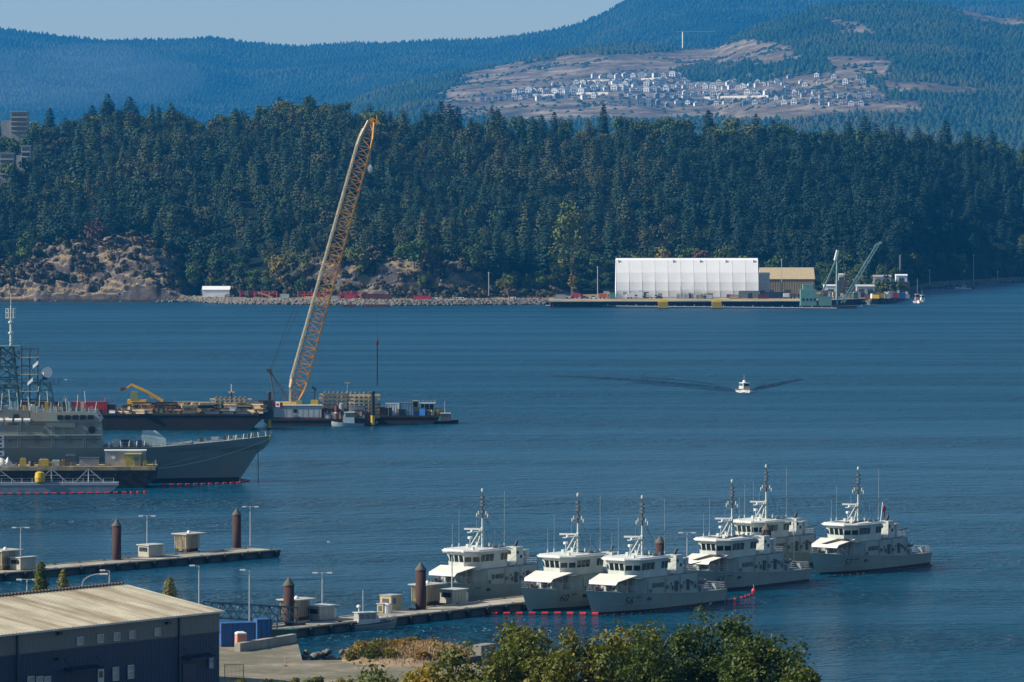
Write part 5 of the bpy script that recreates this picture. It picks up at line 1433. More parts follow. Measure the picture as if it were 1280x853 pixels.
# boom: four chords, side faces orange, front face paler
A = base - o + Vector((1.2, 0, 0)); B = tip - o
ax = (B - A).normalized(); wv = Vector((0, 1, 0)); hv = wv.cross(ax).normalized()
if hv.x > 0: hv = -hv
def station(f):
    w_ = interp(f, [(0, .7), (.07, 2.1), (.93, 1.8), (1, .8)]); c = A + (B - A) * f
    return [c + hv * w_ * 1.05 - wv * w_, c + hv * w_ * 1.05 + wv * w_, c - hv * w_ * 1.05 + wv * w_, c - hv * w_ * 1.05 - wv * w_]
NB = 34
st = [station(i / NB) for i in range(NB + 1)]
bm_ = MB(); bc_ = MB()
for i in range(NB):
    for k in range(4): (bc_ if k in (0, 1) else bm_).bar(st[i][k], st[i + 1][k], .30 if k in (0, 1) else .26)
    for k, (u_, v_) in enumerate(((0, 1), (1, 2), (2, 3), (3, 0))):
        tgt = bc_ if k == 0 else bm_
        tgt.bar(st[i][u_], st[i][v_], .13)
        if i % 2: tgt.bar(st[i][u_], st[i + 1][v_], .14)
        else: tgt.bar(st[i][v_], st[i + 1][u_], .14)
boomo = bm_.build('boom', boomorange, t)
bc_.build('boom_back_face', boomcream, boomo)
m = MB()      # walkway and pendants on the boom's back, pale and nearly solid
for i in range(2, NB - 1):
    a = (st[i][0] * .62 + st[i][1] * .38) + hv * .15; b = (st[i + 1][0] * .62 + st[i + 1][1] * .38) + hv * .15
    m.bar(a, b, .55)
m.build('boom_walkway', boomcream, boomo)
m = MB()
for y in (-.8, .8):
    c = B + Vector((.2, y, .1)); m.bar(c - wv * .15, c + wv * .15, 1.0, n=12); c = B + Vector((1.4, y, -.2)); m.bar(c - wv * .15, c + wv * .15, .75, n=12)
m.bar(B + Vector((-.6, 0, .6)), B + Vector((2.6, 0, -.6)), .3); m.bar(B + Vector((1.5, 0, 0)), B + Vector((1.6, 0, 1.8)), .07)
m.build('boom_head', boomorange, boomo)
g0 = b2p(341, 8, 5.8) - o; G1 = PY(337, 463, Yc + 8) - o; G2 = PY(359, 500, Yc + 8) - o
m = MB()
for y in (-1.6, 1.6):
    m.bar(G2 + Vector((0, y, 0)), G1 + Vector((0, y * .6, 0)), .28); m.bar(g0 + Vector((.5, y, 0)), G1 + Vector((0, y * .6, 0)), .16)
for k in range(1, 6): f = k / 6; c = G2 + (G1 - G2) * f; m.bar(c + Vector((0, -1.4, 0)), c + Vector((0, 1.4, 0)), .12); m.bar(c + Vector((-.0, -1.4, 0)), c + (G1 - G2) / 6 + Vector((0, 1.2, 0)), .1)
m.box(G1.x - .7, G1.x + .7, G1.y - 1.4, G1.y + 1.4, G1.z - .4, G1.z + .5)
m.build('gantry', dksteel, t)
m = MB()
pm = A + (B - A) * .84 + hv * 1.7; mid = PY(383, 400, Yc + 8) - o
for y in (-.7, .7):
    m.bar(G1 + Vector((0, y, 0)), B - ax * 3 + hv * 1.3 + Vector((0, y, 0)), .05)
    m.bar(G1 + Vector((.4, y, 0)), A + (B - A) * .62 + hv * 1.9 + Vector((0, y, 0)), .045)
m.build('pendant_rope', dksteel, t)
hk = PY(471.5, 424, Yc + 9) - o; hb_ = PY(471.5, 482, Yc + 9) - o
m = MB(); m.bar(B + Vector((1.7, 0, -.4)), Vector((hk.x, B.y, hk.z)), .035); m.build('hoist_rope', dksteel, t)
m = MB(); m.lathe([(.2, hk.z), (.36, hk.z - .5), (.36, hk.z - 1.4), (.2, hk.z - 1.9)], (hk.x, hk.y), 10); hb2 = m.build('hook_block', brownc, t)
m = MB(); m.bar((hk.x, hk.y, hk.z - 1.8), (hk.x, hk.y, hb_.z), .17, .17, 8); m.build('drop_hammer', black, t)
wk = PY(462.5, 211, Yc + 9) - o
m = MB(); m.bar(B + Vector((.1, .4, -.6)), Vector((wk.x, wk.y, wk.z + 1)), .03); m.lathe([(.2, wk.z + 1.3), (.75, wk.z + .5), (.7, wk.z - .6), (.25, wk.z - 1.3)], (wk.x, wk.y), 10); m.build('auxiliary_hook', white, t)
# more gear on the crane barge and at its right
timber('long stack of pale timbers and pipes right of the crane foot', b2p(402, 8), 13.5, 4.5, 14, palewood, seed=8, gap=.5)
timber('stack of pale timbers at the right end of the crane barge', b2p(440, 5), 6.5, 4.5, 13, palewood, seed=9, gap=.5)
container('green_bin', 'long dark green low bin right of the crane foot', 'bin', b2p(392, 4), 10.6, 3, 2.6, mat('olive_green_bin', (.09, .12, .04), .6))
container('brown_bin', 'brown bin behind the workboat at the crane barge', 'bin', b2p(399, 1.2), 5.5, 2.2, 2.8, brownc)
container('pale_locker', 'pale locker left of the dark spud pile with yellow foot', 'locker', b2p(436, 1.4), 4.4, 2.2, 3.6, mat('locker_blue_grey', (.24, .28, .30), .6))
container('dark_tank_box', 'dark green tank box beside the pale locker on the crane barge', 'tank', b2p(424, .8), 4.8, 2.4, 1.9, greenp)
t = thing('fuel_tank', 'small blue tank standing on the crane barge by the timbers', 'tank', b2p(427, 2.6, DC + 2)); m = MB(); m.lathe([(.7, 0), (.75, .2), (.75, 2.0), (.3, 2.3)], n=12); m.build('body', MATS['locker_blue_grey'], t); m = MB(); m.lathe([(.15, 2.3), (.15, 2.6)], n=8); m.build('cap', dksteel, t)
t = thing('light_mast', 'thin light mast standing among the timbers of the crane barge', 'light mast', b2p(434, 10)); m = MB(); m.bar((0, 0, 0), (0, 0, 9.6), .12, .08); m.build('pole', steel, t); m = MB(); m.box(-.7, .7, -.3, .3, 9.4, 9.8); m.build('lamp_head', palewood, t)
t = thing('floodlight', 'dark tilted floodlight on a post near the crane foot', 'floodlight', b2p(393, 6)); m = MB(); m.bar((0, 0, 0), (0, 0, 8.0), .14); m.build('pole', dksteel, t); m = MB(); m.bar((-.7, 0, 8.7), (.5, 0, 7.7), .4, .3, 8); m.build('lamp_head', dksteel, t); m = MB(); m.box(-1, 1, -1, 1, 2.6, 5.0); m.build('winch', yellow, t)
t = thing('red_drum', 'upright red drum behind the workboat at the crane barge', 'drum', b2p(420.5, .5)); m = MB(); m.lathe([(.55, 0), (.55, 3.4), (.3, 3.6)], n=12); m.build('body', brownc, t); m = MB(); m.lathe([(.6, 1.6), (.6, 1.8)], n=12); m.build('band', white, t)
container('white_crate', 'white crate left of the red drum', 'crate', b2p(414, .6), 1.4, 1.2, 1.8, white)
container('pink_crate', 'pale pink bin at the left end of the crane barge', 'crate', b2p(331.5, .6, DC), 1.5, 1.2, 4.6, awnwhite)
# boat working alongside
def small_boat(name, label, cat, px, py, L, rz, hullm, cabm, cab=(.3, .62), h=1.9, mast=2.2):
    p = P(px, py, 0); t = thing(name, label, cat, p, rz)
    m = MB(); rings = []
    for i in range(9):
        u = i / 8; x = L * (u - .5); b = L * .17 * (1 - max(0, (u - .5) / .5) ** 2.2); z = L * .09 + L * .06 * u ** 2
        rings.append([(x, b, z), (x - .3 * u, b * .75, -.15), (x - .5 * u, 0, -.35), (x - .3 * u, -b * .75, -.15), (x, -b, z)])
    m.loft(rings); m.build('hull', hullm, t)
    x0, x1 = L * (cab[0] - .5), L * (cab[1] - .5); w_ = L * .12; z = L * .09
    m = MB(); m.loft([[(x0, -w_, z), (x1, -w_, z), (x1, w_, z), (x0, w_, z)], [(x0 + .1, -w_ * .95, z + h * .55), (x1 - .1, -w_ * .95, z + h * .55), (x1 - .1, w_ * .95, z + h * .55), (x0 + .1, w_ * .95, z + h * .55)], [(x0 + .15, -w_ * .85, z + h), (x1 - .5, -w_ * .85, z + h), (x1 - .5, w_ * .85, z + h), (x0 + .15, w_ * .85, z + h)]], close=True); cb = m.build('cabin', cabm, t)
    n = 3
    for sd in (-1, 1):
        for i in range(n):
            a = x0 + .25 + (x1 - x0 - .9) * i / n; b = a + (x1 - x0 - .9) / n - .12
            m = MB(); m.slab([(a, sd * (w_ * .95 + .02), z + h * .58), (b, sd * (w_ * .95 + .02), z + h * .58), (b, sd * (w_ * .87 + .02), z + h * .92), (a, sd * (w_ * .87 + .02), z + h * .92)], .02); m.build('window', dkglass, cb)
    m = MB(); m.slab([(x1 - .03, -w_ * .8, z + h * .6), (x1 - .03, w_ * .8, z + h * .6), (x1 - .40, w_ * .75, z + h * .93), (x1 - .40, -w_ * .75, z + h * .93)], .04); m.build('windscreen', dkglass, cb)
    m = MB(); m.box(x0 - .1, x1 - .2, -w_, w_, z + h, z + h + .1); m.build('roof', white, t)
    m = MB(); xm = (x0 + x1) / 2 - .3; m.bar((xm, 0, z + h), (xm, 0, z + h + mast), .06); m.bar((xm, -.5, z + h + mast * .5), (xm, .5, z + h + mast * .5), .05); m.build('mast', steel, t)
    return t
small_boat('workboat', 'pale blue workboat lying beside the crane barge', 'workboat', 434, 533, 9.5, R(178), mat('pale_boat_blue', (.30, .38, .40), .5), mat('cabin_pale_blue', (.36, .48, .54), .5), (.28, .62), 3.0, 3.0)
small_boat('tug_boat', 'small dark tug boat at the right end of the brown work barge', 'tug boat', 558, 529.5, 7.0, R(-4), black, dksteel, (.25, .7), 2.2, 3.4)
# work barge at the right
Y3 = b3.location.y
def b3p(px, y, z=2.12): return Vector((pxx(px, Y3 + y), Y3 + y, z))
container('white_container', 'ribbed white container on the brown work barge', 'container', b3p(482, 2), 5.0, 2.6, 3.4, white)
container('pale_blue_container', 'pale blue container right of the ribbed white one', 'container', b3p(499.5, .8), 3.8, 2.6, 3.7, mat('container_blue_grey', (.25, .38, .46), .55))
t = thing('wheelhouse', 'dark wheelhouse cabin with glazed sides on the work barge', 'cabin', b3p(525, 2)); m = MB(); m.box(0, 4.0, 0, 3, 0, 1.7); m.build('wall', mat('cab_green_grey', (.22, .25, .10)), t); m = MB(); m.box(.1, 3.9, .1, 2.9, 1.7, 3.3); m.build('glazing', dkglass, t); m = MB(); m.box(-.3, 4.3, -.3, 3.3, 3.3, 3.5); m.build('roof', whitegrey, t)
m = MB()
for x in (.1, 1.3, 2.6, 3.9): m.box(x - .08, x + .08, .0, .1, 1.7, 3.3)
m.build('window_post', whitegrey, t); m = MB(); rail(m, [(-.2, -.2, 3.5), (4.2, -.2, 3.5)], .8, 1, .05, 1); m.build('roof_rail', steel, t)
t = thing('deck_loader', 'yellow and black loader machine left of the wheelhouse', 'loader', b3p(514, 2)); m = MB(); m.box(0, 2.2, 0, 2, .6, 2.4); m.build('body', yellow, t); m = MB(); m.box(.4, 1.8, .2, 1.8, 2.4, 4.0); m.build('cab', dkglass, t)
for x in (.4, 1.8): m = MB(); m.bar((x, -.2, .55), (x, 2.2, .55), .55, n=12); m.build('wheel', rubber, t)
m = MB(); m.box(.3, 1.9, .1, 1.9, 4.0, 4.15); m.build('roof', yellow, t)
for i, (px, h, mm, lb) in enumerate(((468.5, 3.4, wood, 'tall timber crate next to the spud pile with yellow foot'), (474, 2.4, brownc, 'rust brown crate left of the ribbed white container'), (544, 2.0, yellow, 'yellow crate between wheelhouse and small tug'), (549, 1.4, dksteel, 'dark winch box at the right end of the work barge'))):
    container('deck_crate', lb, 'crate', b3p(px, 1), 1.4, 1.4, h, mm)
# the small patrol launch under way and its wash
t = small_boat('motor_launch', 'white motor launch with red waterline running across the open harbour', 'motor boat', 931, 490.5, 9.5, R(-72), whitegrey, whitegrey, (.24, .68), 2.1, 2.6)
m = MB(); m.lathe([(.5, 3.0), (.6, 3.3), (.4, 3.8), (.1, 3.9)], (-.5, 0), 12); m.build('radome', white, t)
m = MB(); m.path([(4.9, 0, 1.25), (3.0, 1.05, 1.15), (0, 1.65, .95), (-4.6, 1.65, .85)], .16, 6); m.path([(4.9, 0, 1.25), (3.0, -1.05, 1.15), (0, -1.65, .95), (-4.6, -1.65, .85)], .16, 6); m.build('fender_collar', brownc, t)
foamm = mat('wake_foam', (.55, .60, .62), .8, var=.2, scale=1.5)
def wave(pts, h, wd):
    m = MB(); rings = []
    for i, (px, py) in enumerate(pts):
        p = P(px, py, 0); f = i / (len(pts) - 1); k = (1 - f) ** .3 * min(1, .35 + f * 6)
        prof = [(-wd, -.03), (-wd * .55, .22 * h), (0, h), (wd * .5, .3 * h), (wd, -.03)]
        rings.append([(p.x, p.y + a * (1 + f), .02 + b * k) for a, b in prof])
    m.loft(rings, caps=False)
    return m
def subdiv(pts, n):
    out = []
    for i in range(n + 1):
        px = pts[0][0] + (pts[-1][0] - pts[0][0]) * i / n
        q = sorted(pts); out.append((px, interp(px, q)))
    return out
wakem = water_material('wake_water', (.0, .022, .042, 1), .14)  # darker body colour paints in the wave faces that mirror less sky
for pts, h in (([(922, 489), (880, 484), (830, 479), (780, 475), (720, 471.5), (690, 470.5)], .55), ([(940, 488), (955, 485.5), (975, 481), (1002, 474.5)], .8), ([(918, 487), (880, 479), (840, 474.5), (800, 472)], .25), ([(915, 489.5), (870, 486), (830, 481.5), (790, 477.5)], .35)):
    o = wave(subdiv(pts, 40), h * 1.3, 3.8).build('wake_wave', wakem, None, True); tag(o, kind='structure')
wf = MB()
for i in range(7):
    p = P(924 + i * 2.4, 490.2 + .7 * math.sin(i), 0); wf.lathe([(.9 + .4 * math.sin(i * 2), -.05), (.7, .14), (.2, .22)], (p.x, p.y + .6 * math.cos(i * 2.1)), 8)
tag(wf.build('wash_foam', foamm), 'white foam around the bow of the running launch', 'foam', kind='stuff')

# loose clutter on the barges: small loads nobody could tell apart, each its own thing
rc = random.Random(21)
def bundle(name, label, cat, group, loc, mats_, kind):
    t = thing(name, label, cat, loc, rc.uniform(-.4, .4), group); mm = rc.choice(mats_)
    if kind == 'timber':
        L_ = rc.uniform(2.2, 5.5); n = rc.choice((2, 3, 3, 4, 6, 8))
        for k in range(n):
            m = MB()
            for q in range(3): y = q * .42 + rc.uniform(-.06, .06); x0 = rc.uniform(-.5, .5); m.box(x0, x0 + L_, y, y + .34, k * .38, k * .38 + .33)
            m.build('timber_course', rc.choice(mats_), t)
    elif kind == 'pipe':
        L_ = rc.uniform(3, 7)
        for q in range(rc.randint(2, 4)): m = MB(); m.bar((0, q * .5, .25), (L_ + rc.uniform(-.6, .6), q * .5 + rc.uniform(-.2, .2), .25 + .1 * (q % 2)), .22, n=8); m.build('pipe', mm, t)
    else:
        w_, h_ = rc.uniform(.7, 2.2), rc.uniform(.7, 2.6)
        m = MB(); m.box(0, w_, 0, w_ * .8, .12, h_, 0, .04, .04); m.build('box', mm, t); m = MB(); m.box(-.06, w_ + .06, -.06, w_ * .8 + .06, 0, .13); m.box(-.04, w_ + .04, -.04, w_ * .8 + .04, h_, h_ + .08); m.build('pallet', dkwood, t)
for i in range(34):
    bundle('timber_bundle', 'loose timber bundle among the clutter of the long dark barge', 'timber bundle', 'timber bundles on the long barge', b1p(rc.uniform(140, 316), rc.uniform(.3, 3), D1 + (0 if i < 22 else rc.uniform(0, .1))), [wood, palewood, wood, dkwood], 'timber')
for i in range(12):
    bundle('pipe_bundle', 'rusty pipe bundle among the clutter of the long dark barge', 'pipe bundle', 'pipe bundles on the long barge', b1p(rc.uniform(20, 310), rc.uniform(2, 8)), [rust, steel, brownc], 'pipe')
for i in range(40):
    bundle('small_crate', 'small crate among the clutter of the long dark barge', 'crate', 'small crates on the long barge', b1p(rc.uniform(15, 318), rc.uniform(.3, 7)), [palewood, wood, whitegrey, brownc, steel, dksteel, greenp, redp, white], 'box')
for i in range(16):
    bundle('small_crate', 'small crate among the gear right of the crane foot', 'crate', 'small crates on the crane barge', b2p(rc.uniform(400, 460), rc.uniform(.2, 1.2)), [palewood, wood, whitegrey, brownc, dksteel, yellow, redp, white], 'box')
for i in range(9):
    bundle('timber_bundle', 'loose timber bundle among the gear right of the crane foot', 'timber bundle', 'timber bundles on the crane barge', b2p(rc.uniform(398, 445), rc.uniform(2, 4), DC + rc.uniform(0, 2.6) * 0), [wood, palewood], 'timber')
for i in range(12):
    bundle('small_crate', 'small crate on the rust brown work barge', 'crate', 'small crates on the work barge', b3p(rc.uniform(470, 546), rc.uniform(.2, 1.0)), [palewood, wood, whitegrey, brownc, dksteel, yellow, plainblue], 'box')
# ================================================================== FAR SHORE: TENT, SHEDS, PIER, CRANE BARGE, YARD
def SP(px, back, z=3.05, lift=0.0):
    """Point on the far shore bench: back metres behind the waterline at photograph column px."""
    Y = ysh(px) + back
    return Vector((pxx(px, Y), Y, z))
# quay along the tent: dark timber front
ql, qr = 688, 1122
qa = P(ql, 384.5, 0); qb = P(1000, 384, 0); qc = P(1122, 379, 0)
quay = thing('timber_quay', 'long dark timber quay in front of the white tent across the harbour', 'quay', (qa.x, qa.y, 0))
o = Vector((qa.x, qa.y, 0)); Q = [qa - o, qb - o, qc - o]
m = MB(); m.slab([(Q[0].x, Q[0].y, 3.3), (Q[1].x, Q[1].y, 3.3), (Q[2].x, Q[2].y, 3.3), (Q[2].x, Q[2].y + 120, 3.3), (Q[0].x, Q[0].y + 95, 3.3)], .45); m.build('deck', mat('quay_yard_ground', (.36, .29, .16), .95, var=.3, scale=.06, second=(.16, .14, .11), amount=.5), quay)
m = MB(); m.slab([(Q[0].x, Q[0].y + 3.5, 2.84), (Q[1].x, Q[1].y + 3.5, 2.84), (Q[2].x, Q[2].y + 3.5, 2.84), (Q[2].x, Q[2].y + 118, 2.84), (Q[0].x, Q[0].y + 90, 2.84)], 4.5); m.build('fill', black, quay)
m = MB()
for a, b in zip(Q, Q[1:]):
    n = int((b - a).length / 3.2)
    for i in range(n):
        c = a + (b - a) * (i + .5) / n; m.bar((c.x, c.y + .3, -1.5), (c.x, c.y + .3, 3.2), .28, n=6)
build_pieces(m, 'quay_pile', dkwood, quay)
m = MB(); m.path([c + Vector((0, .1, 2.9)) for c in Q], .3, 4); m.build('quay_beam', dkwood, quay)

# log boom / floating walkway with two yellow floats
fa, fb = P(682, 383.5, 0), P(1046, 387, 0)
t = thing('floating_walkway', 'long thin dark floating walkway before the timber quay', 'walkway', (fa.x, fa.y, 0)); d = fb - fa
m = MB(); m.slab([(0, 0, .9), (d.x, d.y, .9), (d.x, d.y + 3, .9), (0, 3, .9)], 1.1); m.build('deck', dkwood, t)
m = MB(); m.bar((0, -.1, .75), (d.x, d.y - .1, .75), .22); m.build('rubbing_beam', steel, t)
m = MB()
for i in range(30): c = d * (i + .5) / 30; m.box(c.x - .3, c.x + .3, c.y + .4, c.y + .9, .9, 1.35 + .5 * ((i * 7) % 3 == 0))
build_pieces(m, 'mooring_post', steel, t)
for px, lb in ((829, 'left one of the two yellow floats at the dark floating walkway'), (896, 'right one of the two yellow floats at the dark floating walkway')):
    p = P(px, 386, 0); t = thing('yellow_float', lb, 'float', (p.x - 2.6, p.y, .1))
    m = MB(); m.loft([[(0, 0, 0), (5.4, 0, 0), (5.4, 2.6, 0), (0, 2.6, 0)], [(-.2, -.1, 3.4), (5.1, -.1, 3.6), (5.1, 2.7, 3.6), (-.2, 2.7, 3.4)], [(.4, .3, 4.6), (4.4, .3, 4.9), (4.4, 2.3, 4.9), (.4, 2.3, 4.6)]], close=True); m.build('cover', yellow, t)
    m = MB(); m.box(-.4, 5.8, -.3, 2.9, -.1, .25); m.build('base', black, t)

# the big white tent hall
p = PY(770, 361, 2735); q = PY(948, 361, 2735); Wt = q.x - p.x
t = thing('tent_hall', 'very long white fabric tent hall on the quay across the harbour', 'tent hall', (p.x, 2735, 3.3))
prof = [(0, 0), (.02, 4.2), (1.0, 9.0), (3.0, 14.4), (6.8, 21.4), (11, 22.5), (15.2, 21.4), (19, 14.4), (21, 9), (21.98, 4.2), (22, 0)]
m = MB(); rings = []
NBAY = 11
for i in range(NBAY * 6 + 1):
    x = Wt * i / (NBAY * 6); ph = (i % 6) / 6
    sag = .11 * math.sin(math.pi * ph) ** .8 if i % 6 else 0
    rings.append([(x, y + (sag * .9 if y < 11 else -sag * .9) * (1 if z < 10 else .35 if z < 18 else .05), z - sag * (.10 if z > 18 else 0)) for y, z in prof])
m.loft(rings); sk = m.build('skin', tent, t)
m = MB()
for i in range(NBAY + 1):
    x = Wt * i / NBAY
    m = MB()
    for (y0, z0), (y1, z1) in zip(prof[:6], prof[1:6]): m.bar((x, y0 - .05, z0), (x, y1 - .05, z1 + .02), .04)
    m.build('frame_rib', white, t)
m = MB(); m.box(0, Wt, -.12, -.02, 0, .5); m.build('base_strip', steel, t)
m = MB()
for f in (.02, .405, .595, .775, .97): m.box(Wt * f - .25, Wt * f + .25, 6.0, 6.6, 20.0, 21.6)
build_pieces(m, 'anchor_plate', steel, t)
# tan shed with a lean-to and other buildings
def shed(name, label, cat, px0, px1, pyb, pyt, Y, depth, wallm, roofm, rise=1.2, doors=0, z0=3.3):
    a = PY(px0, pyb, Y); b = PY(px1, pyb, Y); h = PY(px0, pyt, Y).z - z0; L = b.x - a.x
    t = thing(name, label, cat, (a.x, Y, z0))
    m = MB(); m.box(0, L, 0, depth, 0, h - rise); m.build('wall', wallm, t)
    if z0 > 4: m = MB(); m.box(-1.5, L + 1.5, -1.5, depth + 3, -z0 + 2.6, 0); m.build('foundation', dkconc, t)
    m = MB(); m.add([(-.3, -.3, h - rise), (L + .3, -.3, h - rise), (L + .3, depth / 2, h), (-.3, depth / 2, h), (-.3, depth + .3, h - rise), (L + .3, depth + .3, h - rise)], [(0, 1, 2, 3), (3, 2, 5, 4), (0, 3, 4), (1, 5, 2), (0, 4, 5, 1)]); m.build('roof', roofm, t)
    for i in range(doors): m = MB(); x = L * (i + .5) / doors; m.box(x - 1.6, x + 1.6, -.06, .02, 0, min(4, h * .5)); m.build('door', dksteel, t)
    return t
shed('tan_shed', 'large tan warehouse right of the white tent', 'warehouse', 951, 1018, 361, 335, 2765, 22, mat('tan_wall_cladding', (.20, .165, .10), .7, var=.15, scale=.2, ribs=('X', 1.0)), mat('tan_roof', (.44, .35, .2), .7, var=.1), 6.5, 3)
shed('side_shed', 'grey lean-to shed between the white tent and the tan warehouse', 'shed', 944, 962, 361, 341, 2745, 10, mat('shed_grey', (.40, .42, .42), .7), whitegrey, 1.5, 1)
shed('blue_shed', 'blue grey shed standing alone at the far right waterfront', 'shed', 1177, 1207, 349, 338, 3290, 12, mat('shed_blue_grey', (.12, .22, .27), .7), mat('shed_blue_roof', (.17, .27, .3), .6), 1, 2, 4)
shed('long_shed', 'long low pale shed behind the green crane jib', 'shed', 1092, 1114, 352, 344, 2860, 9, whitegrey, mat('grey_roof', (.33, .31, .28), .7), 1, 2, 9.0)
shed('white_hut', 'small white shed right of the long low pale shed', 'shed', 1120, 1134, 352, 343, 2890, 7, white, white, .8, 1, 9.5)
shed('grey_workshop', 'grey workshop with pale roof below the green crane jib', 'workshop', 1071, 1093, 364, 356, 2748, 8, mat('shed_grey', (.4, .42, .42)), whitegrey, 1, 2, 5.5)
shed('white_office', 'white office cabin at the left edge of the green crane', 'cabin', 1030, 1047, 365, 356, 2742, 6, white, white, .6, 1, 5.5)
shed('pale_store', 'small pale store building behind the green crane mast', 'shed', 1048, 1056, 350, 342, 2850, 6, white, whitegrey, .8, 1, 11)
shed('white_shed', 'white shed with two roof bays on the left shore beside the rocky bluff', 'shed', 253, 287, 371, 358, ysh(268) + 18, 9, white, white, 2.0, 0, 3.0)
# containers, trucks and plant standing on the quay and along the shore road
def truck(label, px, py_z, Y, colm, L=6.0, cat='truck', z=3.3, flip=1, box=True):
    t = thing('truck' if L > 5 else 'car', label, cat if L > 5 else 'car', (pxx(px, Y), Y, z)); 
    m = MB()
    if L > 5:
        m.box(-L / 2, L * .18, -1.1, 1.1, .8, 3.0 if box else 1.5); m.build('cargo_body', colm if box else dksteel, t)
        m = MB(); m.box(L * .22, L / 2, -1.05, 1.05, .6, 2.6, 0, .25, .05); cb = m.build('cab', whitegrey if not box else colm, t)
        m = MB(); m.box(L * .26, L * .44, -1.12, -1.04, 1.6, 2.3); m.build('window', dkglass, cb)
        xs = (-L * .34, -L * .05, L * .36)
    else:
        m.box(-L / 2, L / 2, -.9, .9, .4, 1.0, 0, .05, .03); m.build('body', colm, t)
        m = MB(); m.box(-L * .30, L * .22, -.82, .82, 1.0, 1.6, 0, .45, .1); m.build('cabin', dkglass, t)
        xs = (-L * .31, L * .31)
    for x in xs:
        for y in (-1, 1): m = MB(); m.bar((x, y - .12, .45), (x, y + .12, .45), .45, n=10); m.build('wheel', rubber, t)
    return t
r7 = random.Random(12)
items = [(703, 4.6, 'white', 'white car at the left end of the timber quay'), (712, 4.5, 'red', 'red car second from the left end of the quay'), (722, 6.5, 'red', 'red truck on the quay left of the tent'),
         (731, 4.6, 'grey', 'grey car on the quay left of the tent corner'), (742, 4.5, 'white', 'white car on the quay below the left tent edge'), (756, 7, 'orange', 'orange truck below the left corner of the tent'),
         (790, 6.5, 'white', 'white box truck in front of the left third of the tent'), (803, 4.6, 'red', 'red car right of the white box truck before the tent'), (815, 6.5, 'white', 'second white box truck before the tent'), (824, 4.5, 'grey', 'grey car left of the generator frame before the tent'),
         (985, 5.2, 'white', 'white pickup parked before the tan warehouse'), (978, 4.6, 'grey', 'grey car beside the white pickup at the tan warehouse'), (994, 6.5, 'grey', 'grey truck right of the white pickup')]
cm_ = {'white': white, 'red': redp, 'grey': dksteel, 'orange': orange}
for px, L, c, lb in items: truck(lb, px, 0, 2716 + r7.uniform(-4, 6), cm_[c], L)
cont = [(770, 9, 2.6, white, 'long white container on the quay edge before the tent'), (694, 6, 2.6, steel, 'grey container at the left end of the quay'), (846, 7, 2.4, whitegrey, 'pale container left of the generator frame'),
        (925, 12, 4.2, mat('container_grey_green', (.24, .28, .24), .7), 'large grey green container before the right end of the tent'), (948, 6, 2.6, brownc, 'rust brown container left of the tan warehouse'), (912, 5, 2.2, palewood, 'wooden crate stack left of the large grey green container'),
        (956, 12, 3.6, mat('dark_blue_paint', (.03, .06, .09), .6), 'long dark blue container before the tan warehouse'), (1014, 7, 2.6, mat('container_grey_green', (.24, .28, .24)), 'grey green container at the right end of the tan warehouse'), (1002, 6, 3, wood, 'brown wooden crate stack before the tan warehouse')]
for px, L, h, mm, lb in cont: container('container', lb, 'container', Vector((pxx(px, 2712), 2712 + (12 if h > 3 else 2), 3.3)), L, 2.5, h, mm)
t = thing('generator_frame', 'grey tangle of frames and generators before the middle of the tent', 'generator', (pxx(868, 2712), 2714, 3.3))
m = MB()
for i in range(10): m.bar((-10 + i * 2.2, 0, 0), (-10 + i * 2.2, 0, 3 + 2.2 * ((i * 5) % 3)), .13); m.bar((-10 + i * 2.2, .2, 2.5), (-7.8 + i * 2.2, .2, 3 + (i % 2)), .1)
m.bar((-10, 0, .1), (11, 0, .1), .12); m.bar((-10, .1, 3.0), (10, .1, 3.0), .14); m.bar((-8, .1, 5.0), (4, .1, 5.0), .1); m.build('frame', steel, t)
for i, x in enumerate((-7, -2, 2.5, 7)): m = MB(); m.box(x - 1.6, x + 1.6, .4, 2.4, 0, 2.2 + .6 * (i % 2)); m.build('generator_box', [whitegrey, dksteel, steel, whitegrey][i], t)
# clutter along the right end of the pier
cl = [(1100, 3.0, yellow, 'yellow machine on the right end of the pier'), (1106, 2.4, whitegrey, 'pale tank box on the right end of the pier'), (1112, 3.4, palewood, 'tan crate pile near the red white boat'), (1088, 2.2, dksteel, 'dark crate below the grey workshop'), (1118, 2.8, redp, 'red box at the pier end beside the white boat'), (1124, 3.2, plainblue, 'blue box at the pier end'), (1096, 2.0, white, 'white crate left of the yellow machine'), (1130, 2.4, whitegrey, 'pale crate at the very end of the pier'), (1082, 2.0, orange, 'orange crate at the middle of the right pier'), (1063, 2.2, whitegrey, 'pale crate under the foot of the green jib')]
for px, h, mm, lb in cl: container('deck_crate', lb, 'crate', Vector((pxx(px, 2722), 2720 + r7.uniform(0, 12), 3.3)), 2.2 + h * .4, 2, h, mm)
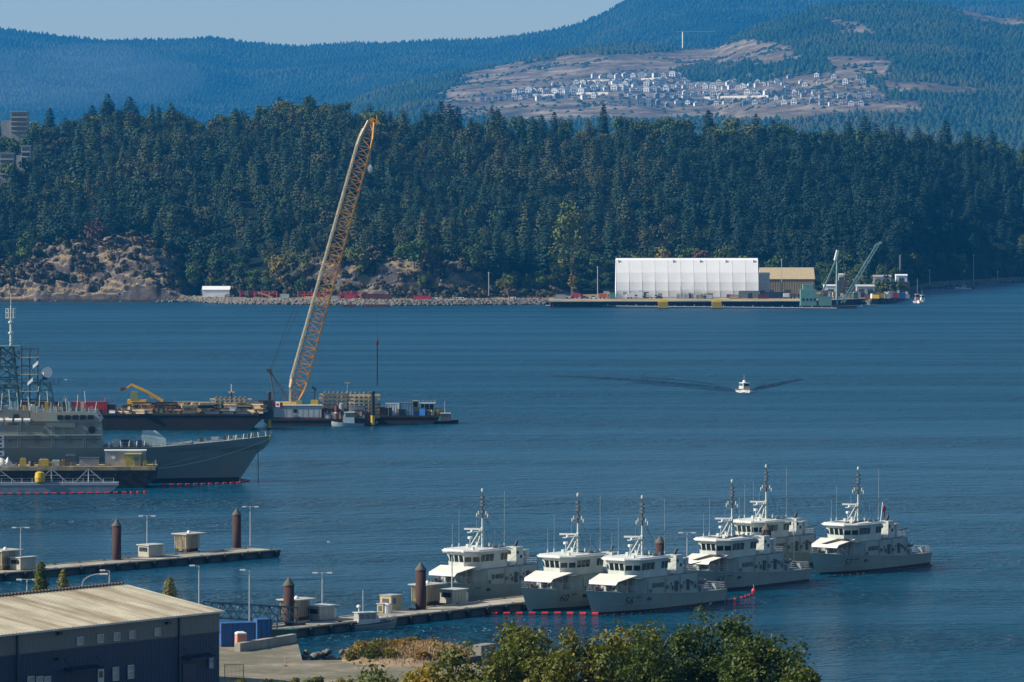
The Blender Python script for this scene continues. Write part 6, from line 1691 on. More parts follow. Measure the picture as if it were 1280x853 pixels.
# lamp posts and utility poles on the far shore
for px, py, pyb, Y, lb in ((1217, 318, 354, 3270, 'tall wooden pole at the far right waterfront'), (1055, 302, 360, 2745, 'tall reddish mast behind the green crane'), (977, 324, 361, 2755, 'thin pole in front of the tan warehouse roof'), (747, 333, 360, 2745, 'thin pole left of the white tent'), (1125, 319, 350, 2920, 'thin dark pole behind the pier end'), (1162, 337, 354, 3140, 'short pole left of the blue grey shed'), (1247, 339, 353, 3330, 'short white pole at the far right waterfront'), (611, 340, 365, 2745, 'thin pole on the shore road by the low rocky knoll')):
    a = PY(px, pyb, Y); b = PY(px, py, Y); t = thing('utility_pole', lb, 'pole', (a.x, Y, 2.9))
    m = MB(); m.bar((0, 0, 0), (0, 0, b.z - 2.9), .32 if 'reddish' in lb else .22, .2, 6); m.build('pole', rust if 'reddish' in lb else steel, t)
    m = MB(); m.bar((-.9, 0, b.z - 3.4), (.9, 0, b.z - 3.4), .14); m.build('crossarm', steel, t)
# the green crane barge at the pier
gt = mat('crane_barge_green', (.14, .30, .26), .6, var=.15)
p = P(1000, 386, 0); Yg = p.y
t = thing('derrick_barge', 'green derrick barge with A frame mast and long slanting jib', 'crane barge', (p.x, Yg, 0))
gx = lambda px: pxx(px, Yg) - p.x
gz = lambda py: PY(1000, py, Yg).z
m = MB(); m.ext([(1, -.5), (gx(1072) - 1, -.5), (gx(1072), 1.6), (0, 1.6)], 0, 12); m.build('hull', dkwood, t)
m = MB(); m.box(gx(1001), gx(1021), 2, 8, 1.6, gz(362)); dh = m.build('deckhouse', gt, t); m = MB(); m.box(gx(1004), gx(1017), 2.5, 7, gz(362), gz(356)); m.build('wheelhouse', gt, t)
for i in range(4): m = MB(); m.box(1.4 + 2.1 * i, 2.4 + 2.1 * i, 1.93, 2.02, 4.3, 5.6); m.build('window', black, dh)
m = MB(); m.box(gx(1024), gx(1040), 2, 7, 1.6, gz(371)); m.build('machine_house', gt, t)
m = MB(); m.bar((gx(1022), 4, 2), (gx(1046), 5, gz(325)), .55); m.bar((gx(1047), 5, 2), (gx(1047), 5, gz(316)), .8, .7, 6); m.bar((gx(1044), 4.8, gz(330)), (gx(1058), 4.8, gz(320)), .3); m.build('a_frame', mat('mast_green_grey', (.22, .34, .32), .6), t)
m = MB(); m.bar((gx(1045), 5, gz(326)), (gx(1048), 5, gz(313)), 1.1, .9, 6); m.build('mast_head', whitegrey, t)
m = MB(); lattice(m, (gx(1054), 5, 3), (gx(1098), 5, gz(306)), .9, .8, 12, .28, .18); m.bar((gx(1095), 5, gz(308)), (gx(1103), 5, gz(303)), .9); m.build('jib', mat('mast_green_grey', (.22, .34, .32)), t)
m = MB(); m.bar((gx(1047), 5, gz(316)), (gx(1097), 5, gz(306)), .10); m.bar((gx(1048), 5, gz(316)), (gx(1088), 5, gz(309)), .10); m.build('pendant_rope', dksteel, t)
# boats moored at the far pier
small_boat('fishing_boat', 'white fishing boat with red upperworks and tall mast at the pier end', 'fishing boat', 1147, 379, 11, R(-85), white, mat('cabin_red_white', (.55, .28, .24), .5), (.25, .6), 4.0, 9.0)
small_boat('motor_boat', 'second white boat moored at the pier end beside the tall masted one', 'motor boat', 1153, 377.5, 9, R(-80), whitegrey, white, (.25, .65), 3.0, 3)
small_boat('open_boat', 'small grey motor boat passing before the derrick barge', 'motor boat', 1086, 383, 8, R(0), steel, whitegrey, (.4, .6), 1.3, 1)
small_boat('white_launch', 'white boat lying at the dark jetty right of the pier', 'motor boat', 1204, 362, 11, R(178), white, whitegrey, (.3, .6), 1.8, 2)
t = thing('small_jetty', 'low dark jetty behind the white boat at the right', 'jetty', P(1158, 362, 0)); m = MB(); m.box(0, 32, 0, 3, .6, 1.2); m.build('deck', dkwood, t)
for i in range(9): m = MB(); m.bar((2 + i * 3.5, .2, -1), (2 + i * 3.5, .2, 1.9), .25); m.build('jetty_pile', dkwood, t)
# left shore: road-side works yard, red barriers, conveyor, brown barges
for px, wd, h, lb, mm in ((455, 11, 3.2, 'dark red container shed on the left shore road', brownc), (470, 9, 3.0, 'brown container right of the dark red one on the shore road', brownc), (516, 10, 2.2, 'bright red low skip on the shore road', redp), (350, 5, 2.6, 'pale container in the middle of the red works yard', whitegrey), (430, 7, 2.4, 'red container at the right side of the red works yard', redp), (410, 6, 2.0, 'grey container between red works and knoll', steel)):
    container('shore_container', lb, 'container', SP(px, 16), wd, 2.6, h, mm)
for px0, px1, lb in ((300, 345, 'red steel walkway left of the orange conveyor'), (372, 425, 'red steel walkway behind the crane boom on the shore'), (425, 450, 'short red steel walkway by the dark red container')):
    a, b = SP(px0, 26), SP(px1, 26); L = b.x - a.x; t = thing('steel_walkway', lb, 'walkway', a)
    m = MB(); m.box(0, L, 0, 2, 2.0, 2.4); m.build('deck', redp, t); m = MB()
    n = int(L / 4)
    for i in range(n + 1): m.bar((L * i / n, 0, 0), (L * i / n, 0, 3.8), .18); 
    for i in range(n): m.bar((L * i / n, 0, 2.4), (L * (i + 1) / n, 0, 3.8), .12)
    m.bar((0, 0, 3.8), (L, 0, 3.8), .14); m.build('truss', redp, t)
a = SP(322, 14); t = thing('conveyor', 'orange inclined conveyor lying on the left shore road', 'conveyor', a)
m = MB(); m.bar((0, 0, 3.6), (8.5, 0, .6), .55); m.build('belt', mat('orange_conveyor', (.6, .25, .08)), t); m = MB(); m.bar((1, -1, 0), (1, 0, 3.2), .16); m.bar((5, -1, 0), (5, 0, 1.8), .16); m.build('leg', dksteel, t)
for i, (px, c) in enumerate(((535, 'grey'), (545, 'white'), (558, 'grey'), (575, 'white'), (590, 'grey'), (640, 'white'), (654, 'grey'), (668, 'red'))):
    truck(['dark car at the left of the parked row on the shore road', 'white car second in the row on the shore road', 'dark car third in the row on the shore road', 'white car fourth in the row on the shore road', 'dark car at the right of the parked row on the shore road', 'white car alone on the shore right of the poles', 'dark car beside the white one right of the poles', 'red car nearest the quay on the shore road'][i], px, 0, ysh(px) + 20, cm_[c], 4.6, z=3.05)
a = P(380, 383, 0)
for px, py, wd, lb in ((452, 383.8, 16, 'low brown barge on the water under the rocky knoll'), (428, 384, 8, 'small dark raft at the foot of the shore rocks')):
    a = P(px, py, 0); t = thing('low_barge', lb, 'barge', a); m = MB(); m.ext([(.5, -.4), (wd - .5, -.4), (wd, 1.2), (0, 1.2)], 0, 4); m.build('hull', brownc, t); m = MB(); m.box(.2, wd - .2, .2, 3.8, 1.2, 1.3); m.build('deck', dkwood, t)
# road along the left shore and boulders of the shore armour
m = MB(); vs = []
for i in range(60):
    c = 242 + (690 - 242) * i / 59
    for bk in (9, 17): vs.append((pxx(c, ysh(c) + bk), ysh(c) + bk, 3.06))
m.add(vs, [(2 * i, 2 * i + 2, 2 * i + 3, 2 * i + 1) for i in range(59)]); tag(m.build('shore_road', mat('road_gravel', (.40, .36, .30), .95, var=.12, scale=.08)), kind='structure')
stonem = mat('armour_stone', (.14, .13, .11), .95, var=.45, scale=.5)
def rocks(name, label, spots, smin, smax, seed, m_=stonem):
    g_ = np.random.default_rng(seed); base = []
    phi = (1 + 5 ** .5) / 2
    iv = np.array([(-1, phi, 0), (1, phi, 0), (-1, -phi, 0), (1, -phi, 0), (0, -1, phi), (0, 1, phi), (0, -1, -phi), (0, 1, -phi), (phi, 0, -1), (phi, 0, 1), (-phi, 0, -1), (-phi, 0, 1)]) / 1.9
    fi = np.array([(0, 11, 5), (0, 5, 1), (0, 1, 7), (0, 7, 10), (0, 10, 11), (1, 5, 9), (5, 11, 4), (11, 10, 2), (10, 7, 6), (7, 1, 8), (3, 9, 4), (3, 4, 2), (3, 2, 6), (3, 6, 8), (3, 8, 9), (4, 9, 5), (2, 4, 11), (6, 2, 10), (8, 6, 7), (9, 8, 1)])
    V, Fs = [], []
    for i, (x, y, z) in enumerate(spots):
        s_ = g_.uniform(smin, smax); a = g_.random() * 6.28
        v = iv * (1 + g_.normal(0, .18, (12, 1))) * np.array([s_ * g_.uniform(.7, 1.3), s_ * g_.uniform(.7, 1.3), s_ * g_.uniform(.5, .9)])
        v = np.stack([v[:, 0] * math.cos(a) - v[:, 1] * math.sin(a), v[:, 0] * math.sin(a) + v[:, 1] * math.cos(a), v[:, 2]], 1) + np.array([x, y, z])
        V.append(v); Fs.append(fi + 12 * i)
    return tag(np_mesh(name, np.concatenate(V), np.concatenate(Fs), m_), label, 'rocks', kind='stuff')
sp = []
for i in range(2600):
    c = rng.uniform(196, 692); bk = rng.random() ** .8 * 8; Y = ysh(c) + bk - .5; sp.append((pxx(c, Y), Y, .15 + 2.8 * bk / 8))
for i in range(700):
    c = rng.uniform(1125, 1300); bk = rng.random() * 7; Y = ysh(c) + bk - .5; sp.append((pxx(c, Y), Y, .15 + 2.8 * bk / 7))
rocks('armour_stones', 'grey boulders piled along the foot of the far shore', sp, .45, 1.35, 5)
# broken rock on the bluff and the knoll
sp = []
for i in range(160):
    c = rng.uniform(-30, 236); Y = ysh(c) + rng.uniform(0, 100); z, b = shore_z(c, Y)
    if b > .7: sp.append((pxx(c, Y), Y, z - .4))
for i in range(260):
    c = rng.uniform(360, 610); Y = ysh(c) + rng.uniform(50, 100); z, b = shore_z(c, Y)
    if b > .7: sp.append((pxx(c, Y), Y, z - .4))
rocks('bluff_boulders', 'weathered brown boulders strewn over the rocky bluff', sp, .7, 2.3, 6, mat('bluff_rock', (.125, .11, .10), .95, var=.5, scale=.25))
# ---- trees that stand out on the far shore
def std_tree(name, label, X, Y, z, h, wd, kind, tint, n=900, leaf=1.0, trunk=.35, group=None, lm=None, low=.2, lobes=10):
    t = thing(name, label, 'tree', (X, Y, z), rng.random() * 6, group)
    v = broad_geo(h, wd, n, lobes, low, leaf) if kind == 'b' else conifer_geo(h, wd, n, .5)
    cr = np_mesh('crown', v, quads(len(v)), lm or (leafm if kind == 'b' else conm), np.clip(np.full(len(v), tint) + np.repeat(rng.normal(0, .10, len(v) // 4), 4), 0, 1)); cr.parent = t
    m = MB(); m.bar((0, 0, -.6), (wd * .02, 0, h * .55), trunk, trunk * .45, 7)
    if kind == 'b':
        for k in range(6):
            a = k * 1.05 + rng.random(); zz = h * (.25 + .06 * k); m.bar((0, 0, zz), (wd * .6 * math.cos(a), wd * .6 * math.sin(a), zz + h * .22), trunk * .4, trunk * .12, 5)
    m.build('trunk', barkm, t)
    return t
def shore_tree(name, label, px, pytop, pyb, kind, wpx, tint, back=30, **k):
    Y = ysh(px) + back; a = PY(px, pyb, Y); b = PY(px, pytop, Y); zz = max(2.9, min(a.z, shore_z(px, Y)[0])); 
    return std_tree(name, label, a.x, Y, zz, b.z - zz, wpx * Y / F / 2, kind, tint, **k)
shore_tree('broadleaf_tree', 'tall pale green broadleaf tree standing out before the dark conifers', 715, 250, 350, 'b', 66, .28, 70, n=1500, leaf=1.7, trunk=.7, lobes=14)
shore_tree('broadleaf_tree', 'golden yellow tree behind the left part of the white tent', 829, 300, 350, 'b', 46, .95, 150, n=900, leaf=1.5)
redleaf = foliage('reddish_leaves', [(.05, .03, .018), (.075, .04, .022), (.10, .055, .03)])
shore_tree('broadleaf_tree', 'reddish brown tree right of the golden one behind the tent', 873, 303, 350, 'b', 40, .5, 155, n=800, leaf=1.5, lm=redleaf)
shore_tree('young_tree', 'small yellow green tree left of the white tent', 716, 340, 362, 'b', 16, .8, 34, n=350, leaf=1.1)
shore_tree('broadleaf_tree', 'low golden bushy tree at the right edge of the rocky bluff', 345, 322, 350, 'b', 34, .72, 66, n=600, leaf=1.4)
shore_tree('broadleaf_tree', 'yellowish round tree high in the wood at the left', 88, 228, 262, 'b', 46, .55, 330, n=900, leaf=1.6)
shore_tree('pine_tree', 'dark pine on top of the rocky bluff', 30, 292, 330, 'b', 34, .05, 62, n=600, leaf=1.4)
shore_tree('pine_tree', 'brownish pine on the crest of the rocky bluff', 122, 278, 305, 'b', 44, .30, 80, n=700, leaf=1.4, lm=redleaf)
for px, top, pyb, wpx, lb, ti, bk in ((1084, 312, 362, 13, 'slim conifer behind the slanting green jib', .3, 60), (1108, 326, 364, 12, 'short slim conifer by the grey workshop', .3, 40), (1153, 325, 358, 18, 'dark conifer right of the pier end', .25, 30), (1062, 334, 362, 14, 'brownish small tree at the foot of the green jib', .9, 50), (1232, 331, 352, 14, 'bare looking little tree at the far right shore', .9, 12), (1277, 306, 352, 30, 'tall dark conifer at the right edge of the picture', .35, 14), (806, 318, 352, 12, 'slim conifer left of the golden tree', .2, 150), (1036, 330, 356, 12, 'thin brown tree beside the reddish mast', .9, 60)):
    shore_tree('pine_tree', lb, px, top, pyb, 'c', wpx, ti, bk, n=420)
# scrub along the bluff, the knoll and the road
shrubg = [broad_geo(4.0, 3.4, 90, 5, .0, 1.2) for k in range(5)]
sv, st_ = [], []
for i in range(640):
    c = rng.uniform(-40, 700); bk = rng.uniform(20, 110); Y = ysh(c) + bk; z, b = shore_z(c, Y)
    if c > 240 and bk < 45 and c < 690 and rng.random() < .8: continue
    if c < 235 and rng.random() < .2: continue
    v = shrubg[int(rng.integers(5))] * rng.uniform(.5, 1.5); sv.append(v + np.array([pxx(c, Y), Y, z - .6])); st_.append(np.full(len(v), np.clip(rng.normal(.35, .3), 0, 1)))
sv = np.concatenate(sv); st_ = np.concatenate(st_)
tag(np_mesh('scrub', sv, quads(len(sv)), foliage('scrub_leaves', [(.02, .032, .016), (.04, .05, .02), (.065, .055, .026), (.10, .07, .035)]), st_), 'low olive and brown scrub on the far rocky shore', 'scrub', kind='stuff')

# ================================================================== FAR HILL: HOUSES AND TOWER CRANE
housem = [mat('house_white', (.72, .72, .70), .7), mat('house_grey', (.34, .36, .38), .7), mat('house_tan', (.45, .36, .27), .7), mat('house_blue_grey', (.16, .20, .24), .7)]
roofd = mat('house_roof_dark', (.10, .11, .12), .8); roofl = mat('house_roof_pale', (.38, .38, .37), .8)
def house_mesh(w_, d_, h_, r_, wm, rm):
    m = MB(); m.box(0, w_, 0, d_, 0, h_); m.k = 1
    m.add([(-.5, -.5, h_), (w_ + .5, -.5, h_), (w_ + .5, d_ + .5, h_), (-.5, d_ + .5, h_), (w_ / 2, -.5, h_ + r_), (w_ / 2, d_ + .5, h_ + r_)], [(0, 4, 5, 3), (4, 1, 2, 5), (3, 2, 1, 0)])
    m.k = 0; m.add([(-.4, -.45, h_), (w_ + .4, -.45, h_), (w_ / 2, -.45, h_ + r_ * .9)], [(0, 1, 2)])
    m.k = 2
    for z in (1.2, 4.4):
        if z + 1.6 < h_:
            for x in (w_ * .2, w_ * .6): m.box(x, x + w_ * .2, -.06, .02, z, z + 1.7)
    o = m.build('house', [wm, rm, dkglass]); me = o.data; bpy.data.objects.remove(o); return me
hm_ = [house_mesh(8, 10, 7.5, 3, housem[0], roofd), house_mesh(9, 10, 7, 3.2, housem[0], roofl), house_mesh(8, 9, 7, 3, housem[1], roofd), house_mesh(10, 10, 6, 2.6, housem[2], roofd), house_mesh(8, 10, 7.5, 3.2, housem[3], roofl), house_mesh(11, 11, 9.5, 2.2, housem[0], roofl)]
rows = [('house', 'white gabled house in the upper short row below the cleared slope', 'houses of the upper row', [(740 + 9.6 * i, 99 - .18 * i) for i in range(12)], (0, 1, 0, 5)),
        ('house', 'pale house in the second row below the gabled ones', 'houses of the second row', [(690 + 9 * i, 108 - .2 * i) for i in range(19)], (0, 1, 3, 2)),
        ('town_house', 'pale town house in the long terraced row of the estate', 'town houses of the long row', [(640 + 8.2 * i, 118 - .22 * i + 2.2 * ((i // 6) % 2)) for i in range(42)], (0, 1, 0, 5)),
        ('house', 'grey or pale house in the lower row of the estate', 'houses of the lower row', [(625 + 11.4 * i, 126 - .05 * i + 2.6 * math.sin(i * 1.7)) for i in range(42)], (2, 4, 0, 2, 4)),
        ('house', 'dark grey house at the left end of the estate', 'houses at the left end of the estate', [(600 + 8 * i, 129 - 1.0 * i) for i in range(13)], (4, 2, 2, 4)),
        ('house', 'house among trees at the right end of the estate', 'houses at the right end of the estate', [(915 + 9 * i + 3 * math.sin(i * 3), 106 + 7 * math.sin(i * 2.1)) for i in range(19)], (0, 3, 2, 1)),
        ('house', 'house in the lowest row just above the dark treetops', 'houses of the lowest row', [(760 + 12 * i, 133 + 1.6 * math.sin(i * 2.3)) for i in range(27)], (4, 2, 0, 4, 1))]
rows += [('house', 'white house in the scattered row above the long terraces', 'houses of the scattered row', [(700 + 13 * i, 113 - .3 * i + 1.5 * math.sin(i * 2)) for i in range(17)], (0, 1, 5)),
         ('town_house', 'town house of the short terrace at the right middle of the estate', 'town houses of the right terrace', [(845 + 8.5 * i, 121 - .1 * i) for i in range(22)], (0, 2, 4, 1))]
for i, (c0_, c1_, py, lb) in enumerate(((640, 800, 122, 'pale retaining wall below the long terraced row'), (720, 850, 104, 'pale retaining wall below the upper gabled row'), (800, 960, 127, 'pale retaining wall above the lower houses'))):
    q0 = hill_at(c0_, py); t = thing('retaining_wall', lb, 'wall', q0); m = MB()
    for k in range(8):
        a_ = hill_at(c0_ + (c1_ - c0_) * k / 8, py - .6 * k) - q0; b2_ = hill_at(c0_ + (c1_ - c0_) * (k + 1) / 8, py - .6 * (k + 1)) - q0
        m.add([(a_.x, a_.y, a_.z - 3), (b2_.x, b2_.y, b2_.z - 3), (b2_.x, b2_.y, b2_.z + 4.5), (a_.x, a_.y, a_.z + 4.5), (a_.x, a_.y + 6, a_.z - 3), (b2_.x, b2_.y + 6, b2_.z - 3), (b2_.x, b2_.y + 6, b2_.z + 4.5), (a_.x, a_.y + 6, a_.z + 4.5)], [(0, 1, 2, 3), (3, 2, 6, 7), (7, 6, 5, 4), (0, 3, 7, 4), (1, 5, 6, 2)])
    m.build('wall_face', mat('retaining_concrete', (.50, .47, .42), .9), t)
for nm, lb, gr, pts, kinds in rows:
    for px, py in pts:
        q = hill_at(px, py); k = kinds[r7.randrange(len(kinds))]
        o = bpy.data.objects.new(nm, hm_[k]); COL.objects.link(o); s_ = r7.uniform(1.0, 1.5)
        o.location = (q.x, q.y, q.z - .8); o.scale = (s_,) * 3; o.rotation_euler = (0, 0, r7.uniform(-.35, .25)); tag(o, lb, 'house', gr)
q = hill_at(853, 46); t = thing('tower_crane', 'white tower crane standing on the far cleared hilltop', 'tower crane', q)
s_ = q.y / F; q.z -= 2
m = MB(); m.bar((0, 0, -2), (0, 0, 22 * s_), 1.5, 1.5, 4); m.build('mast', white, t); m = MB(); m.bar((-12 * s_, 0, 22 * s_), (40 * s_, 0, 22.5 * s_), .7); m.build('jib', steel, t); m = MB(); m.box(-12 * s_, -8 * s_, -1, 1, 20 * s_, 22 * s_); m.build('counterweight', dksteel, t)
# pale apartment houses between the trees at the left edge of the wood
for px, pyb, pyt, wd, lb in ((24, 168, 140, 24, 'white terraced apartment block among the trees at the upper left'), (8, 208, 192, 18, 'pale house among the trees below the white apartment block'), (32, 196, 183, 12, 'small pale house beside trees at the left edge')):
    Y = ysh(px) + 150
    while Y < 3480 and proj(px, Y, shore_z(px, Y)[0] + 17) > pyb: Y += 8
    a = PY(px, pyb, Y); b = PY(px, pyt, Y); t = thing('apartment_block' if pyb < 180 else 'hillside_house', lb, 'building', (a.x - wd * .25, Y, a.z - 14))
    h = b.z - a.z + 14; m = MB(); m.box(0, wd * .5, 0, 9, 0, h); m.box(-wd * .28, -.01, 1, 9, 0, h - 6.0); m.build('wall', mat('apartment_render', (.30, .30, .29), .7), t); m = MB(); m.box(-.6, wd * .5 + .6, -.6, 9.6, h, h + .5); m.build('roof', roofl, t)
    z = h - 3.2
    while z > h - 15:
        m = MB(); m.box(.6 if z > h - 6 else .6 , wd * .5 - .6, -.08, .02, z, z + 2.1); m.build('window', dkglass, t); m = MB(); m.box(-.4, wd * .5 + .4, -1.6, 0, z - .9, z - .7); m.build('balcony', whitegrey, t); z -= 3.3

# thin smoke drifting before the far ridge at the left
m = MB()
for px, py, rx, rz in ((92, 98, 330, 75), (118, 82, 190, 55), (60, 112, 240, 50)):
    c = PY(px, py, 11500); n_ = 24; prof = [(math.sin(math.pi * k / 12), -math.cos(math.pi * k / 12)) for k in range(1, 12)]
    q = MB(); q.lathe(prof, n=n_); m.add([(c.x + x * rx, c.y + y * 300, c.z + z * rz) for x, y, z in q.v], q.f)
sm = bpy.data.materials.new('drifting_smoke'); sm.use_nodes = True; sn_ = sm.node_tree; sn_.nodes.remove(sn_.nodes['Principled BSDF'])
v_ = sn_.nodes.new('ShaderNodeVolumePrincipled'); v_.inputs['Color'].default_value = (.45, .62, .85, 1); v_.inputs['Density'].default_value = 2.6e-4
sn_.links.new(v_.outputs[0], sn_.nodes['Material Output'].inputs['Volume'])
tag(m.build('smoke', sm), 'thin pale smoke drifting before the far ridge at the upper left', 'smoke', kind='stuff')

for px, tp, lb in ((3, 166, 'dark leafy tree at the left edge before the white apartment block'), (20, 172, 'dark round tree below the white apartment block'), (38, 160, 'dark round tree right of the white apartment block'), (12, 206, 'dark leafy tree before the lowest pale hillside house'), (36, 200, 'dark leafy tree before the small pale hillside house')):
    Y = ysh(px) + 150
    while Y < 3480 and proj(px, Y, shore_z(px, Y)[0]) > tp + 38: Y += 8
    q = PY(px, tp, Y); z_ = shore_z(px, Y)[0]; std_tree('broadleaf_tree', lb, q.x, Y, z_, max(8, q.z - z_), 8.5, 'b', .18, 900, 1.4)

# more gear and young trees on the right part of the pier and the road beyond it
for i in range(46):
    px = r7.uniform(1022, 1134) if i < 26 else r7.uniform(690, 1000); y_ = 2712 + r7.uniform(0, 26) if px < 1100 else 2722 + r7.uniform(6, 30)
    t = thing('pier_crate', 'small crate or bin in the clutter on the pier by the green derrick' if i < 26 else 'small crate or bin in the clutter along the quay before the tent', 'crate', (pxx(px, y_), y_, 3.3), r7.uniform(-.3, .3), 'small crates on the pier' if i < 26 else 'small crates along the tent quay')
    w_, h_ = r7.uniform(1.4, 4.0), r7.uniform(1.4, 4.6); m = MB(); m.box(0, w_, 0, w_ * .7, .15, h_, 0, .05, .05); m.build('box', r7.choice([wood, palewood, whitegrey, brownc, dksteel, steel, greenp, yellow, white, gt, dksteel]), t)
    m = MB(); m.box(-.1, w_ + .1, -.1, w_ * .7 + .1, 0, .16); m.build('pallet', dkwood, t); m = MB(); m.box(-.06, w_ + .06, -.06, w_ * .7 + .06, h_, h_ + .12); m.build('lid', dkwood, t)
for i in range(16):
    px = r7.uniform(1070, 1160); bk = r7.uniform(24, 60); Y = ysh(px) + bk; z_ = shore_z(px, Y)[0]
    o_ = std_tree('young_tree', 'small leafy tree in the row behind the pier end', pxx(px, Y), Y, z_, r7.uniform(5, 10), r7.uniform(2, 3.6), r7.choice(['b', 'b', 'c']), r7.uniform(.05, .6), 260, 1.0, .2, 'small trees behind the pier end')
# ================================================================== FOREGROUND: WAREHOUSE, QUAY, TREES
Cw = P(274, 763, 13.0); Cw.z = 3.0
WA = math.atan2(.8, .6)               # local +x runs along the front wall to the right end, +y into the building
wt = thing('warehouse', 'long blue and grey metal warehouse with a weathered pale roof', 'warehouse', Cw, WA)
WL_, WD = 66.0, 32.6
bluew = mat('blue_metal_cladding', (.005, .019, .068), .55, var=.15, scale=.25, ribs=('X', .30))
greyw = mat('grey_metal_cladding', (.135, .15, .15), .55, var=.10, scale=.25, ribs=('X', .30))
roofw = mat('weathered_metal_roof', (.43, .40, .30), .7, var=.18, scale=.25, second=(.23, .18, .11), amount=.44, streak=(1.6, .10, 1))
EH = 10.0; BH = 7.15
m = MB(); m.box(-WL_, 0, 0, WD, 0, BH); m.build('lower_wall', bluew, wt)
m = MB(); m.box(-WL_, -.0, -.04, WD + .04, BH + .2, EH - .02)
m.add([(0, -.04, EH - .02), (0, WD + .04, EH - .02), (0, WD / 2, EH + 2.3)], [(0, 1, 2)]); m.build('upper_wall', greyw, wt)
m = MB(); m.box(-WL_, .02, -.10, WD + .1, BH, BH + .2); m.build('wall_band', mat('navy_trim', (.008, .015, .05), .5), wt)
m = MB()
sl = 2.45 / (WD / 2)
m.slab([(-WL_, -.45, EH - .45 * sl), (.35, -.45, EH - .45 * sl), (.35, WD / 2, EH + 2.45), (-WL_, WD / 2, EH + 2.45)], .14)
m.slab([(-WL_, WD / 2 + .02, EH + 2.45), (.35, WD / 2 + .02, EH + 2.45), (.35, WD + .45, EH - .45 * sl), (-WL_, WD + .45, EH - .45 * sl)], .14)
rf = m.build('roof', roofw, wt)
m = MB()
x = -WL_ + .3
while x < .3:
    m.bar((x, -.42, EH - .42 * sl + .03), (x, WD / 2, EH + 2.47), .045); x += .62
m.build('roof_seam', roofw, rf)
m = MB()
x = -WL_ + .3
while x < .3: m.box(x - .16, x + .16, WD / 2 - .22, WD / 2 + .22, EH + 2.45, EH + 2.75); x += .62
m.box(-WL_, .35, WD / 2 - .08, WD / 2 + .08, EH + 2.45, EH + 2.62)
m.build('ridge_cap', mat('ridge_dark', (.10, .085, .07), .8), rf)
m = MB(); m.box(-WL_, .36, -.62, -.45, EH - .28, EH - .06); m.build('gutter', steel, rf)
m = MB(); m.slab([(.36, -.5, EH - .08), (.5, -.5, EH - .08), (.5, WD / 2, EH + 2.5), (.36, WD / 2, EH + 2.5)], .3); m.build('verge_trim', whitegrey, rf)
def wx(px, py):
    """Place on the front wall seen at (px, py): distance along it and height."""
    ux, uy = math.cos(WA), math.sin(WA); k = (px - 640) / F
    tt = (Cw.x - k * Cw.y) / (k * uy - ux)
    Y = Cw.y + tt * uy
    return tt, PY(px, py, Y).z - 3.0
def window(px, py, w_, h_, frame=whitegrey, split=False):
    x, z = wx(px, py)
    m = MB()
    for a in ((x - w_ / 2 - .09, x - w_ / 2, z - h_ / 2 - .09, z + h_ / 2 + .09), (x + w_ / 2, x + w_ / 2 + .09, z - h_ / 2 - .09, z + h_ / 2 + .09), (x - w_ / 2, x + w_ / 2, z - h_ / 2 - .09, z - h_ / 2), (x - w_ / 2, x + w_ / 2, z + h_ / 2, z + h_ / 2 + .09)):
        m.box(a[0], a[1], -.16, -.03, a[2], a[3])
    if split: m.box(x - w_ / 2, x + w_ / 2, -.15, -.04, z + .05, z + .13)
    f = m.build('window', frame, wt)
    m = MB(); m.box(x - w_ / 2, x + w_ / 2, -.09, -.05, z - h_ / 2, z + h_ / 2); m.build('pane', mat('sky_painted_pane', (.22, .28, .31), .12, .0, spec=.9), f)  # pale pane colour stands in for the mirrored sky
for px, py in ((98, 801.5), (123.5, 798.5), (144, 796), (163, 793.5), (195, 790)): window(px, py, .95, .85)
for px, py in ((142.5, 842.5), (161.5, 840)): window(px, py, .95, 1.5, whitegrey, True)
window(262.5, 827.5, .95, 1.6, bluep, True)
for px in (36, 47, 57): window(px, 849.5, 1.0, .6)
x, z = wx(124, 846); m = MB(); m.box(x - .55, x + .55, -.12, .0, z - 3.2, z + .9); dr = m.build('door', whitegrey, wt); m = MB(); m.box(x - .35, x + .35, -.15, -.12, z - .1, z + .7); m.build('door_pane', dkglass, dr)
for px in (222, 19): x, _ = wx(px, 800); m = MB(); m.box(x - .12, x + .12, -.26, -.10, 0, EH - .3); m.build('downpipe', MATS['navy_trim'], wt)
for px, py in ((207, 779), (71, 792), (70, 824)): x, z = wx(px, py); m = MB(); m.box(x - .42, x + .42, -.55, -.05, z - .12, z + .16, 0, .12, .0); m.build('wall_light', black, wt)
for px0, px1, py in ((78, 118, 835), (226, 260, 820)):
    x0, z = wx(px0, py); x1, _ = wx(px1, py); m = MB(); m.slab([(x0, -1.5, z - .35), (x1, -1.5, z - .35), (x1, -.1, z), (x0, -.1, z)], .12); m.bar((x0 + .1, -.1, z + 1.2), (x0 + .1, -1.4, z - .3), .04); m.bar((x1 - .1, -.1, z + 1.2), (x1 - .1, -1.4, z - .3), .04); m.build('door_canopy', MATS['navy_trim'], wt)
x, z = wx(236, 840); m = MB(); m.box(x - 1.4, x + 1.1, -.10, .0, 0, z + 1.0); m.build('loading_door', MATS['navy_trim'], wt)

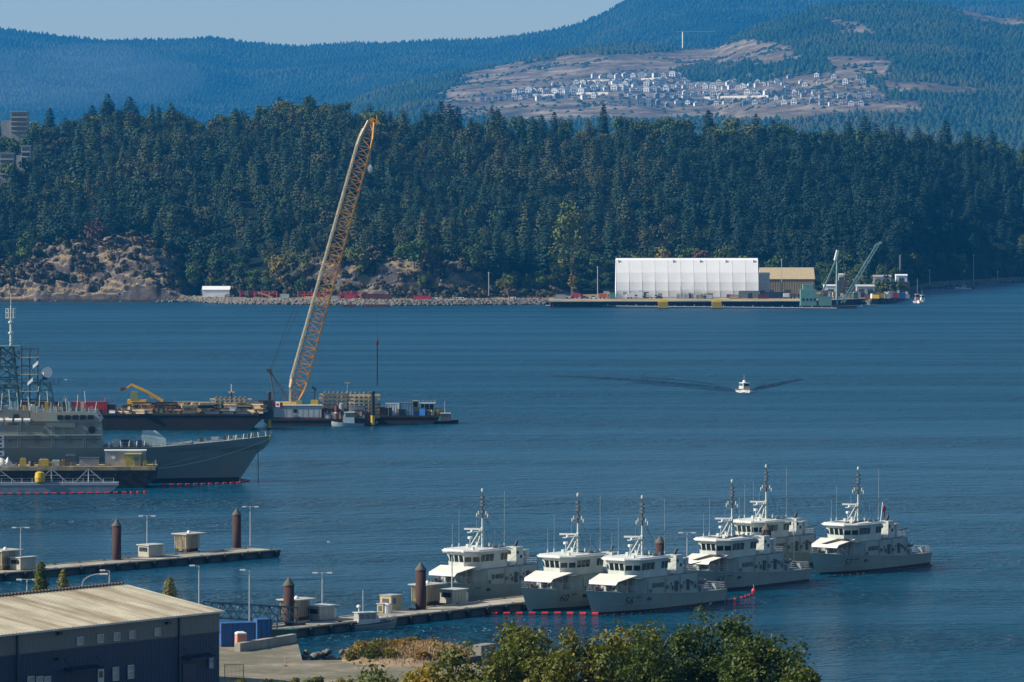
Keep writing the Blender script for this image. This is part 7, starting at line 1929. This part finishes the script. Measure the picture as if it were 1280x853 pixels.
# skips, portable toilet, gangway, sea wall
def near(px, py, z=3.0): return P(px, py, z)
a = near(277, 809); container('blue_skip', 'bright blue ribbed container beside the warehouse corner', 'container', a, 4.8, 2.6, 3.2, bluep, .32)
a = near(322, 801); container('blue_skip', 'lower blue container behind the first blue one', 'container', a, 2.0, 2.4, 2.9, bluep, .32)
container('green_skip', 'low dark green skip under the gangway', 'skip', near(322, 800) + Vector((2.2, .6, 0)), 3.4, 2.2, 1.3, greenp, .3)
t = thing('portable_toilet', 'salmon pink portable toilet with white roof by the blue container', 'portable toilet', near(301, 812), .3)
m = MB(); m.prism([(-.7, -.7), (.7, -.7), (.7, .7), (-.7, .7)], .05, 2.15, .04); m.build('cabin', pink, t)
m = MB(); m.lathe([(.98, 2.15), (.92, 2.3), (.5, 2.45)], n=4); m.v = [(x * .72 - y * .72, x * .72 + y * .72, z) for x, y, z in m.v]; m.build('roof', white, t)
m = MB(); m.box(-.42, .42, -.73, -.69, .15, 1.95); m.build('door', mat('salmon_door', (.48, .21, .16), .5), t); m = MB()
for k in (-.55, .55): m.box(k - .04, k + .04, -.74, -.69, .1, 2.1)
m.build('corner_rib', pink, t)
# block wall along the corner of the quay
aw, bw = near(300, 815), near(371, 803)
t = thing('block_wall', 'low wall of pale concrete blocks along the quay corner', 'wall', aw, math.atan2(bw.y - aw.y, bw.x - aw.x)); L = (bw - aw).length
n = 8
for k in range(n): m = MB(); m.box(L * k / n + .03, L * (k + 1) / n - .03, 0, .9, 0, 1.15); m.build('block', concrete, t)
a = near(562, 823); t = thing('concrete_parapet', 'dark concrete wall block at the right end of the grassy mound', 'wall', near(556, 833) , math.atan2(.8, .45))
m = MB(); m.box(-3, 12, 0, 1.0, -3, .6); m.build('low_part', dkconc, t); m = MB(); m.box(9.5, 13.5, -.1, 1.6, -3, 1.9); m.build('high_part', mat('grey_parapet', (.22, .21, .18), .9, var=.25), t)
# gangway truss bridge
ga = Vector((pxx(262, 700), 700, 3.2)); gb = P(372, 781, 1.3)
t = thing('gangway', 'long dark steel truss gangway leading down to the pontoon', 'gangway', ga, math.atan2(gb.y - ga.y, gb.x - ga.x))
L = math.hypot(gb.x - ga.x, gb.y - ga.y); dz = gb.z - ga.z + .3
gw = mat('gangway_blue_steel', (.04, .09, .13), .5, .2)
for y in (0, 2.0):
    m = MB(); n = 9
    f = lambda k, up: (L * k / n, y, dz * k / n + up)
    m.bar(f(0, 0), f(n, 0), .13); m.bar(f(0, 2.2), f(n, 2.2), .14)
    for k in range(n + 1): m.bar(f(k, 0), f(k, 2.2), .085)
    for k in range(n): m.bar(f(k, 0 if k % 2 else 2.2), f(k + 1, 2.2 if k % 2 else 0), .075)
    m.bar(f(0, 1.1), f(n, 1.1), .04); m.build('side_truss', gw, t)
m = MB(); m.slab([(0, .1, .05), (L, .1, dz + .05), (L, 1.9, dz + .05), (0, 1.9, .05)], .1); m.build('walkway', dksteel, t)
m = MB(); m.box(L - 1, L + 1.2, -.4, 2.4, dz - .35, dz - .05); m.build('landing', dkconc, t)
t = thing('gangway_post', 'dark gangway support post with an angled strut at the quay', 'post', Vector((pxx(345, 690), 690, 0)))
m = MB(); m.bar((0, 0, -1), (0, 0, 4.4), .16); m.bar((0, 0, 3.8), (-2.2, 0, 1.6), .1); m.build('post', gw, t); m = MB(); m.box(-.3, .3, -.3, .3, 4.4, 4.6); m.build('cap', dksteel, t)
# chain-link fence panel and cones on the yard
t = thing('fence_panel', 'dark wire fence panel standing at the warehouse corner', 'fence', near(281, 849), .1)
m = MB(); m.bar((0, 0, 0), (0, 0, 1.9), .05); m.bar((2.4, 0, 0), (2.4, 0, 1.9), .05); m.bar((0, 0, 1.85), (2.4, 0, 1.85), .04); m.bar((0, 0, .1), (2.4, 0, .1), .03); m.build('frame', dksteel, t)
m = MB()
for i in range(1, 14): m.bar((2.4 * i / 14, 0, .1), (2.4 * i / 14, 0, 1.85), .012)
m.build('wire_mesh', dksteel, t)
t = thing('warning_post', 'thin pink marker post standing on the concrete yard', 'post', near(357, 833)); m = MB(); m.bar((0, 0, 0), (0, 0, 1.2), .09, .07, 8); m.build('post', pink, t); m = MB(); m.box(-.25, .25, -.25, .25, 0, .08); m.build('foot', black, t)

# ---- vegetation near the camera
nearleaf = foliage('near_leaves', [(.026, .052, .009), (.060, .095, .012), (.125, .130, .015), (.24, .19, .02), (.28, .16, .018)], .55, .30)
def canopy_geo(h, wd, n, leaf):
    """Dense crown of many small leaf tufts over an uneven dome, with leaves hanging down its flanks."""
    K = 190
    a = rng.random(K) * 6.283; u = rng.random(K)
    el = np.arcsin(np.clip(u * 1.25 - .25, -1, 1))
    dome = .80 + .20 * np.sin(a * 2 + 1.3) * np.cos(el * 3) + rng.normal(0, .06, K)
    c = np.stack([np.cos(el) * np.cos(a) * wd * dome, np.cos(el) * np.sin(a) * wd * dome, h * .44 + np.sin(el) * h * .555 * dome], 1)
    c = np.concatenate([c, np.stack([rng.normal(0, wd * .4, 30), rng.normal(0, wd * .4, 30), h * rng.uniform(.35, .75, 30)], 1)])
    r = wd * rng.uniform(.13, .27, len(c))
    idx = rng.choice(len(c), n, p=r ** 2 / (r ** 2).sum())
    d = rng.normal(size=(n, 3)); d /= np.linalg.norm(d, axis=1)[:, None]
    ctr = c[idx] + d * (r[idx] * (1 - .5 * rng.random(n) ** 1.6))[:, None] * np.array([1, 1, 1.15])
    tw = rng.random(n) < .06; ctr[tw] += d[tw] * (r[idx][tw] * .5)[:, None]
    nn = d + rng.normal(0, .7, (n, 3)) + np.array([0, 0, .3]); nn /= np.linalg.norm(nn, axis=1)[:, None]
    q1 = np.cross(nn, rng.normal(size=(n, 3))); q1 /= np.linalg.norm(q1, axis=1)[:, None]; q2 = np.cross(nn, q1)
    s = leaf * (.55 + .8 * rng.random(n))[:, None]
    return np.stack([ctr - q1 * s * .5, ctr + q2 * s * .30, ctr + q1 * s * .62, ctr - q2 * s * .30], 1).reshape(-1, 3)
def crown_tree(label, px, pytop, Y, wpx, tint, n, leaf=.30, name='broadleaf_tree', drop=0.0, lobes=16):
    zt = PY(px, pytop, Y).z; X = pxx(px, Y); z0 = slope_z(X, Y) - .3; h = zt - z0; wd = wpx * Y / F / 2
    t = thing(name, label, 'tree', (X, Y, z0), rng.random() * 6)
    v = canopy_geo(h, wd, n, leaf); k = len(v) // 4
    # leaf colour changes a little from clump to clump, as on a turning tree
    cz = v.reshape(-1, 4, 3).mean(1); patch = np.array([noise.noise(Vector(c * .55)) for c in cz])
    cr = np_mesh('crown', v, quads(len(v)), nearleaf, np.repeat(np.clip(tint - .04 + .26 * patch + rng.normal(0, .06, k), 0, 1), 4)); cr.parent = t
    m = MB(); m.bar((0, 0, -.5), (0, 0, h * .6), .32, .14, 8)
    for q in range(12):
        a = q * 2.4; zz = h * (.2 + .035 * q); m.bar((0, 0, zz), (wd * .75 * math.cos(a), wd * .75 * math.sin(a), zz + h * .2), .11, .03, 5)
    m.build('trunk', barkm, t)
    return t
crown_tree('dark green dense tree at the left of the near tree row', 650, 785, 335, 185, .20, 34000)
crown_tree('yellow green turning tree second in the near row', 738, 788, 325, 140, .54, 24000)
crown_tree('olive green tree in the middle of the near row', 812, 787, 345, 150, .34, 25000)
crown_tree('tallest dark green tree of the near row', 893, 764, 350, 150, .22, 30000)
crown_tree('dark green tree sloping down at the right end of the near row', 962, 788, 340, 140, .17, 26000)
crown_tree('small dark tree crown at the lower right corner of the near row', 1003, 818, 330, 84, .14, 12000)
crown_tree('small olive tree between the dark green and the yellow green tree', 692, 808, 322, 110, .42, 15000)
crown_tree('dark tree behind the gap right of the yellow green tree', 775, 800, 352, 130, .28, 16000)
crown_tree('low olive bushy tree at the left start of the near row', 585, 806, 330, 130, .36, 16000)
crown_tree('low yellow green bushy tree left of the near row, in front of the wall', 530, 829, 328, 140, .50, 16000)
crown_tree('low dark bushy tree at the bottom left of the near row', 470, 840, 325, 140, .34, 14000)
# shrubs at the bottom edge before the yard
def shrub(label, px, pytop, Y, wpx, tint, n=700, leaf=.3, zbase=None, name='shrub', lobes=6):
    zt = PY(px, pytop, Y).z; X = pxx(px, Y); z0 = slope_z(X, Y) - .1 if zbase is None else zbase; h = max(.6, zt - z0); wd = wpx * Y / F / 2
    t = thing(name, label, name.replace('_', ' '), (X, Y, z0))
    v = broad_geo(h, wd, n, lobes, .02, leaf); k = len(v) // 4
    cr = np_mesh('foliage', v, quads(len(v)), nearleaf, np.repeat(np.clip(tint + rng.normal(0, .13, k), 0, 1), 4)); cr.parent = t
    m = MB()
    for q in range(5): a = q * 1.3; m.bar((0, 0, -.2), (wd * .5 * math.cos(a), wd * .5 * math.sin(a), h * .6), .05, .02, 4)
    m.build('stem', barkm, t)
for i, (px, pt, Y, wp, ti, lb) in enumerate(((292, 846, 560, 40, .2, 'dark shrub at the foot of the warehouse corner'), (318, 848, 556, 40, .3, 'low olive shrub right of the warehouse corner'), (352, 842, 552, 36, .35, 'spiky green shrub before the concrete yard'), (384, 838, 552, 34, .25, 'taller green shrub before the concrete yard'), (415, 843, 548, 40, .35, 'low green shrub below the golden mound'), (438, 839, 560, 30, .18, 'dark green shrub left of the low bushy trees'), (335, 846, 545, 30, .5, 'small yellowish shrub at the bottom edge'))):
    shrub(lb, px, pt, Y, wp, ti, 900, .26)
for i, (px, pt, Y, wp, ti, lb) in enumerate(((300, 838, 552, 30, .35, 'tall thin sapling right of the wire fence panel'), (330, 840, 556, 34, .15, 'dark bushy sapling left of the pink marker post'), (368, 834, 554, 26, .3, 'tall pointed sapling right of the pink marker post'), (398, 833, 556, 28, .2, 'tall dark sapling before the middle of the concrete yard'), (425, 836, 552, 30, .4, 'yellowish green sapling below the mound'), (455, 836, 552, 40, .3, 'broad green bush above the pale boulder'), (488, 838, 550, 46, .45, 'broad olive bush before the quay mound'), (520, 836, 548, 50, .4, 'broad olive bush left of the dark parapet'), (552, 832, 552, 44, .3, 'green bush directly before the dark parapet'))):
    shrub(lb, px, pt, Y, wp, ti, 1300, .24)
# grassy mound on the quay corner: ground, dry grass, golden shrubs
def mound_z(X, Y):
    c = P(512, 822, 3); dx, dy = (X - c.x) / 9.5, (Y - c.y) / 13.0
    return 3.0 + 1.5 * max(0, 1 - dx * dx - dy * dy)
mv_ = []; c0 = P(512, 822, 3)
n = 30
for i in range(n + 1):
    for j in range(n + 1):
        X = c0.x - 9 + 18 * i / n; Y = c0.y - 13 + 26 * j / n; mv_.append((X, Y, mound_z(X, Y) - .03 + .12 * fbm(X, Y) * (mound_z(X, Y) > 3.05)))
fs_ = np.array([(i * (n + 1) + j, (i + 1) * (n + 1) + j, (i + 1) * (n + 1) + j + 1, i * (n + 1) + j + 1) for i in range(n) for j in range(n) if max(mound_z(mv_[i * (n + 1) + j][0], mv_[i * (n + 1) + j][1]), mound_z(mv_[(i + 1) * (n + 1) + j + 1][0], mv_[(i + 1) * (n + 1) + j + 1][1])) > 3.001])
tag(np_mesh('earth_mound', np.array(mv_), fs_, mat('dry_earth', (.26, .19, .12), .95, var=.35, scale=.6), None, True), kind='structure')
gm_ = foliage('dry_grass', [(.10, .10, .03), (.20, .15, .05), (.32, .22, .10), (.36, .24, .16)])
gv = []; gt_ = []
for i in range(9000):
    X = c0.x + 1.2 + rng.normal(0, 3.6); Y = c0.y + rng.normal(0, 4.5); z = mound_z(X, Y)
    if z < 3.02: continue
    a = rng.random() * 6.28; h = rng.uniform(.2, .75); w_ = .07; l = rng.normal(0, .2, 2)
    gv.append([(X - w_ * math.cos(a), Y - w_ * math.sin(a), z), (X + w_ * math.cos(a), Y + w_ * math.sin(a), z), (X + l[0] + .02, Y + l[1], z + h), (X + l[0] - .02, Y + l[1], z + h)]); gt_.append(np.full(4, np.clip(.5 + .05 * (X - c0.x) + rng.normal(0, .18), 0, 1)))
gv = np.array(gv).reshape(-1, 3); tag(np_mesh('dry_grass', gv, quads(len(gv)), gm_, np.concatenate(gt_)), 'dry golden and pinkish grass on the quay mound', 'grass', kind='stuff')
for px, pt, bx, ti, lb, wp in ((452, 806, 826, .75, 'golden green low shrub at the left end of the quay mound', 46), (472, 803, 824, .6, 'olive shrub in the middle left of the quay mound', 44), (494, 805, 823, .85, 'golden brown shrub in the middle of the quay mound', 34), (436, 816, 827, .5, 'smallest green shrub at the left tip of the quay mound', 22), (538, 808, 818, .7, 'dry yellow shrub near the concrete wall block', 30), (462, 812, 829, .35, 'low dark green shrub at the front of the golden ones', 36), (514, 806, 820, .6, 'olive yellow shrub on the crown of the mound', 36), (484, 815, 829, .5, 'low olive shrub at the front of the mound', 34), (528, 818, 830, .8, 'low rusty shrub at the right front of the mound', 30)):
    q = P(px, bx, 3); shrub(lb, px, pt, q.y, wp, ti, 1100, .26, mound_z(q.x, q.y) - .1)
rocks('quay_rocks', 'grey rocks along the waterline of the quay corner', [(P(px, 826 + .4 * math.sin(px), 1.2).x, P(px, 826, 1.2).y + rng.uniform(-.6, .6), rng.uniform(.3, 2.6)) for px in np.linspace(380, 486, 46)], .4, .9, 8)
for px, py, s_, lb in ((441, 851, 1.6, 'pale boulder at the bottom edge left of the near trees'), (449, 846, 1.3, 'grey boulder beside the pale one at the bottom edge'), (412, 852, 1.0, 'small dark boulder at the bottom edge')):
    Y = 556; q = PY(px, py, Y); o = rocks('boulder', lb, [(q.x, Y, max(3.2, slope_z(q.x, Y) + .4))], s_, s_ + .1, int(px)); del o['kind']; o['category'] = 'boulder'
# conifers behind the warehouse
for px, top, Y, wd, lb, ti in ((51, 702, 650, 2.1, 'dark green conifer left of the pair behind the warehouse', .45), (79, 712, 655, 1.7, 'thinner conifer right of the pair behind the warehouse', .65), (212, 722, 668, 2.3, 'young spreading conifer behind the warehouse roof edge', .5)):
    q = PY(px, top, Y); t = thing('conifer', lb, 'tree', (q.x, Y, 3)); h = q.z - 3
    v = conifer_geo(h, wd, 3600, .6, .3); sc_ = .62; ct = v.reshape(-1, 4, 3).mean(1, keepdims=True); v = ((v.reshape(-1, 4, 3) - ct) * sc_ + ct).reshape(-1, 3)
    cr = np_mesh('crown', v, quads(len(v)), nearleaf, np.repeat(np.clip(ti * .6 + rng.normal(0, .1, len(v) // 4), 0, 1), 4)); cr.parent = t
    m = MB(); m.bar((0, 0, 0), (0, 0, h * .95), .2, .04, 6); m.build('trunk', barkm, t)
# a gull on the wing over the water, and one resting
def gull(label, loc, rz, span=1.3):
    t = tag(None or MB().lathe([(.02, -.34), (.11, -.1), (.12, .08), (.07, .26), (.02, .36)], n=8).build('gull', white), label, 'bird')
    me = t.data
    for v in me.vertices: v.co = (v.co.z, v.co.x, v.co.y)
    t.location = loc; t.rotation_euler = (0, 0, rz)
    m = MB()
    for s_ in (-1, 1): m.add([(.12, s_ * .06, .03), (-.14, s_ * .06, .03), (-.20, s_ * span * .3, .22), (.06, s_ * span * .3, .24), (-.28, s_ * span * .5, .10)], [(0, 1, 2, 3), (3, 2, 4)])
    m.build('wing', mat('gull_grey', (.45, .47, .48), .7), t)
gull('white gull flying low over the water near the slim lamp', P(413, 681, 0) + Vector((0, -8, 1.0)), .5)
gull('dark looking gull over the water behind the warship', PY(82, 475, 1500), 2.0, 1.6)
